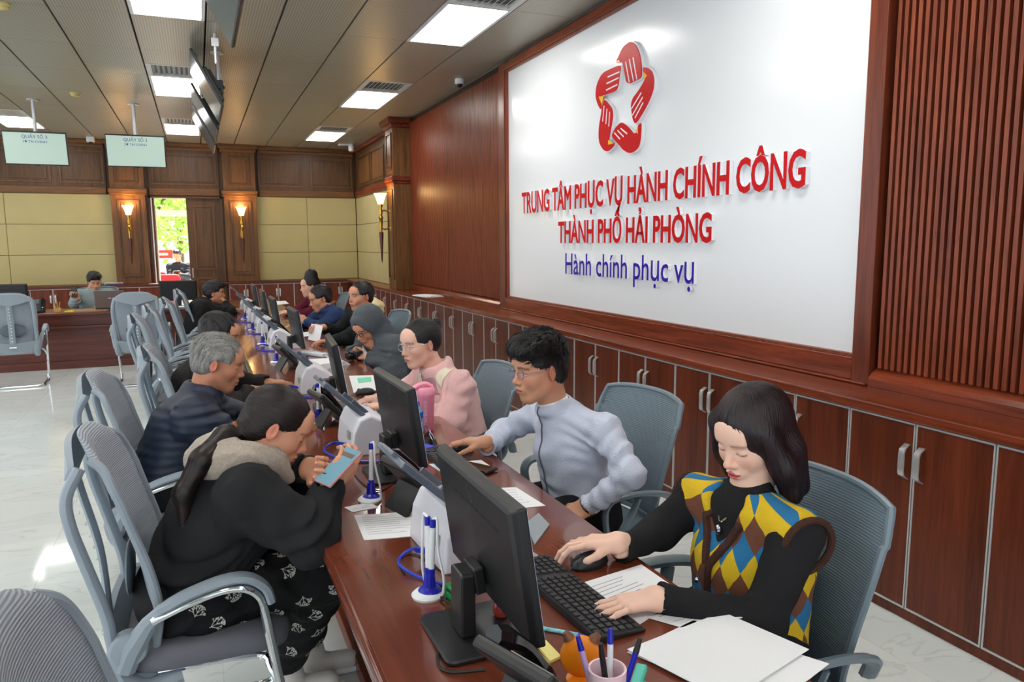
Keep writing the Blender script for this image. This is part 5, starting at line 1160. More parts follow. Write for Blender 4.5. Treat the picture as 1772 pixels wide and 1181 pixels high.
def strands(V, F, c, A, s, style, n, ln, wd, lift, seed=1, tie=None):
    """locks of hair laid along the hair surface, returned as extra quads"""
    rs = np.random.RandomState(seed); bv = BVHTree.FromPolygons([tuple(v) for v in V], [tuple(int(i) for i in f) for f in F])
    fc = V[F].mean(1); nn = np.cross(V[F[:, 1]]-V[F[:, 0]], V[F[:, 2]]-V[F[:, 1]]); ar = np.linalg.norm(nn, axis=1); cum = np.cumsum(ar); pick = np.searchsorted(cum, rs.rand(n)*cum[-1])
    crown = c+s*(-0.045*A[0]+0.125*A[2]); part = c+s*(0.06*A[0]-0.02*A[1]+0.13*A[2]); back = c+s*(-0.13*A[0]+0.03*A[2]) if tie is None else vec(tie)
    OV, OF = [], []; k = 0
    for i in pick:
        p = fc[i]; m = nn[i]/max(ar[i], 1e-9); L = ((p-c) @ A.T)/s
        if style in ('short', 'grey', 'thick'):
            d = p-crown; 
            if style == 'thick' and L[2] > 0.04: d = d+0.06*A[0]+rs.randn(3)*0.03
        elif style == 'bob': d = (p-part)*np.clip((L[2]-0.0)/0.08, 0, 1)*1.2+np.array([0, 0, -0.06])+0.012*A[0]*-1
        else: d = back-p
        d = d+rs.randn(3)*0.012; seg = 3 if ln < 0.05 else 5; l = ln*s*rs.uniform(0.6, 1.25); lo_ = style in ('short', 'grey', 'thick') and L[2] < 0.045; l = l*(0.45 if lo_ else 1.0); lf = lift*(0.25 if lo_ else 1.0); w = wd*rs.uniform(0.6, 1.4); pts = []
        for j in range(seg+1):
            d = d-m*np.dot(d, m); d = d/max(np.linalg.norm(d), 1e-6); t = j/seg
            pts.append((p+m*lf*(0.25+1.0*t)*rs.uniform(0.7, 1.1), np.cross(d, m), w*(1-0.85*t*t)))
            h = bv.find_nearest(Vector(p+d*l/seg))
            if h[0] is None: break
            q = vec(h[0])
            if np.linalg.norm(q-p) < 0.25*l/seg: q = p+d*l/seg
            p = q; m = vec(h[1])
        for j, (q, sd, ww) in enumerate(pts):
            OV += [q-sd*ww, q+sd*ww]
            if j: OF.append((k+2*j-2, k+2*j-1, k+2*j+1, k+2*j))
        k += 2*len(pts)
    return np.concatenate([V, np.array(OV)]), np.concatenate([F, np.array(OF)+len(V)])
M_HAIR = hair_mat('black_hair', (14, 12, 13)); M_HAIRB = hair_mat('dark_brown_hair', (15, 11, 11), (44, 30, 25)); M_HAIRP = hair_mat('plum_black_hair', (18, 12, 15), (46, 28, 34)); M_HAIRG = hair_mat('grey_hair', (70, 70, 70), (176, 174, 168))
M_SKIN = mat('skin', (200, 150, 120), 0.48, attr='Col', sss=0.12)
M_SKIN.node_tree.nodes['Principled BSDF'].inputs['Specular IOR Level'].default_value = 0.35
def fabric(name, rgb, rough=0.85, bump=0.25, bscale=90, var=0.06, vscale=10, sheen=0.0, spec=0.25): return mat(name, rgb, rough, spec=spec, bump=bump, bscale=bscale, var=var, vscale=vscale, sheen=sheen)
# ------------------------------------------------------------------ person
def J(px, py, y): return at_y(px, py, y)
class Person:
    def __init__(s, label, loc, skin=(214, 160, 130), h=0.0035, hh=0.003, cat='person', group=None):
        s.root = thing('person', label, cat, loc, 0, group); s.o = vec(loc); s.skin = skin; s.h = h; s.hh = hh; s.V = []; s.F = []; s.C = []; s.n = 0
    def part(s, V, F, C):
        s.V.append(V); s.F.append(F+s.n); s.C.append(C); s.n += len(V)
    def head(s, c, fwd, up=(0, 0, 1), sc=1.0, hair='short', hm=None, **o):
        A = frame(fwd, up); c = vec(c); s.hc, s.hA, s.hs = c, A, sc; o.setdefault('neck', c-vec((0, 0, 0.17))-A[0]*0.03)
        V, F = head_field(c, A, sc, o).mesh(s.h); s.part(V, F, head_color(V, c, A, sc, o, s.skin))
        if hair:
            hf = hair_field(c, A, sc, hair, o)
            if 'extra' in o: o['extra'](hf, lambda x, y, z: c+sc*(x*A[0]+y*A[1]+z*A[2]))
            am = o.get('spiky', 0.0); hr = np.random.RandomState(3).randn(3, 3)
            nz = None
            if am: nz = lambda P: am*np.sin(((P-c) @ A.T) @ np.array([60, 170, 20])+1.2*np.sin(((P-c) @ A.T) @ np.array([40, 60, 90])))
            V, F = hf.mesh(max(s.h, 0.004), nz)
            ns = o.get('strands', int(2600*(0.0035/s.h)**1.5)); V, F = strands(V, F, c, A, sc, hair, ns, {'bob': 0.085, 'pony': 0.07, 'bun': 0.055, 'updo': 0.06}.get(hair, 0.028), 0.0016 if hair != 'bob' else 0.0022, {'thick': 0.011, 'short': 0.005, 'grey': 0.006}.get(hair, 0.0016), 3, o.get('tie'))
            s.hair = fast_mesh('hair', V, F, hm or M_HAIR, s.root, None, s.o, {'hairco': hair_coords(V, c, A, sc, hair)})
        return s
    def hl(s, x, y, z): return s.hc+s.hs*(x*s.hA[0]+y*s.hA[1]+z*s.hA[2])
    def hand(s, w, d, n, thumb, **k):
        f = Field(); hand_field(f, w, d, n, thumb, **k); V, F = f.mesh(s.hh)
        col = np.repeat(np.array(lin(s.skin))[None], len(V), 0)
        s.part(V, F, col); return s
    def limbs(s, joints, r):
        """hidden coarse trunk so that the figure is whole"""
        f = Field()
        for (a, b), (ra, rb) in zip(joints, r): f.cap(a, b, ra, rb, 0.03)
        V, F = f.mesh(0.016); s.part(V, F, np.repeat(np.array(lin(s.skin))[None], len(V), 0)); return s
    def done(s):
        s.body = fast_mesh('body', np.concatenate(s.V), np.concatenate(s.F), M_SKIN, s.root, np.concatenate(s.C), s.o); return s
    def wear(s, name, f, m, h=None, amp=0.004, seed=1, attrs=None, fr=1.0, rel=0):
        V, F = f.mesh(h or s.h*2, cloth_noise(amp, seed, fr) if amp else None)
        if rel: V = relax(V, F, rel)
        o = fast_mesh(name, V, F, m, s.root, None, s.o, attrs(V) if attrs else None); o['nv'] = len(V); del o['nv']; return o
    def glasses(s, m, r=0.019, thin=0.0013, sq=1.0):
        b = MB(s.o)
        for y in (-1, 1):
            b.tube([s.hl(0.098, y*0.032+r*1.15*math.cos(a), -0.002+r*sq*math.sin(a)) for a in np.linspace(0, 2*math.pi, 21)], thin*s.hs, 6)
            b.tube([s.hl(0.096, y*0.054, 0.004), s.hl(0.05, y*0.078, 0.008), s.hl(-0.01, y*0.082, 0.008), s.hl(-0.02, y*0.081, -0.008)], thin*s.hs, 6)
        b.tube([s.hl(0.1, -0.012, 0.003), s.hl(0.104, 0, 0.006), s.hl(0.1, 0.012, 0.003)], thin*s.hs, 6)
        return b.build('glasses', m, s.root, smooth=True)
def torso(f, pel, chest, nk, sL, sR, r=(0.135, 0.135), flat=1.32, k=0.05, shr=0.075):
    u = nrm(vec(sL)-vec(sR)); pel, chest, nk = vec(pel), vec(chest), vec(nk)
    f.cap(pel, chest, r[0], r[1], k, flat=(u, flat)); f.cap(chest, nk-(nk-chest)*0.25, r[1]*0.88, 0.07, k, flat=(u, 1.35))
    c = (vec(sL)+vec(sR))/2; f.cap(sL, c+(nk-c)*0.3, shr, shr*0.95, k); f.cap(sR, c+(nk-c)*0.3, shr, shr*0.95, k)
def sleeve(f, s, e, w, r=(0.072, 0.06, 0.046), wr=0.004, k=0.035, cut=True, wf=70):
    f.cap(s, e, r[0], r[1], k, wr=wr*0.8, wf=wf); f.cap(e, w, r[1], r[2], k, wr=wr, wf=wf)
    if cut:
        d = nrm(vec(w)-vec(e)); f.half(vec(w)+d*0.0, d, r[2]*1.9+0.02, 0.004); f.cyl(vec(w)-d*0.012, vec(w)+d*0.02, r[2]*0.8, 0.003)
# ================================================================== PEOPLE
A3 = lambda *v: np.array(v, float)
def skel(P, pel, chest, nk, arms, legs=()):
    """coarse hidden trunk and limbs that complete the body"""
    jj = [(pel, chest), (chest, nk)]; rr = [(0.10, 0.10), (0.09, 0.05)]
    for s, e, w in arms: jj += [(s, e), (e, w)]; rr += [(0.045, 0.036), (0.036, 0.026)]
    for h, k, a in legs: jj += [(pel, h), (h, k), (k, a)]; rr += [(0.09, 0.08), (0.07, 0.05), (0.045, 0.035)]
    P.limbs(jj, rr)
def legs_field(hips, knees, anks, r=(0.095, 0.075, 0.058), wr=0.004, seat=None):
    f = Field()
    for h, k, a in zip(hips, knees, anks): f.cap(h, k, r[0], r[1], 0.04, wr=wr); f.cap(k, a, r[1]*0.95, r[2], 0.035, wr=wr); d = nrm(vec(a)-vec(k)); f.half(a, d, r[2]*2.2)
    f.cap(hips[0], hips[1], r[0]*1.2, None, 0.05)
    return f
def staff_legs(P, x, y, m, face=-1, h=0.012, pel=None):
    hips = [A3(x, y-0.09, 0.55), A3(x, y+0.09, 0.55)]; kn = [A3(x+face*0.40, y-0.12, 0.53), A3(x+face*0.40, y+0.12, 0.53)]; an = [A3(x+face*0.36, y-0.12, 0.12), A3(x+face*0.36, y+0.12, 0.12)]
    P.wear('trousers', legs_field(hips, kn, an), m, h, 0.003, 5)
    for a in an: shoe(P, a+A3(0, 0, -0.0), face, M_BLACK)
    return list(zip(hips, kn, an))
def shoe(P, a, face, m, laces=False, d=None):
    d = nrm(d) if d is not None else A3(face, 0, 0); c = vec(a); z = c[2]
    up = Field(); up.cap(c+A3(0, 0, -0.01), c-A3(0, 0, z-0.045), 0.042, 0.040, 0.02); up.cap(c+A3(0, 0, 0.045-z)-d*0.02, c+d*0.13+A3(0, 0, 0.04-z), 0.04, 0.036, 0.03); up.cyl(c-A3(0, 0, z+0.1), c-A3(0, 0, z-0.012), 0.4)
    o = P.wear('shoe', up, m, 0.007, 0.0)
    s = Field(); s.cap(c-d*0.03+A3(0, 0, 0.018-z), c+d*0.145+A3(0, 0, 0.018-z), 0.045, 0.042, 0.01); s.cyl(c-d*0.05-A3(0, 0, z+0.1), c-d*0.05-A3(0, 0, z-0.003), 0.5); s.cyl(c+A3(0, 0, 0.026-z), c+A3(0, 0, 0.2-z), 0.4)
    V, F = s.mesh(0.007); so = fast_mesh('sole', V, F, M_WHITE if m is not M_BLACK else M_BLACK, o, None, P.o)
    if laces:
        u = nrm(np.cross((0, 0, 1), d))
        for i in range(5):
            q = c+d*(0.045+0.017*i)+A3(0, 0, 0.083-0.006*i-z); sg = 1 if i % 2 else -1
            MB(P.o).tube([q-u*0.024-A3(0, 0, 0.012), q-u*0.008+d*0.006*sg, q+u*0.008-d*0.006*sg, q+u*0.024-A3(0, 0, 0.012)], 0.0035, 6).build('lace', M_WHITE, o, smooth=True)
M_BLKCLOTH = fabric('black_cotton', (26, 27, 29), 0.9, 0.3, 260)
M_BLKKNIT = fabric('black_knit', (32, 32, 34), 0.95, 0.4, 420)
M_DARKTR = fabric('dark_trousers', (22, 23, 28), 0.85)
# ---------------------------------------------------------------- 1 woman in the argyle vest
hc = J(1302, 754, 1.50)
P = Person('woman in argyle knit vest and black sweater working at the nearest monitor', (1.24, 1.48, 0), (236, 194, 172), 0.0028, 0.0022)
hf = nrm((-0.95, -0.16, -0.36))
nk = A3(1.30, 1.50, 0.935); ch = A3(1.30, 1.49, 0.76); pe = A3(1.29, 1.48, 0.54)
sL, sR = A3(1.295, 1.325, 0.895), A3(1.26, 1.665, 0.885)
eL, wL = A3(1.165, 1.29, 0.71), at_z(1140, 1036, 0.785); eR, wR = A3(1.16, 1.70, 0.79), at_z(1072, 953, 0.785)
P.head(hc, hf, up=(-0.12, -0.05, 1), sc=1.0, hair='bob', hm=M_HAIRP, strands=4200, fem=1, closed=1, neck=nk, nk=0.9, lip=(206, 76, 88), lipw=0.85, brow=(110, 84, 76), browd=0.5, jaw=0.98)
P.hand(wL, at_z(1050, 1052, 0.772)-wL, (0.0, 0.05, 1), -1, curl=(8, 14, 10), tc=8, spread=6, fore=wL+nrm(eL-wL)*0.07)
P.hand(wR+A3(0, 0, 0.022), at_z(1003, 946, 0.79)-wR-A3(0, 0, 0.01), (0.1, 0.0, 1), 1, curl=(10, 28, 20), tc=12, spread=8, fore=wR+nrm(eR-wR)*0.07)
leg = staff_legs(P, 1.26, 1.48, M_DARKTR)
skel(P, pe, ch, nk, ((sL, eL, wL), (sR, eR, wR)), leg); P.done()
f = Field(); torso(f, pe, ch, nk, sL, sR, (0.115, 0.118), 1.3, 0.05, 0.056)
sleeve(f, sL, eL, wL, (0.058, 0.050, 0.037), 0.0035); sleeve(f, sR, eR, wR, (0.058, 0.048, 0.036), 0.0035)
f.cap(nk+A3(0, 0, -0.03), nk+A3(-0.012, 0, 0.05), 0.062, 0.056, 0.02); f.cyl(nk+A3(-0.013, 0, 0.045), nk+A3(-0.03, 0, 0.14), 0.075)
P.wear('sweater', f, M_BLKKNIT, 0.006, 0.002, 11)
f = Field(); torso(f, pe+A3(0, 0, 0.0), ch, nk-A3(0, 0, 0.0), sL, sR, (0.126, 0.128), 1.31, 0.05, 0.068)
d = nrm(eL-sL); f.half(sL+A3(0.0, -0.04, -0.01), (-0.05, -0.97, -0.1), 0.10, 0.01); f.half(sR+A3(0, 0.04, -0.01), (-0.05, 0.97, -0.1), 0.10, 0.01)
f.cap(nk+A3(0.01, 0, 0.0), nk+A3(-0.02, 0, 0.2), 0.072, 0.08, 0.01, sub=True)
f.cap(nk+A3(-0.09, 0, 0.0), ch+A3(-0.16, 0.0, 0.02), 0.062, 0.012, 0.01, sub=True)
def argyle_uv(V):
    q = V-A3(1.30, 1.49, 0.74); a = np.arctan2(q[:, 1], -q[:, 0]); return {'uvw': np.stack([a*0.145, q[:, 2]+0.15*q[:, 0]*0, q[:, 0]*0], 1)}
def argyle_mat():
    m = bpy.data.materials.new('argyle_knit'); m.use_nodes = True; nt = m.node_tree; N = nt.nodes.new; L = nt.links.new; b = nt.nodes['Principled BSDF']
    at = N('ShaderNodeAttribute'); at.attribute_name = 'uvw'; sp = N('ShaderNodeSeparateXYZ')
    nz = N('ShaderNodeTexNoise'); nz.inputs['Scale'].default_value = 18; L(at.outputs['Vector'], nz.inputs['Vector'])
    vm = N('ShaderNodeVectorMath'); vm.operation = 'MULTIPLY_ADD'; vm.inputs[1].default_value = (0.014, 0.014, 0); L(nz.outputs['Color'], vm.inputs[0]); L(at.outputs['Vector'], vm.inputs[2]); L(vm.outputs[0], sp.inputs[0])
    def M(op, a, v=None, c=None):
        n = N('ShaderNodeMath'); n.operation = op
        for i, q in enumerate((a, v, c)):
            if q is None: continue
            if hasattr(q, 'is_linked'): L(q, n.inputs[i])
            else: n.inputs[i].default_value = q
        return n.outputs[0]
    u = M('MULTIPLY', sp.outputs['X'], 1/0.062); v = M('MULTIPLY', sp.outputs['Y'], 1/0.098)
    i = M('FLOOR', M('ADD', u, v)); j = M('FLOOR', M('SUBTRACT', u, v))
    k = M('MODULO', M('ADD', M('ADD', i, M('MULTIPLY', j, 2.0)), 300.0), 3.0)
    cr = N('ShaderNodeValToRGB'); cr.color_ramp.interpolation = 'CONSTANT'; e = cr.color_ramp.elements
    e[0].position = 0; e[0].color = (*lin((110, 66, 46)), 1); e[1].position = 0.33; e[1].color = (*lin((214, 178, 26)), 1); x = e.new(0.66); x.color = (*lin((36, 112, 158)), 1)
    L(M('DIVIDE', M('ADD', k, 0.3), 3.0), cr.inputs[0]); L(cr.outputs[0], b.inputs['Base Color']); b.inputs['Roughness'].default_value = 0.95
    n2 = N('ShaderNodeTexNoise'); n2.inputs['Scale'].default_value = 350; L(at.outputs['Vector'], n2.inputs['Vector']); bp = N('ShaderNodeBump'); bp.inputs['Strength'].default_value = 0.5; bp.inputs['Distance'].default_value = 0.004; L(n2.outputs['Fac'], bp.inputs['Height']); L(bp.outputs[0], b.inputs['Normal'])
    return m
vest = P.wear('knit_vest', f, argyle_mat(), 0.006, 0.002, 12, argyle_uv)
M_BAND = fabric('brown_rib_knit', (70, 44, 36), 0.95, 0.5, 300)
def surf_tube(P, obj, pts, r, name, m, n=7, off=0.002, flat=1.0, parent=None):
    """tube lying on a garment: points are pulled to its surface"""
    bv = BVHTree.FromObject(obj, bpy.context.evaluated_depsgraph_get()); out = []
    for p in interp(pts, 6):
        h = bv.find_nearest(Vector(p-P.o)); q = vec(h[0])+vec(h[1])*off if h[0] is not None else p-P.o; out.append(q)
    return MB().tube(out, r, n, flat=flat).build(name, m, parent or P.root, smooth=True)
surf_tube(P, vest, [nk+A3(0.03, -0.075, 0.0), nk+A3(-0.07, -0.06, -0.05), ch+A3(-0.14, -0.035, 0.08), ch+A3(-0.16, -0.005, 0.02), ch+A3(-0.15, 0.0, -0.08), pe+A3(-0.17, 0, 0.06)], 0.011, 'vest_band', M_BAND, parent=vest)
surf_tube(P, vest, [nk+A3(0.03, 0.075, 0.0), nk+A3(-0.07, 0.06, -0.05), ch+A3(-0.14, 0.035, 0.08), ch+A3(-0.16, 0.01, 0.02)], 0.011, 'vest_band', M_BAND, parent=vest)
for s, sg in ((sL, -1), (sR, 1)):
    c = s+A3(0.0, sg*0.036, -0.012); n = nrm((-0.15, sg*0.93, -0.15)); B = frame(n)
    MB(P.o).tube([c+B[1]*0.064*math.cos(a)+B[2]*(0.07*math.sin(a)-0.004) for a in np.linspace(0, 2*math.pi, 25)], 0.009, 8).build('armhole_band', M_BAND, vest, smooth=True)
for q in (ch+A3(-0.17, 0, -0.02), ch+A3(-0.16, 0, -0.11)): MB(P.o).ell(q, (0.007, 0.007, 0.007), 10, 6).build('button', M_CHROME, vest, smooth=True)
neck_l = [nk+A3(0.0, -0.055, 0.03), nk+A3(-0.06, -0.035, -0.005), nk+A3(-0.095, 0.0, -0.055), nk+A3(-0.06, 0.035, -0.005), nk+A3(0.0, 0.055, 0.03)]
MB(P.o).tube(interp(neck_l, 6), 0.0028, 6).ell(nk+A3(-0.10, 0, -0.075), (0.006, 0.011, 0.014), 10, 6).build('necklace', M_CHROME, P.root, smooth=True)
# ---------------------------------------------------------------- 2 man in the pale blue jacket
P = Person('man in pale blue zip jacket with glasses, right hand on mouse', (1.38, 2.55, 0), (206, 150, 118), 0.0032, 0.0025)
hc = J(933, 638, 2.55); nk = A3(1.245, 2.55, 0.965); ch = A3(1.31, 2.55, 0.80); pe = A3(1.36, 2.55, 0.56)
sL, sR = A3(1.35, 2.35, 0.905), A3(1.27, 2.755, 0.89); eL, wL = J(1092, 822, 2.19), J(1018, 876, 2.29); eR, wR = A3(1.15, 2.86, 0.80), at_z(842, 774, 0.79)
P.head(hc, (-0.97, -0.10, -0.12), sc=1.03, hair='thick', neck=nk, spiky=0.0012, strands=5000, gaze=0.0, lip=(176, 98, 86), jaw=1.02)
P.glasses(mat('frame_violet', (150, 140, 170), 0.25, 0.4), 0.018, 0.0014, 0.85)
P.hand(wR+A3(0, 0, 0.02), at_z(790, 772, 0.79)-wR, (0, 0.05, 1), 1, curl=(12, 30, 20), tc=14, spread=6, fore=wR+nrm(eR-wR)*0.07)
P.hand(wL, A3(-0.75, 0.1, -0.35), (-0.3, -0.5, 0.7), -1, curl=(35, 45, 30), tc=20, spread=3, fore=wL+nrm(eL-wL)*0.07)
leg = staff_legs(P, 1.36, 2.55, M_DARKTR); skel(P, pe, ch, nk, ((sL, eL, wL), (sR, eR, wR)), leg); P.done()
M_PBLUE = fabric('pale_blue_cotton', (196, 203, 220), 0.75, 0.25, 160)
f = Field(); torso(f, pe, ch, nk, sL, sR, (0.128, 0.128), 1.28, 0.05, 0.058)
f.cap(sL, eL, 0.061, 0.049, 0.035, wr=0.006, wf=110); f.cap(eL, wL, 0.049, 0.038, 0.025, wr=0.005, wf=120); f.cap(sR, eR, 0.06, 0.049, 0.035, wr=0.005, wf=110); f.cap(eR, wR, 0.049, 0.037, 0.03, wr=0.005, wf=110)
for w, e in ((wL, eL), (wR, eR)): d = nrm(w-e); f.half(w, d, 0.09); f.cyl(w-d*0.012, w+d*0.02, 0.03)
f.tor(nk+A3(-0.005, 0, 0.005), (-0.3, 0, 1), 0.062, 0.012, 0.012, 2.6); f.cap(nk+A3(0, 0, 0.02), nk+A3(-0.03, 0, 0.15), 0.056, 0.066, 0.006, sub=True)
jk = P.wear('jacket', f, M_PBLUE, 0.006, 0.006, 21)
surf_tube(P, jk, [nk+A3(-0.085, -0.01, 0.02), nk+A3(-0.10, -0.01, -0.05), ch+A3(-0.18, -0.01, 0.02), ch+A3(-0.18, -0.01, -0.08), pe+A3(-0.19, -0.01, 0.05)], 0.003, 'zipper', mat('zip_grey', (90, 94, 104), 0.4), parent=jk)
MB(P.o).tor if False else None
MB(P.o).tube([wL+nrm(wL-eL)*0.004+0.034*(math.cos(a)*frame(wL-eL)[1]+math.sin(a)*frame(wL-eL)[2]) for a in np.linspace(0, 2*math.pi, 17)], 0.006, 6).build('watch_strap', M_BLACK, P.root, smooth=True)
MB(P.o).lathe(wL+frame(wL-eL)[2]*0.034-frame(wL-eL)[1]*0.012, [(0.016, 0), (0.016, 0.007)], 16, axis=frame(wL-eL)[2]).build('watch_case', M_CHROME, P.root, smooth=True)
sh = Field(); sh.tor(nk+A3(-0.01, 0, 0.025), (-0.3, 0, 1), 0.054, 0.006, 0.01, 2.4); P.wear('shirt_collar', sh, M_PAPER, 0.005, 0)
# ---------------------------------------------------------------- 3 woman in the pink coat
P = Person('woman in pink coat with glasses and hair bun typing on a keyboard', (1.3, 3.75, 0), (232, 186, 164), 0.0042, 0.0032)
hc = J(727, 594, 3.75); nk = A3(1.12, 3.75, 0.94); ch = A3(1.19, 3.74, 0.78); pe = A3(1.24, 3.73, 0.54)
sL, sR = A3(1.20, 3.57, 0.875), A3(1.13, 3.93, 0.87); eL, wL = A3(1.12, 3.50, 0.70), at_z(668, 705, 0.785); eR, wR = A3(1.04, 3.98, 0.78), at_z(660, 691, 0.785)
P.head(hc, (-0.93, -0.30, -0.16), sc=1.03, hair='bun', neck=nk, fem=1, nk=0.9, lip=(190, 92, 92), brow=(60, 44, 40), browd=0.6)
P.glasses(M_ALU, 0.02, 0.0012)
P.hand(wL+A3(0, 0, 0.01), A3(-1, 0.12, -0.06), (0, 0, 1), -1, curl=(15, 30, 20), tc=14, fore=wL+nrm(eL-wL)*0.07); P.hand(wR+A3(0, 0, 0.01), A3(-1, -0.05, -0.06), (0, 0, 1), 1, curl=(15, 30, 20), tc=14, fore=wR+nrm(eR-wR)*0.07)
leg = staff_legs(P, 1.25, 3.73, M_DARKTR); skel(P, pe, ch, nk, ((sL, eL, wL), (sR, eR, wR)), leg); P.done()
M_PINKC = fabric('pink_wool', (230, 184, 182), 0.95, 0.35, 220, sheen=0.3); M_CREAMC = fabric('cream_wool', (232, 222, 200), 0.95, 0.35, 220); M_MAUVE = fabric('mauve_wool', (176, 132, 138), 0.95, 0.35, 220)
f = Field(); torso(f, pe-A3(0, 0, 0.04), ch, nk, sL, sR, (0.165, 0.145), 1.26, 0.06, 0.062)
sleeve(f, sL, eL, wL+A3(0.06, -0.02, 0.01), (0.076, 0.07, 0.056), 0.005); sleeve(f, sR, eR, wR+A3(0.06, 0, 0.01), (0.076, 0.07, 0.055), 0.005)
f.tor(nk+A3(0.01, 0, 0.0), (-0.35, 0, 1), 0.075, 0.02, 0.02, 1.6); f.cap(nk+A3(0, 0, 0.02), nk+A3(-0.03, 0, 0.15), 0.06, 0.07, 0.006, sub=True)
ct_ = P.wear('coat', f, M_PINKC, 0.008, 0.006, 31)
def patch(P, obj, quad, name, m, n=8, off=0.004, parent=None):
    """cloth patch laid on a garment: quad corners pulled to the surface"""
    bv = BVHTree.FromObject(obj, bpy.context.evaluated_depsgraph_get()); Q = [vec(q) for q in quad]; G = []
    for i in range(n+1):
        r = []
        for j in range(n+1):
            a, b = i/n, j/n; p = Q[0]*(1-a)*(1-b)+Q[1]*a*(1-b)+Q[2]*a*b+Q[3]*(1-a)*b-P.o
            h = bv.find_nearest(Vector(p)); r.append(vec(h[0])+vec(h[1])*off)
        G.append(r)
    return MB().grid(G).build(name, m, parent or obj, smooth=True, solid=0.004, angle=80)
patch(P, ct_, [nk+A3(0.03, -0.10, 0.02), nk+A3(-0.06, -0.12, -0.02), sL+A3(-0.10, 0.02, -0.02), sL+A3(-0.02, 0.02, 0.07)], 'cream_collar_patch', M_CREAMC)
patch(P, ct_, [nk+A3(-0.06, -0.11, -0.03), nk+A3(-0.10, -0.02, -0.06), ch+A3(-0.20, -0.03, 0.03), sL+A3(-0.12, 0.02, -0.04)], 'mauve_lapel', M_MAUVE)
patch(P, ct_, [nk+A3(-0.09, -0.03, -0.02), nk+A3(-0.09, 0.06, -0.02), ch+A3(-0.2, 0.05, -0.03), ch+A3(-0.2, -0.02, -0.03)], 'cream_scarf', M_CREAMC, off=0.006)
# ---------------------------------------------------------------- 4 man in the grey hood
P = Person('man in dark grey hooded parka and glasses looking down at a camera', (1.28, 5.4, 0), (204, 146, 116), 0.005, 0.004)
hc = J(636, 566, 5.42); nk = A3(1.17, 5.42, 0.88); ch = A3(1.23, 5.4, 0.75); pe = A3(1.27, 5.4, 0.54)
sL, sR = A3(1.29, 5.18, 0.86), A3(1.16, 5.63, 0.86); eL, wL = A3(1.25, 5.14, 0.68), A3(1.11, 5.33, 0.785); eR, wR = A3(1.10, 5.70, 0.72), A3(1.05, 5.54, 0.80)
P.head(hc, (-0.78, -0.42, -0.50), up=(-0.4, -0.2, 1), sc=1.05, hair='short', neck=nk); P.glasses(M_BLACK, 0.019, 0.0022, 0.8)
P.hand(wL, A3(-0.8, 0.5, 0.05), (-0.2, -0.55, 0.8), -1, curl=(40, 50, 30), tc=25, fore=wL+nrm(eL-wL)*0.07); P.hand(wR, A3(-0.4, -0.8, 0.0), (-0.75, 0.3, 0.5), 1, curl=(40, 50, 30), tc=25, fore=wR+nrm(eR-wR)*0.07)
leg = staff_legs(P, 1.28, 5.4, M_DARKTR); skel(P, pe, ch, nk, ((sL, eL, wL), (sR, eR, wR)), leg); P.done()
M_PARKA = fabric('grey_parka', (82, 88, 94), 0.7, 0.3, 120)
f = Field(); torso(f, pe, ch, nk, sL, sR, (0.165, 0.165), 1.3, 0.05, 0.085); sleeve(f, sL, eL, wL, (0.088, 0.078, 0.055), 0.006, wf=60); sleeve(f, sR, eR, wR, (0.088, 0.075, 0.052), 0.006, wf=60)
f.cap(nk+A3(-0.14, -0.03, 0.02), ch+A3(-0.22, -0.02, -0.02), 0.035, 0.03, 0.02, sub=True)
pk = P.wear('parka', f, M_PARKA, 0.009, 0.005, 41)
f = Field(); A = P.hA; g = P.hl
f.ell(g(-0.025, 0, 0.03), (0.135, 0.118, 0.128), A, 0.02); f.ell(g(-0.05, 0, -0.06), (0.10, 0.11, 0.11), A, 0.04); f.cap(g(-0.07, 0, -0.1), nk+A3(0.05, 0, -0.02), 0.10, 0.11, 0.05, flat=(A[1], 1.2))
f.ell(g(0.10, 0, -0.03), (0.12, 0.082, 0.098), A, 0.02, True); f.ell(g(0.0, 0, 0.02), (0.098, 0.082, 0.098), A, 0.01, True); f.cap(g(0.06, 0, -0.1), g(0.10, 0, -0.25), 0.07, 0.07, 0.02, sub=True)
P.wear('hood', f, M_PARKA, 0.009, 0.004, 42)
patch(P, pk, [nk+A3(-0.12, -0.10, -0.06), nk+A3(-0.12, 0.02, -0.06), ch+A3(-0.22, -0.02, -0.10), ch+A3(-0.22, -0.07, -0.10)], 'white_shirt_front', M_PAPER, off=0.003)
t = thing('camera', 'black camera held by the man in the grey hood', 'camera', tuple(A3(1.02, 5.40, 0.79)), 0.4)
MB().rbox((-0.03, -0.055, -0.03), (0.03, 0.055, 0.035), 0.012, 1).build('camera_body', M_BLACK, t, smooth=True); MB().lathe((-0.03, 0, 0), [(0.028, 0), (0.028, -0.04), (0.024, -0.045)], 16, axis=(1, 0, 0)).build('lens', M_BLACKG, t, smooth=True)
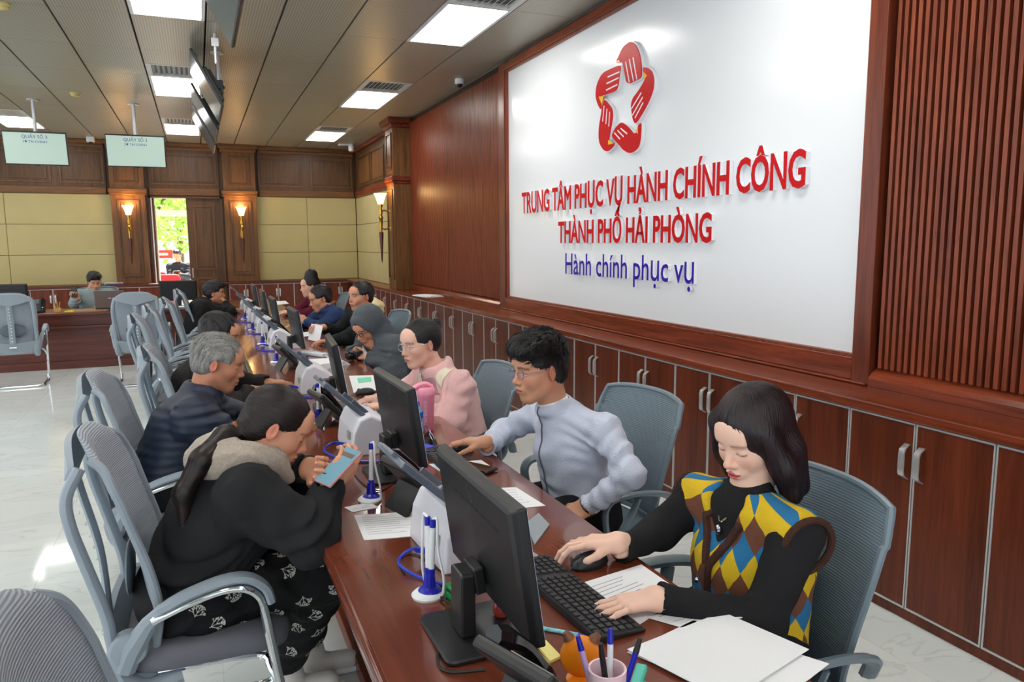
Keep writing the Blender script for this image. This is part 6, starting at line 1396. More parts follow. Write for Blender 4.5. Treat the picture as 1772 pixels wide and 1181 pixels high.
# ---------------------------------------------------------------- 5 smiling man in black
P = Person('smiling man in black jacket reaching over the desk with a paper', (1.42, 6.4, 0), (206, 148, 116), 0.006, 0.0045)
y0 = 6.45; hc = J(624, 513, y0); nk = A3(hc[0]+0.05, y0, 1.03); ch = A3(1.33, y0, 0.84); pe = A3(1.38, y0, 0.55)
sL, sR = A3(1.32, y0-0.2, 0.97), A3(1.25, y0+0.2, 0.96); eL, wL = A3(1.14, y0-0.1, 0.80), at_z(552, 578, 0.79); eR, wR = A3(1.10, y0+0.18, 0.82), A3(0.97, y0+0.08, 0.88)
wL = A3(0.98, 6.28, 0.79)
P.head(hc, (-0.90, -0.42, -0.02), sc=1.04, hair='short', neck=nk, smile=1, spiky=0.002); P.hand(wR, A3(-0.9, -0.25, 0.25), (0.2, 0.2, 0.9), 1, curl=(35, 45, 25), tc=25, fore=wR+nrm(eR-wR)*0.06); P.hand(wL, A3(-1, 0.1, 0), (0, 0, 1), -1, curl=(20, 30, 20), tc=15, fore=wL+nrm(eL-wL)*0.06)
leg = staff_legs(P, 1.44, y0, M_DARKTR); skel(P, pe, ch, nk, ((sL, eL, wL), (sR, eR, wR)), leg); P.done()
f = Field(); torso(f, pe, ch, nk, sL, sR, (0.145, 0.145), 1.3, 0.05, 0.075); sleeve(f, sL, eL, wL, (0.072, 0.06, 0.045), 0.005); sleeve(f, sR, eR, wR, (0.072, 0.06, 0.045), 0.005); f.tor(nk+A3(0, 0, 0.0), (-0.3, 0, 1), 0.066, 0.016, 0.015, 1.8); f.cap(nk+A3(0, 0, 0.02), nk+A3(-0.03, 0, 0.15), 0.056, 0.066, 0.006, sub=True)
P.wear('jacket', f, M_BLKCLOTH, 0.010, 0.004, 51)
q0 = wR+A3(-0.09, -0.05, 0.02); t = thing('paper_sheet', 'white sheet held up by the smiling man in black', 'paper', tuple(q0)); MB().obox((0.0, -0.06, -0.05), (nrm((0.3, 0.2, 1)), nrm((0.3, -1, 0)), nrm((1, 0.3, -0.3))), (0.07, 0.11, 0.0015)).build('sheet', M_PAPER, t); MB().obox((0.002, -0.06, -0.05), (nrm((0.3, 0.2, 1)), nrm((0.3, -1, 0)), nrm((1, 0.3, -0.3))), (0.004, 0.09, 0.0022)).build('fold_line', M_INK, t)
# ---------------------------------------------------------------- 6 man in the navy jacket
P = Person('man in navy blue jacket leaning over the desk, fist raised', (1.36, 7.6, 0), (206, 148, 116), 0.006, 0.0045)
y0 = 7.6; hc = J(554, 517, y0); nk = A3(1.16, y0, 0.955); ch = A3(1.24, y0, 0.80); pe = A3(1.38, y0, 0.55)
sL, sR = A3(1.23, y0-0.2, 0.90), A3(1.15, y0+0.2, 0.89); eL, wL = A3(1.07, y0-0.22, 0.78), A3(0.96, y0-0.02, 0.83); eR, wR = A3(1.0, y0+0.2, 0.78), A3(0.88, y0+0.05, 0.79)
P.head(hc, (-0.95, -0.15, -0.28), sc=1.05, hair='short', neck=nk, spiky=0.002); P.hand(wL, A3(-0.8, 0.3, 0.4), (-0.3, -0.8, 0.4), -1, curl=(55, 70, 40), tc=35, fore=wL+nrm(eL-wL)*0.06); P.hand(wR, A3(-1, -0.2, 0), (0, 0, 1), 1, curl=(20, 30, 20), tc=15, fore=wR+nrm(eR-wR)*0.06)
leg = staff_legs(P, 1.40, y0, M_DARKTR); skel(P, pe, ch, nk, ((sL, eL, wL), (sR, eR, wR)), leg); P.done()
M_NAVYC = fabric('navy_jacket_cloth', (36, 56, 96), 0.7, 0.3, 150)
f = Field(); torso(f, pe, ch, nk, sL, sR, (0.145, 0.145), 1.3, 0.05, 0.075); sleeve(f, sL, eL, wL, (0.075, 0.062, 0.046), 0.005); sleeve(f, sR, eR, wR, (0.075, 0.062, 0.046), 0.005); f.tor(nk+A3(0, 0, 0.0), (-0.4, 0, 1), 0.066, 0.018, 0.015, 1.8); f.cap(nk+A3(0, 0, 0.02), nk+A3(-0.04, 0, 0.15), 0.056, 0.066, 0.006, sub=True)
P.wear('jacket', f, M_NAVYC, 0.010, 0.005, 61)
# ---------------------------------------------------------------- 7 woman in maroon
P = Person('woman in maroon sweater with high black updo at the far desk', (1.42, 9.1, 0), (226, 176, 150), 0.007, 0.005)
y0 = 9.1; hc = J(536, 496, y0); nk = A3(hc[0]+0.05, y0, 0.985); ch = A3(1.32, y0, 0.82); pe = A3(1.42, y0, 0.55)
sL, sR = A3(1.32, y0-0.19, 0.92), A3(1.25, y0+0.19, 0.92); eL, wL = A3(1.17, y0-0.15, 0.78), A3(0.96, y0-0.02, 0.79); eR, wR = A3(1.1, y0+0.2, 0.79), A3(0.92, y0+0.1, 0.79)
P.head(hc, (-0.96, -0.18, -0.1), sc=1.03, hair='updo', neck=nk, fem=1, lip=(196, 70, 76)); P.hand(wL, A3(-1, 0, 0), (0, 0, 1), -1, fore=wL+nrm(eL-wL)*0.06); P.hand(wR, A3(-1, 0, 0), (0, 0, 1), 1, fore=wR+nrm(eR-wR)*0.06)
leg = staff_legs(P, 1.44, y0, M_DARKTR); skel(P, pe, ch, nk, ((sL, eL, wL), (sR, eR, wR)), leg); P.done()
f = Field(); torso(f, pe, ch, nk, sL, sR, (0.13, 0.13), 1.3, 0.05, 0.07); sleeve(f, sL, eL, wL, (0.068, 0.06, 0.042), 0.004); sleeve(f, sR, eR, wR, (0.068, 0.06, 0.042), 0.004); f.cap(nk+A3(0, 0, 0.02), nk+A3(-0.03, 0, 0.15), 0.058, 0.066, 0.006, sub=True)
P.wear('sweater', f, fabric('maroon_knit', (96, 24, 48), 0.9, 0.4, 200), 0.011, 0.004, 71)
# ---------------------------------------------------------------- 8 woman in the black hoodie with a phone
P = Person('woman in black hoodie with ponytail looking at a phone', (0.0, 2.42, 0), (214, 156, 126), 0.003, 0.0023)
hc = J(480, 738, 2.42); hf = nrm((0.84, -0.12, -0.53)); nk = A3(0.125, 2.42, 0.925); ch = A3(0.05, 2.42, 0.77); pe = A3(-0.06, 2.42, 0.555)
sR, sL = A3(0.095, 2.225, 0.865), A3(0.11, 2.615, 0.86); eR = A3(0.255, 2.13, 0.755); wR = A3(0.335, 2.255, 0.868); eL, wL = A3(0.30, 2.62, 0.775), A3(0.285, 2.39, 0.885)
ph = at_z(586, 808, 0.925)
def pony(f, g):
    a = [g(-0.125, 0, 0.055), g(-0.17, 0.0, 0.06), g(-0.24, 0, 0.03), g(-0.30, 0.0, -0.05), g(-0.32, 0.0, -0.15)]
    b = hc+A3(-0.30, -0.03, -0.19)
    P1 = [hc+A3(-0.085, -0.005, 0.012), hc+A3(-0.155, -0.03, -0.01), hc+A3(-0.225, -0.10, -0.055), hc+A3(-0.28, -0.135, -0.14), hc+A3(-0.285, -0.14, -0.24)]
    R1 = [0.02, 0.032, 0.032, 0.027, 0.012]
    for i in range(4): f.cap(P1[i], P1[i+1], R1[i], R1[i+1], 0.02)
P.head(hc, hf, up=(0.5, 0, 1), sc=1.02, hair='pony', hm=M_HAIRB, fem=1, closed=1, neck=nk+A3(0.0, 0, 0.0), extra=pony, tie=hc+A3(-0.14, -0.02, 0.0), brow=(70, 52, 44), browd=0.6, lip=(190, 92, 90))
MB(P.o).tube([hc+A3(-0.118, -0.016, 0.002)+0.024*(math.cos(a)*A3(0.35, 0, -0.94)*-1+math.sin(a)*A3(0, 1, 0)) for a in np.linspace(0, 2*math.pi, 17)], 0.009, 8).build('hair_tie', fabric('tan_band', (150, 92, 60), 0.9), P.root, smooth=True)
P.hand(wR, (ph-wR)+A3(0.02, 0.03, -0.01), (0.4, -0.8, 0.3), -1, curl=(30, 45, 30), tc=22, spread=3, fore=wR+nrm(eR-wR)*0.08)
P.hand(wL, (ph-wL)+A3(0.0, 0.03, -0.02), (0.2, 0.75, -0.3), 1, curl=(30, 45, 30), tc=22, spread=3, fore=wL+nrm(eL-wL)*0.08)
hips = [A3(-0.03, 2.33, 0.545), A3(-0.03, 2.51, 0.545)]; kn = [A3(0.325, 2.33, 0.545), A3(0.335, 2.58, 0.545)]; an = [A3(0.20, 2.56, 0.16), A3(0.29, 2.68, 0.16)]
skel(P, pe, ch, nk, ((sR, eR, wR), (sL, eL, wL)), list(zip(hips, kn, an))); P.done()
M_HOOD = fabric('black_jersey', (34, 35, 37), 0.9, 0.3, 240)
f = Field(); torso(f, pe+A3(-0.015, 0, -0.01), ch+A3(-0.01, 0, 0), nk, sL, sR, (0.165, 0.158), 1.26, 0.05, 0.085)
f.cap(sR, eR, 0.090, 0.075, 0.04, wr=0.006, wf=50); f.cap(eR, wR, 0.072, 0.046, 0.035, wr=0.006, wf=60); f.cap(sL, eL, 0.088, 0.072, 0.04, wr=0.005, wf=50); f.cap(eL, wL, 0.07, 0.044, 0.035, wr=0.005)
for w, e in ((wR, eR), (wL, eL)): d = nrm(w-e); f.half(w, d, 0.085); f.cyl(w-d*0.03, w+d*0.02, 0.034)
f.cap(nk+A3(0, 0, 0.01), nk+A3(0.03, 0, 0.2), 0.075, 0.09, 0.01, sub=True)
P.wear('hoodie', f, M_HOOD, 0.0065, 0.009, 81)
f = Field(); f.tor(nk+A3(-0.015, 0, 0.03), (0.35, 0, 1), 0.090, 0.038, 0.02, 1.3); f.ell(nk+A3(-0.125, 0, 0.02), (0.075, 0.11, 0.062), None, 0.04); f.ell(nk+A3(-0.10, -0.085, 0.03), (0.06, 0.04, 0.05), None, 0.03); f.ell(nk+A3(-0.05, -0.10, 0.02), (0.075, 0.035, 0.045), None, 0.03); f.cap(nk+A3(0.05, -0.06, 0.0), nk+A3(0.10, -0.03, -0.06), 0.035, 0.022, 0.03); f.cap(nk+A3(0.0, 0, 0.02), nk+A3(0.03, 0, 0.16), 0.066, 0.085, 0.01, sub=True)
P.wear('fleece_hood', f, fabric('beige_fleece', (190, 176, 160), 1.0, 0.9, 260, var=0.12, vscale=90, sheen=0.4), 0.006, 0.004, 82, fr=1.8)
f = legs_field(hips, kn, an, (0.098, 0.082, 0.066), 0.005); f.cap(hips[0]+A3(-0.05, 0, 0.02), hips[1]+A3(-0.05, 0, 0.02), 0.11, None, 0.05)
tr = P.wear('trousers', f, fabric('black_viscose', (20, 20, 22), 0.8, 0.2, 120), 0.007, 0.006, 83)
bv = BVHTree.FromObject(tr, bpy.context.evaluated_depsgraph_get()); rs = random.Random(4); pr = MB()
def motif(c, size, rot):
    h = bv.ray_cast(Vector(vec(c)-P.o), Vector((vec(CAM)-vec(c)))*-1.0) if False else bv.find_nearest(Vector(vec(c)-P.o))
    if h[0] is None: return
    n = vec(h[1]); u = nrm(np.cross(n, (0, 0, 1)) if abs(n[2]) < 0.9 else np.cross(n, (1, 0, 0))); v = np.cross(n, u); o = vec(h[0])
    u, v = u*math.cos(rot)+v*math.sin(rot), -u*math.sin(rot)+v*math.cos(rot)
    def seg(a, b, w):
        pa, pb = o+u*a[0]+v*a[1], o+u*b[0]+v*b[1]; q = []
        for p in (pa, pb):
            hh = bv.find_nearest(Vector(p)); q.append((vec(hh[0])+vec(hh[1])*0.0015, vec(hh[1])))
        d = nrm(q[1][0]-q[0][0]); s = np.cross(d, q[0][1])*w
        pr.add([q[0][0]-s, q[1][0]-s*0.6, q[1][0]+s*0.6, q[0][0]+s], [(0, 1, 2, 3)])
    def grow(p, a, l, dep):
        b = (p[0]+l*math.sin(a), p[1]+l*math.cos(a)); seg(p, b, 0.0011)
        if dep: 
            for da in (-0.55, 0.0, 0.5): grow(b, a+da+rs.uniform(-0.15, 0.15), l*0.62, dep-1)
    grow((0, -size*0.5), 0, size*0.34, 3); grow((0, -size*0.42), 0.75, size*0.26, 2); grow((0, -size*0.42), -0.75, size*0.26, 2)
spots = []
for k in range(700):
    px, py = rs.uniform(330, 610), rs.uniform(940, 1150); dr = _ray(px, py); h_ = bv.ray_cast(Vector(CAM-P.o), Vector(dr))
    if h_[0] is None: continue
    q = vec(h_[0])+P.o
    if all(np.linalg.norm(q-s_) > 0.078 for s_ in spots): spots.append(q); motif(q, rs.uniform(0.055, 0.07), rs.uniform(0, 6.28))
po = pr.build('leaf_print', mat('print_white', (206, 204, 196), 0.9), tr); po['kind'] = 'stuff'
for a in an: shoe(P, A3(a[0]+0.02, a[1], 0.12), 1, mat('white_leather', (214, 208, 200), 0.5), True)
t = thing('smartphone', 'phone with lit blue screen held by the hoodie woman', 'phone', tuple(ph))
B = frame(nrm((-0.42, -0.35, 0.84)), (0.62, 0.3, 0.6)); axp = (B[1], B[2], B[0])
MB().obox((0, 0, 0), axp, (0.036, 0.074, 0.0045)).build('case', mat('pink_case', (206, 150, 150), 0.4), t, bevel=0.003); MB().obox(B[0]*0.0048, axp, (0.033, 0.071, 0.0006)).build('screen', mat('phone_screen', (112, 150, 166), 0.1, emit=(130, 190, 215), estr=0.08), t)
MB().obox(B[0]*0.0056+B[2]*0.045, axp, (0.026, 0.008, 0.0002)).build('screen_banner', mat('screen_brown', (110, 90, 80), 0.4), t)
# ---------------------------------------------------------------- 9 old man in the navy quilted jacket
P = Person('grey-haired old man in navy quilted jacket at the desk', (-0.15, 3.55, 0), (196, 138, 108), 0.004, 0.0032)
hc = J(378, 628, 3.55); nk = A3(-0.005, 3.55, 0.945); ch = A3(-0.09, 3.55, 0.79); pe = A3(-0.2, 3.55, 0.555)
sR, sL = A3(-0.05, 3.34, 0.875), A3(-0.03, 3.76, 0.87); eR, wR = A3(0.115, 3.30, 0.74), A3(0.31, 3.44, 0.79); eL, wL = A3(0.12, 3.80, 0.76), A3(0.30, 3.66, 0.785)
P.head(hc, (0.94, -0.12, -0.30), up=(0.25, 0, 1), sc=1.04, hair='grey', hm=M_HAIRG, neck=nk, spiky=0.002, hairline=0.012, closed=1, brow=(110, 100, 94), browd=0.5, lip=(160, 92, 82), jaw=0.96)
P.hand(wR, A3(1, 0.2, -0.05), (0, 0, 1), 1, fore=wR+nrm(eR-wR)*0.06); P.hand(wL, A3(1, -0.2, -0.05), (0, 0, 1), -1, fore=wL+nrm(eL-wL)*0.06)
hips = [A3(-0.18, 3.46, 0.545), A3(-0.18, 3.64, 0.545)]; kn = [A3(0.18, 3.42, 0.54), A3(0.18, 3.70, 0.54)]; an = [A3(0.14, 3.42, 0.12), A3(0.14, 3.70, 0.12)]
skel(P, pe, ch, nk, ((sR, eR, wR), (sL, eL, wL)), list(zip(hips, kn, an))); P.done()
def quilt_mat():
    m = mat('navy_quilt', (24, 36, 58), 0.55); nt = m.node_tree; N = nt.nodes.new; L = nt.links.new; b = nt.nodes['Principled BSDF']
    tc = N('ShaderNodeTexCoord'); wv = N('ShaderNodeTexWave'); wv.bands_direction = 'Z'; wv.inputs['Scale'].default_value = 8.5; wv.inputs['Distortion'].default_value = 1.2; wv.inputs['Detail'].default_value = 1; wv.wave_profile = 'SIN'
    L(tc.outputs['Object'], wv.inputs['Vector']); bp = N('ShaderNodeBump'); bp.inputs['Strength'].default_value = 0.5; bp.inputs['Distance'].default_value = 0.006; L(wv.outputs['Fac'], bp.inputs['Height']); L(bp.outputs[0], b.inputs['Normal']); return m
f = Field(); torso(f, pe, ch, nk, sL, sR, (0.152, 0.15), 1.28, 0.05, 0.085); sleeve(f, sR, eR, wR, (0.088, 0.072, 0.05), 0.006, wf=50); sleeve(f, sL, eL, wL, (0.086, 0.07, 0.05), 0.006)
f.tor(nk+A3(-0.01, 0, 0.005), (0.3, 0, 1), 0.07, 0.018, 0.02, 1.8); f.cap(nk+A3(0, 0, 0.02), nk+A3(0.03, 0, 0.16), 0.06, 0.07, 0.006, sub=True)
P.wear('quilted_jacket', f, quilt_mat(), 0.008, 0.005, 91)
P.wear('trousers', legs_field(hips, kn, an), M_DARKTR, 0.011, 0.004, 92)
for a in an: shoe(P, a, 1, M_BLACK)
# ---------------------------------------------------------------- 10 third visitor
P = Person('black-haired man in dark brown jacket, hand on the desk, behind the old man', (0.0, 4.42, 0), (206, 148, 116), 0.005, 0.0036)
hc = J(381, 580, 4.42); nk = A3(0.04, 4.42, 0.975); ch = A3(-0.03, 4.42, 0.83); pe = A3(-0.1, 4.42, 0.555)
sR, sL = A3(0.01, 4.21, 0.93), A3(0.03, 4.63, 0.92); eR, wR = A3(0.10, 4.10, 0.74), at_z(432, 680, 0.79); eL, wL = A3(0.16, 4.68, 0.78), A3(0.34, 4.55, 0.785)
P.head(hc, (0.93, -0.25, -0.28), up=(0.25, 0, 1), sc=1.0, hair='short', neck=nk, spiky=0.003, closed=1, lip=(170, 98, 86))
P.hand(wR+A3(0, 0, 0.012), A3(1, -0.1, -0.02), (0, -0.25, 1), 1, curl=(20, 40, 25), tc=15, fore=wR+nrm(eR-wR)*0.07); P.hand(wL, A3(1, -0.2, 0), (0, 0, 1), -1, fore=wL+nrm(eL-wL)*0.06)
hips = [A3(-0.1, 4.33, 0.545), A3(-0.1, 4.51, 0.545)]; kn = [A3(0.24, 4.30, 0.54), A3(0.24, 4.56, 0.54)]; an = [A3(0.2, 4.30, 0.12), A3(0.2, 4.56, 0.12)]
skel(P, pe, ch, nk, ((sR, eR, wR), (sL, eL, wL)), list(zip(hips, kn, an))); P.done()
f = Field(); torso(f, pe, ch, nk, sL, sR, (0.145, 0.145), 1.28, 0.05, 0.08); sleeve(f, sR, eR, wR, (0.08, 0.066, 0.046), 0.006); sleeve(f, sL, eL, wL, (0.08, 0.066, 0.046), 0.006); f.tor(nk, (0.3, 0, 1), 0.068, 0.018, 0.02, 1.6); f.cap(nk+A3(0, 0, 0.02), nk+A3(0.03, 0, 0.16), 0.06, 0.07, 0.006, sub=True)
P.wear('jacket', f, fabric('dark_brown_cloth', (44, 40, 40), 0.8, 0.3, 150), 0.009, 0.006, 101)
P.wear('trousers', legs_field(hips, kn, an), M_DARKTR, 0.012, 0.004, 102)
for a in an: shoe(P, a, 1, M_BLACK)
# ---------------------------------------------------------------- 11 man resting chin on hand
y0 = 9.7
P = Person('man in black sweater resting his chin on his hand', (0.0, y0, 0), (196, 138, 106), 0.0065, 0.005)
hc = J(371, 508, y0); nk = A3(hc[0]-0.09, y0, 0.94); ch = A3(-0.01, y0, 0.80); pe = A3(-0.08, y0, 0.555)
sR, sL = A3(0.02, y0-0.2, 0.86), A3(0.04, y0+0.2, 0.86); eR, wR = A3(0.32, y0-0.15, 0.79), A3(0.27, y0-0.06, 0.90); eL, wL = A3(0.24, y0+0.2, 0.79), A3(0.40, y0+0.05, 0.79)
P.head(hc, (0.96, -0.1, 0.0), sc=1.1, hair='thick', neck=nk, spiky=0.003); P.hand(wR, A3(-0.3, 0.5, 0.6), (0.8, -0.2, 0.3), 1, curl=(50, 60, 40), tc=30, fore=wR+nrm(eR-wR)*0.06); P.hand(wL, A3(1, -0.3, 0), (0, 0, 1), -1, fore=wL+nrm(eL-wL)*0.06)
hips = [A3(-0.05, y0-0.09, 0.545), A3(-0.05, y0+0.09, 0.545)]; kn = [A3(0.3, y0-0.12, 0.54), A3(0.3, y0+0.12, 0.54)]; an = [A3(0.25, y0-0.12, 0.12), A3(0.25, y0+0.12, 0.12)]
skel(P, pe, ch, nk, ((sR, eR, wR), (sL, eL, wL)), list(zip(hips, kn, an))); P.done()
f = Field(); torso(f, pe, ch, nk, sL, sR, (0.15, 0.15), 1.3, 0.05, 0.085); sleeve(f, sR, eR, wR, (0.08, 0.066, 0.046), 0.005); sleeve(f, sL, eL, wL, (0.08, 0.066, 0.046), 0.005); f.cap(nk+A3(0, 0, 0.02), nk+A3(0.05, 0, 0.16), 0.06, 0.07, 0.006, sub=True)
P.wear('sweater', f, M_BLKKNIT, 0.011, 0.005, 111); P.wear('trousers', legs_field(hips, kn, an), M_DARKTR, 0.013, 0.004, 112)
for a in an: shoe(P, a, 1, M_BLACK)
# ---------------------------------------------------------------- 12 man in grey at the back desk
y0 = 12.1
P = Person('man in light grey jacket holding a phone at the back desk', (-1.4, y0, 0), (206, 150, 118), 0.0065, 0.005)
hc = J(163, 489, y0); nk = A3(-1.40, y0, 0.965); ch = A3(-1.42, y0+0.02, 0.80); pe = A3(-1.42, y0+0.05, 0.555)
sR, sL = A3(-1.61, y0, 0.90), A3(-1.20, y0, 0.90); eR, wR = A3(-1.62, y0-0.24, 0.79), A3(-1.50, y0-0.28, 0.83); eL, wL = A3(-1.15, y0-0.22, 0.79), A3(-1.28, y0-0.42, 0.775)
wR = A3(-1.56, y0-0.3, 0.86)
P.head(hc, (0.30, -0.92, -0.25), sc=1.08, hair='thick', neck=nk, spiky=0.002); P.hand(wR, A3(-0.3, -0.3, 0.9), (0.2, 0.9, 0.1), -1, curl=(40, 45, 30), tc=20, fore=wR+nrm(eR-wR)*0.06); P.hand(wL, A3(-0.2, -1, 0), (0, 0, 1), 1, fore=wL+nrm(eL-wL)*0.06)
hips = [A3(-1.51, y0+0.02, 0.545), A3(-1.33, y0+0.02, 0.545)]; kn = [A3(-1.54, y0-0.38, 0.54), A3(-1.30, y0-0.38, 0.54)]; an = [A3(-1.54, y0-0.33, 0.12), A3(-1.30, y0-0.33, 0.12)]
skel(P, pe, ch, nk, ((sR, eR, wR), (sL, eL, wL)), list(zip(hips, kn, an))); P.done()
f = Field(); torso(f, pe, ch, nk, sL, sR, (0.135, 0.135), 1.3, 0.05, 0.075); sleeve(f, sR, eR, wR, (0.076, 0.062, 0.045), 0.005); sleeve(f, sL, eL, wL, (0.076, 0.062, 0.045), 0.005); f.tor(nk, (0, -0.3, 1), 0.066, 0.016, 0.02, 1.6); f.cap(nk+A3(0, 0, 0.02), nk+A3(0, -0.03, 0.16), 0.058, 0.068, 0.006, sub=True)
P.wear('jacket', f, fabric('light_grey_cloth', (142, 156, 158), 0.8, 0.3, 150), 0.011, 0.005, 121); P.wear('trousers', legs_field(hips, kn, an), M_DARKTR, 0.013, 0.004, 122)
for a in an: shoe(P, a, -1, M_BLACK, d=A3(0, -1, 0))
t = thing('smartphone', 'dark phone held up by the man in grey at the back desk', 'phone', tuple(wR+A3(-0.03, -0.04, 0.10))); MB().rbox((-0.036, -0.005, -0.075), (0.036, 0.005, 0.075), 0.006, 1).build('case', M_BLACKG, t, smooth=True); MB().box((-0.032, -0.0062, -0.07), (0.032, -0.005, 0.07)).build('screen', mat('phone_dim', (70, 74, 66), 0.2), t)
# cream coat over a chair back
t = thing('folded_coat', 'cream coat draped over an office chair back beside the smiling man', 'coat', (1.60, 7.58, 0.7))
f = Field(); c0 = vec(t.location); f.cap(c0+A3(0.0, -0.17, 0.27), c0+A3(0.0, 0.17, 0.29), 0.075, 0.07, 0.04, wr=0.01, wf=40); f.cap(c0+A3(-0.03, -0.13, 0.25), c0+A3(-0.06, -0.15, 0.02), 0.08, 0.06, 0.04, wr=0.01, wf=40); f.cap(c0+A3(-0.03, 0.1, 0.25), c0+A3(-0.05, 0.12, 0.0), 0.08, 0.07, 0.04, wr=0.01, wf=40); f.cap(c0+A3(0.05, -0.1, 0.25), c0+A3(0.07, 0.1, 0.0), 0.07, 0.07, 0.04)
V, F = f.mesh(0.010, cloth_noise(0.008, 9)); fast_mesh('coat_cloth', V, F, fabric('cream_wool2', (226, 210, 160), 0.95), t, None, c0)
MB().tube([(0.05, -0.06, 0.32), (0.0, 0.0, 0.37), (0.05, 0.06, 0.32)], 0.008, 8).build('hanger_loop', M_CREAMC, t, smooth=True)
# ================================================================== SIGN LETTERING
FRS = ((XW, 0, 0), (0, -1, 0), (0, 0, 1), (-1, 0, 0))        # u runs to the right in the photo
M_RACR = mat('red_acrylic', (200, 0, 10), 0.35, spec=0.15); M_BACR = mat('blue_acrylic', (40, 14, 160), 0.3, spec=0.2); M_WACR = mat('white_acrylic', (240, 240, 244), 0.2); M_YACR = mat('yellow_acrylic', (246, 190, 30), 0.2)
def sign_line(body, pl, pr, zb, caph, m, label, off=0.0065):
    """text line on the board from pixel pl to pixel pr, baseline zb, cap height caph"""
    ya, yb = at_x(*pl, XW-0.03)[1], at_x(*pr, XW-0.03)[1]
    me = text_mesh(body, 1.0); co = np.array([v.co[:] for v in me.vertices]); x0, x1 = co[:, 0].min(), co[:, 0].max()
    kx = (ya-yb)/(x1-x0); kz = caph/0.727
    t = thing('sign_lettering', label, 'lettering', (XW, (ya+yb)/2, zb)); o = vec(t.location)
    # split into letters: islands whose horizontal spans overlap belong together
    bm = bmesh.new(); bm.from_mesh(me); bmesh.ops.remove_doubles(bm, verts=bm.verts[:], dist=1e-5); seen = set(); isl = []
    for v in bm.verts:
        if v in seen: continue
        st = [v]; seen.add(v); grp = []
        while st:
            q = st.pop(); grp.append(q)
            for e in q.link_edges:
                w = e.other_vert(q)
                if w not in seen: seen.add(w); st.append(w)
        xs = [q.co.x for q in grp]; isl.append([min(xs), max(xs), grp])
    isl.sort(key=lambda g: g[0]-g[1]); let = []
    for a, b, g in isl:
        for L_ in let:
            if min(b, L_[1])-max(a, L_[0]) > 0.5*(b-a): L_[2] += g; L_[0] = min(a, L_[0]); L_[1] = max(b, L_[1]); break
        else: let.append([a, b, list(g)])
    for a, b, g in sorted(let):
        idx = {v: i for i, v in enumerate(g)}; fs = {f for v in g for f in v.link_faces}
        for nm, d0, d1, mm, gr in (('letter', 0.022, 0.028, m, 0.0),):
            mb = MB(); n = len(g)
            faces = [tuple(idx[v] for v in f.verts) for f in fs]; ec = {}
            for f in faces:
                for i in range(len(f)): ec[(f[i], f[(i+1) % len(f)])] = 1
            Q = np.array([(v.co.x*kx, v.co.y*kz) for v in g]); nr = [[] for _ in g]; bd = [(i, j) for (i, j) in ec if (j, i) not in ec]
            for i, j in bd:
                d_ = nrm(Q[j]-Q[i]); nr[i].append((d_[1], -d_[0])); nr[j].append((d_[1], -d_[0]))
            for i, ns in enumerate(nr):          # heavier stroke: push the outline outwards
                if len(ns) == 2:
                    mv = (vec(ns[0])+vec(ns[1]))/max(0.45, 1+np.dot(ns[0], ns[1])); Q[i] += mv*off
            P2 = [(ya-o[1]-(p[0]-x0*kx), p[1]) for p in Q]
            mb.v = [(-d1, p[0], p[1]) for p in P2]+[(-0.0005, p[0], p[1]) for p in P2]
            mb.f = faces+[(i, j, j+n, i+n) for (i, j) in bd]+[tuple(i+n for i in reversed(f)) for f in faces]
            lo = mb.build('letter', m, t); lo.data.materials.append(M_WACR)
            for p in lo.data.polygons:
                if abs(p.normal[0]) < 0.5: p.material_index = 1
    bm.free()
zl = lambda px, py: at_x(px, py, XW-0.03)[2]
sign_line('TRUNG TÂM PHỤC VỤ HÀNH CHÍNH CÔNG', (903, 350), (1392, 300), (zl(903, 366)+zl(1390, 328))/2, 0.20, M_RACR, 'long red raised Vietnamese lettering, upper line on the white board')
sign_line('THÀNH PHỐ HẢI PHÒNG', (966, 403), (1230, 396), (zl(966, 420)+zl(1228, 418))/2, 0.185, M_RACR, 'red raised lettering THANH PHO HAI PHONG, middle line on the white board')
sign_line('Hành chính phục vụ', (978, 460), (1200, 470), (zl(978, 474)+zl(1190, 490))/2+0.0, 0.185, M_BACR, 'blue raised Vietnamese lettering, lowest line on the white board', 0.002)
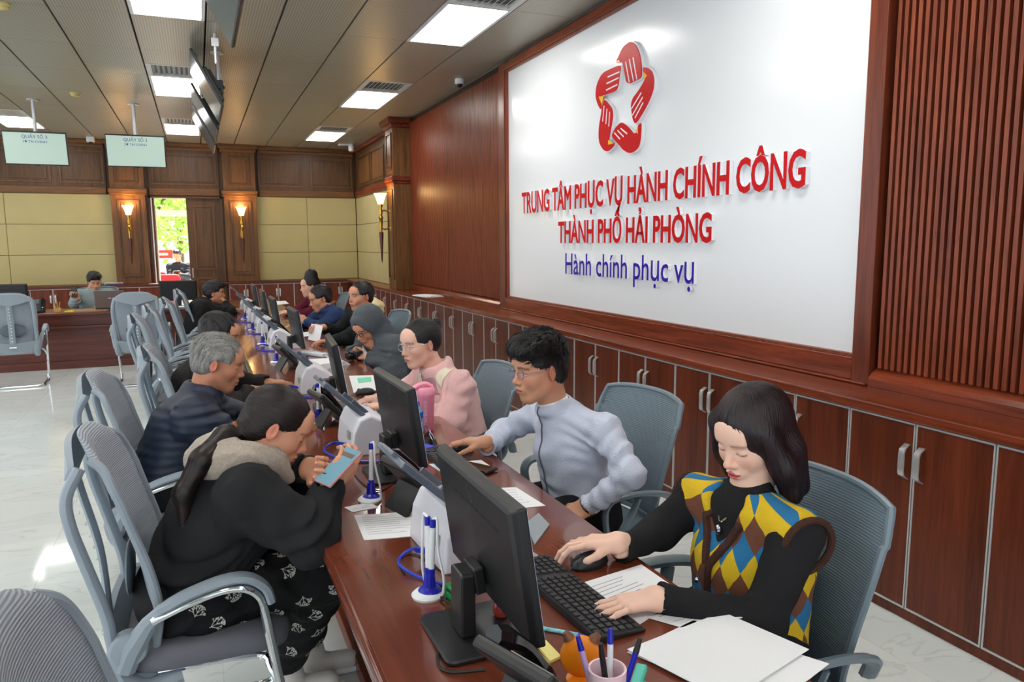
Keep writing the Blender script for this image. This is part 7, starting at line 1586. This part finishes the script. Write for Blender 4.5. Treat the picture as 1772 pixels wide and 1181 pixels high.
# logo: five hands forming a star
t = thing('sign_logo', 'red and yellow star logo of five joined hands on the white board', 'logo', (XW, 5.0, 2.6)); o0 = vec(t.location)
def lp(zx, zy): p = at_x(860+zx/2.362, 20+zy/2.362, XW-0.03); return (-(p[1]), p[2])
def smooth_poly(pts, it=2):
    for _ in range(it):
        q = []
        for i in range(len(pts)):
            a, b = pts[i], pts[(i+1) % len(pts)]; q += [(0.78*a[0]+0.22*b[0], 0.78*a[1]+0.22*b[1]), (0.22*a[0]+0.78*b[0], 0.22*a[1]+0.78*b[1])]
        pts = q
    return pts
HANDS = [[(487, 208), (497, 185), (515, 145), (547, 120), (568, 135), (585, 175), (592, 225), (592, 268), (580, 277), (562, 285), (545, 295), (530, 290), (525, 265), (514, 203), (500, 210)],
         [(506, 218), (470, 232), (430, 252), (408, 300), (403, 345), (412, 378), (425, 403), (428, 385), (417, 348), (455, 337), (488, 325), (497, 300), (500, 270), (506, 235)],
         [(440, 358), (455, 375), (470, 395), (475, 420), (470, 460), (462, 500), (455, 545), (480, 535), (482, 545), (465, 565), (450, 573), (435, 565), (420, 540), (416, 510), (418, 470), (425, 430), (432, 385)],
         [(510, 452), (500, 460), (485, 475), (475, 495), (470, 510), (485, 530), (500, 545), (515, 565), (540, 580), (560, 575), (580, 555), (588, 520), (590, 480), (590, 452), (575, 470), (572, 495), (560, 500), (545, 480), (530, 465)],
         [(597, 228), (615, 228), (635, 245), (643, 280), (640, 320), (625, 360), (608, 395), (590, 425), (566, 462), (556, 440), (552, 412), (548, 385), (555, 355), (575, 330), (600, 290), (612, 262), (598, 250)]]
SLITS = [[((528, 205), (543, 290)), ((543, 195), (560, 284)), ((558, 188), (574, 278))], [((455, 268), (503, 247)), ((450, 295), (500, 271)), ((448, 322), (494, 299))], [((440, 385), (434, 450)), ((452, 398), (447, 460)), ((463, 410), (459, 470))],
         [((508, 478), (534, 500)), ((495, 486), (520, 512)), ((482, 496), (505, 522))], [((592, 332), (552, 398)), ((598, 350), (556, 424)), ((600, 372), (566, 436))]]
YEL = [[(418, 348), (437, 346), (430, 380)], [(458, 525), (478, 540), (456, 545)], [(578, 470), (578, 500), (568, 490)], [(598, 243), (616, 262), (606, 275)], [(490, 205), (500, 198), (504, 208)]]
for k, poly in enumerate(HANDS):
    pp = smooth_poly([lp(*q) for q in poly]); cx = sum(p[0] for p in pp)/len(pp); cz = sum(p[1] for p in pp)/len(pp)
    hd = MB(o0).prism([(p[0], p[1]) for p in pp], FRS, 0.028, 0.034).build('hand_shape', M_RACR, t)
    MB(o0).prism([(p[0]+(p[0]-cx)*0.05, p[1]+(p[1]-cz)*0.05) for p in pp], FRS, 0.0005, 0.028).build('acrylic_back', M_WACR, hd)
    for a, b in SLITS[k]:
        a, b = vec(lp(*a)), vec(lp(*b)); d = nrm(b-a); n = vec((-d[1], d[0]))*0.005
        MB(o0).prism([tuple(a-n), tuple(b-n), tuple(b+n), tuple(a+n)], FRS, 0.033, 0.0355).build('finger_line', M_WACR, hd)
for y_ in YEL: MB(o0).prism([lp(*q) for q in y_], FRS, 0.03, 0.036).build('yellow_cuff', M_YACR, t)
# ================================================================== OUTSIDE THE DOOR
gr = struct(MB().box((-9, YB+0.25, -0.2), (9, 40, -0.03)).build('floor_outside', mat('paving', (190, 186, 176), 0.8)))
M_LEAF = mat('leaf', (150, 196, 84), 0.6, var=0.35, vscale=3, trans=0.0); M_LEAF.node_tree.nodes['Principled BSDF'].inputs['Subsurface Weight'].default_value = 0.0
M_BARK = mat('bark', (96, 80, 62), 0.9, var=0.2)
def tree(x, y, h, r, n, label, seed):
    t = thing('garden_tree', label, 'tree', (x, y, 0), 0, 'trees outside the doorway'); rs = np.random.RandomState(seed)
    MB().tube([(0, 0, -0.03), (0.05, 0, h*0.4), (0, 0.1, h*0.8)], [0.14, 0.1, 0.05], 8).build('trunk', M_BARK, t, smooth=True)
    for _ in range(4):
        a = rs.rand()*6.3; MB().tube([(0.03, 0, h*0.4), (math.cos(a)*r*0.4, math.sin(a)*r*0.4, h*0.65), (math.cos(a)*r*0.7, math.sin(a)*r*0.7, h*0.85)], [0.06, 0.04, 0.015], 6).build('branch', M_BARK, t, smooth=True)
    b = MB(); V = []; F = []
    for i in range(n):
        d = rs.randn(3); d /= np.linalg.norm(d); c = A3(0, 0, h*0.68)+d*A3(r, r, h*0.45)*rs.rand()**0.4
        u = nrm(rs.randn(3)); w = nrm(np.cross(u, rs.randn(3))); s = rs.uniform(0.07, 0.15); k = len(V)
        V += [c-u*s, c+w*s*0.45, c+u*s, c-w*s*0.45]; F.append((k, k+1, k+2, k+3))
    b.v = [tuple(v) for v in V]; b.f = F; o = b.build('foliage', M_LEAF, t); o['kind'] = 'stuff'
tree(-1.3, 21.5, 4.6, 1.8, 2600, 'leafy green tree seen at the left of the open doorway', 1)
tree(0.6, 24.5, 5.2, 2.2, 3000, 'leafy green tree further out seen through the open doorway', 2)
tree(-3.2, 27.0, 5.5, 2.6, 3000, 'pale green tree far out at the left of the doorway view', 3)
tree(-0.6, 30.0, 6.0, 2.8, 3000, 'distant green tree filling the doorway view', 4)
t = thing('canopy_beam', 'pale horizontal canopy beam outside above the doorway view', 'beam', (-0.6, 17.8, 2.2)); MB().box((-2.2, -0.06, 0), (2.2, 0.06, 0.12)).build('beam', mat('beam_paint', (214, 204, 186), 0.7), t); 
for x in (-2.1, 2.1): MB().box((x-0.05, -0.05, -2.23), (x+0.05, 0.05, 0)).build('post', MATS['beam_paint'], t)
# man with camera outside
y0 = 18.6; bx = J(311, 470, y0)[0]; zf = -0.03
P = Person('man in dark jacket photographing outside the open doorway', (bx, y0, zf), (196, 140, 112), 0.009, 0.008)
hc = A3(bx-0.03, y0, J(308, 441, y0)[2]-0.02); H = hc[2]; nk = A3(bx, y0, H-0.17); ch = A3(bx, y0, H-0.38); pe = A3(bx+0.02, y0, H-0.72)
sR, sL = A3(bx-0.19, y0, H-0.25), A3(bx+0.19, y0, H-0.25); eR, wR = A3(bx-0.20, y0-0.16, H-0.48), A3(bx-0.08, y0-0.32, H-0.38); eL, wL = A3(bx+0.17, y0-0.17, H-0.48), A3(bx-0.02, y0-0.30, H-0.42)
hips = [A3(bx-0.08, y0, H-0.80), A3(bx+0.10, y0, H-0.80)]; kn = [A3(bx-0.09, y0-0.02, H-1.15), A3(bx+0.11, y0-0.02, H-1.15)]; an = [A3(bx-0.09, y0, zf+0.1), A3(bx+0.11, y0, zf+0.1)]
P.head(hc, (-0.25, -0.95, -0.15), sc=1.0, hair='thick', neck=nk); P.hand(wR, A3(0.5, -0.6, 0.3), (-0.6, 0, 0.6), -1, curl=(40, 50, 30)); P.hand(wL, A3(-0.6, -0.5, 0.1), (0.3, 0.2, -0.8), 1, curl=(40, 50, 30))
skel(P, pe, ch, nk, ((sR, eR, wR), (sL, eL, wL)), list(zip(hips, kn, an))); P.done()
f = Field(); torso(f, pe, ch, nk, sL, sR, (0.16, 0.16), 1.3, 0.05, 0.085); sleeve(f, sR, eR, wR, (0.085, 0.07, 0.05), 0.005); sleeve(f, sL, eL, wL, (0.085, 0.07, 0.05), 0.005); P.wear('jacket', f, fabric('charcoal_cloth', (40, 44, 52), 0.8), 0.014, 0.005, 131)
P.wear('trousers', legs_field(hips, kn, an, (0.09, 0.07, 0.06)), fabric('beige_trousers', (176, 152, 128), 0.8), 0.014, 0.004, 132)
for a in an: shoe(P, A3(a[0], a[1], 0.09), -1, M_BLACK, d=A3(0, -1, 0))
t = thing('camera', 'black camera in the hands of the man outside', 'camera', tuple((wR+wL)/2+A3(0, -0.08, 0.02))); MB().box((-0.07, -0.03, -0.05), (0.07, 0.03, 0.05)).build('camera_body', M_BLACK, t, bevel=0.01); MB().lathe((0, -0.03, 0), [(0.035, 0), (0.035, -0.09)], 14, axis=(0, 1, 0)).build('lens', M_BLACKG, t, smooth=True)
p = J(300, 440, 23); t = thing('red_banner', 'small red banner outside beside the photographing man', 'banner', (p[0]-0.1, 20.5, 0)); zz = J(295, 440, 20.5)[2]
MB().box((-0.42, 0, zz-0.10), (0.16, 0.02, zz+0.10)).build('cloth', mat('red_cloth', (206, 52, 44), 0.7), t); MB().box((-0.3, -0.004, zz-0.03), (0.05, -0.001, zz+0.03)).build('text_band', mat('banner_pale', (240, 190, 170), 0.7), t); MB().cyl((-0.42, 0.01, -0.03), (-0.42, 0.01, zz+0.12), 0.015, n=8).cyl((0.16, 0.01, -0.03), (0.16, 0.01, zz+0.12), 0.015, n=8).build('pole_pair', M_ALU, t)
def out_chair(x, y, label):
    t = thing('banquet_chair', label, 'chair', (x, y, -0.03), 0, 'red chairs outside'); m = mat('red_cover', (176, 20, 40), 0.7)
    MB().rbox((-0.24, 0.2, 0.44), (0.24, 0.26, 1.0), 0.1, 1).build('backrest', m, t, smooth=True); MB().rbox((-0.24, -0.25, 0.40), (0.24, 0.22, 0.47), 0.05, 2).build('seat', m, t, smooth=True)
    for a, b in ((-1, -1), (1, -1), (-1, 1), (1, 1)): MB().cyl((a*0.2, b*0.2, 0), (a*0.2, b*0.2, 0.4), 0.014, n=8).build('leg', M_ALU, t)
q = J(291, 485, 17.2); out_chair(q[0], 17.2, 'red covered chair just outside the open doorway'); q = J(268, 476, 19.0); out_chair(q[0], 19.0, 'red covered chair outside at the left door edge')
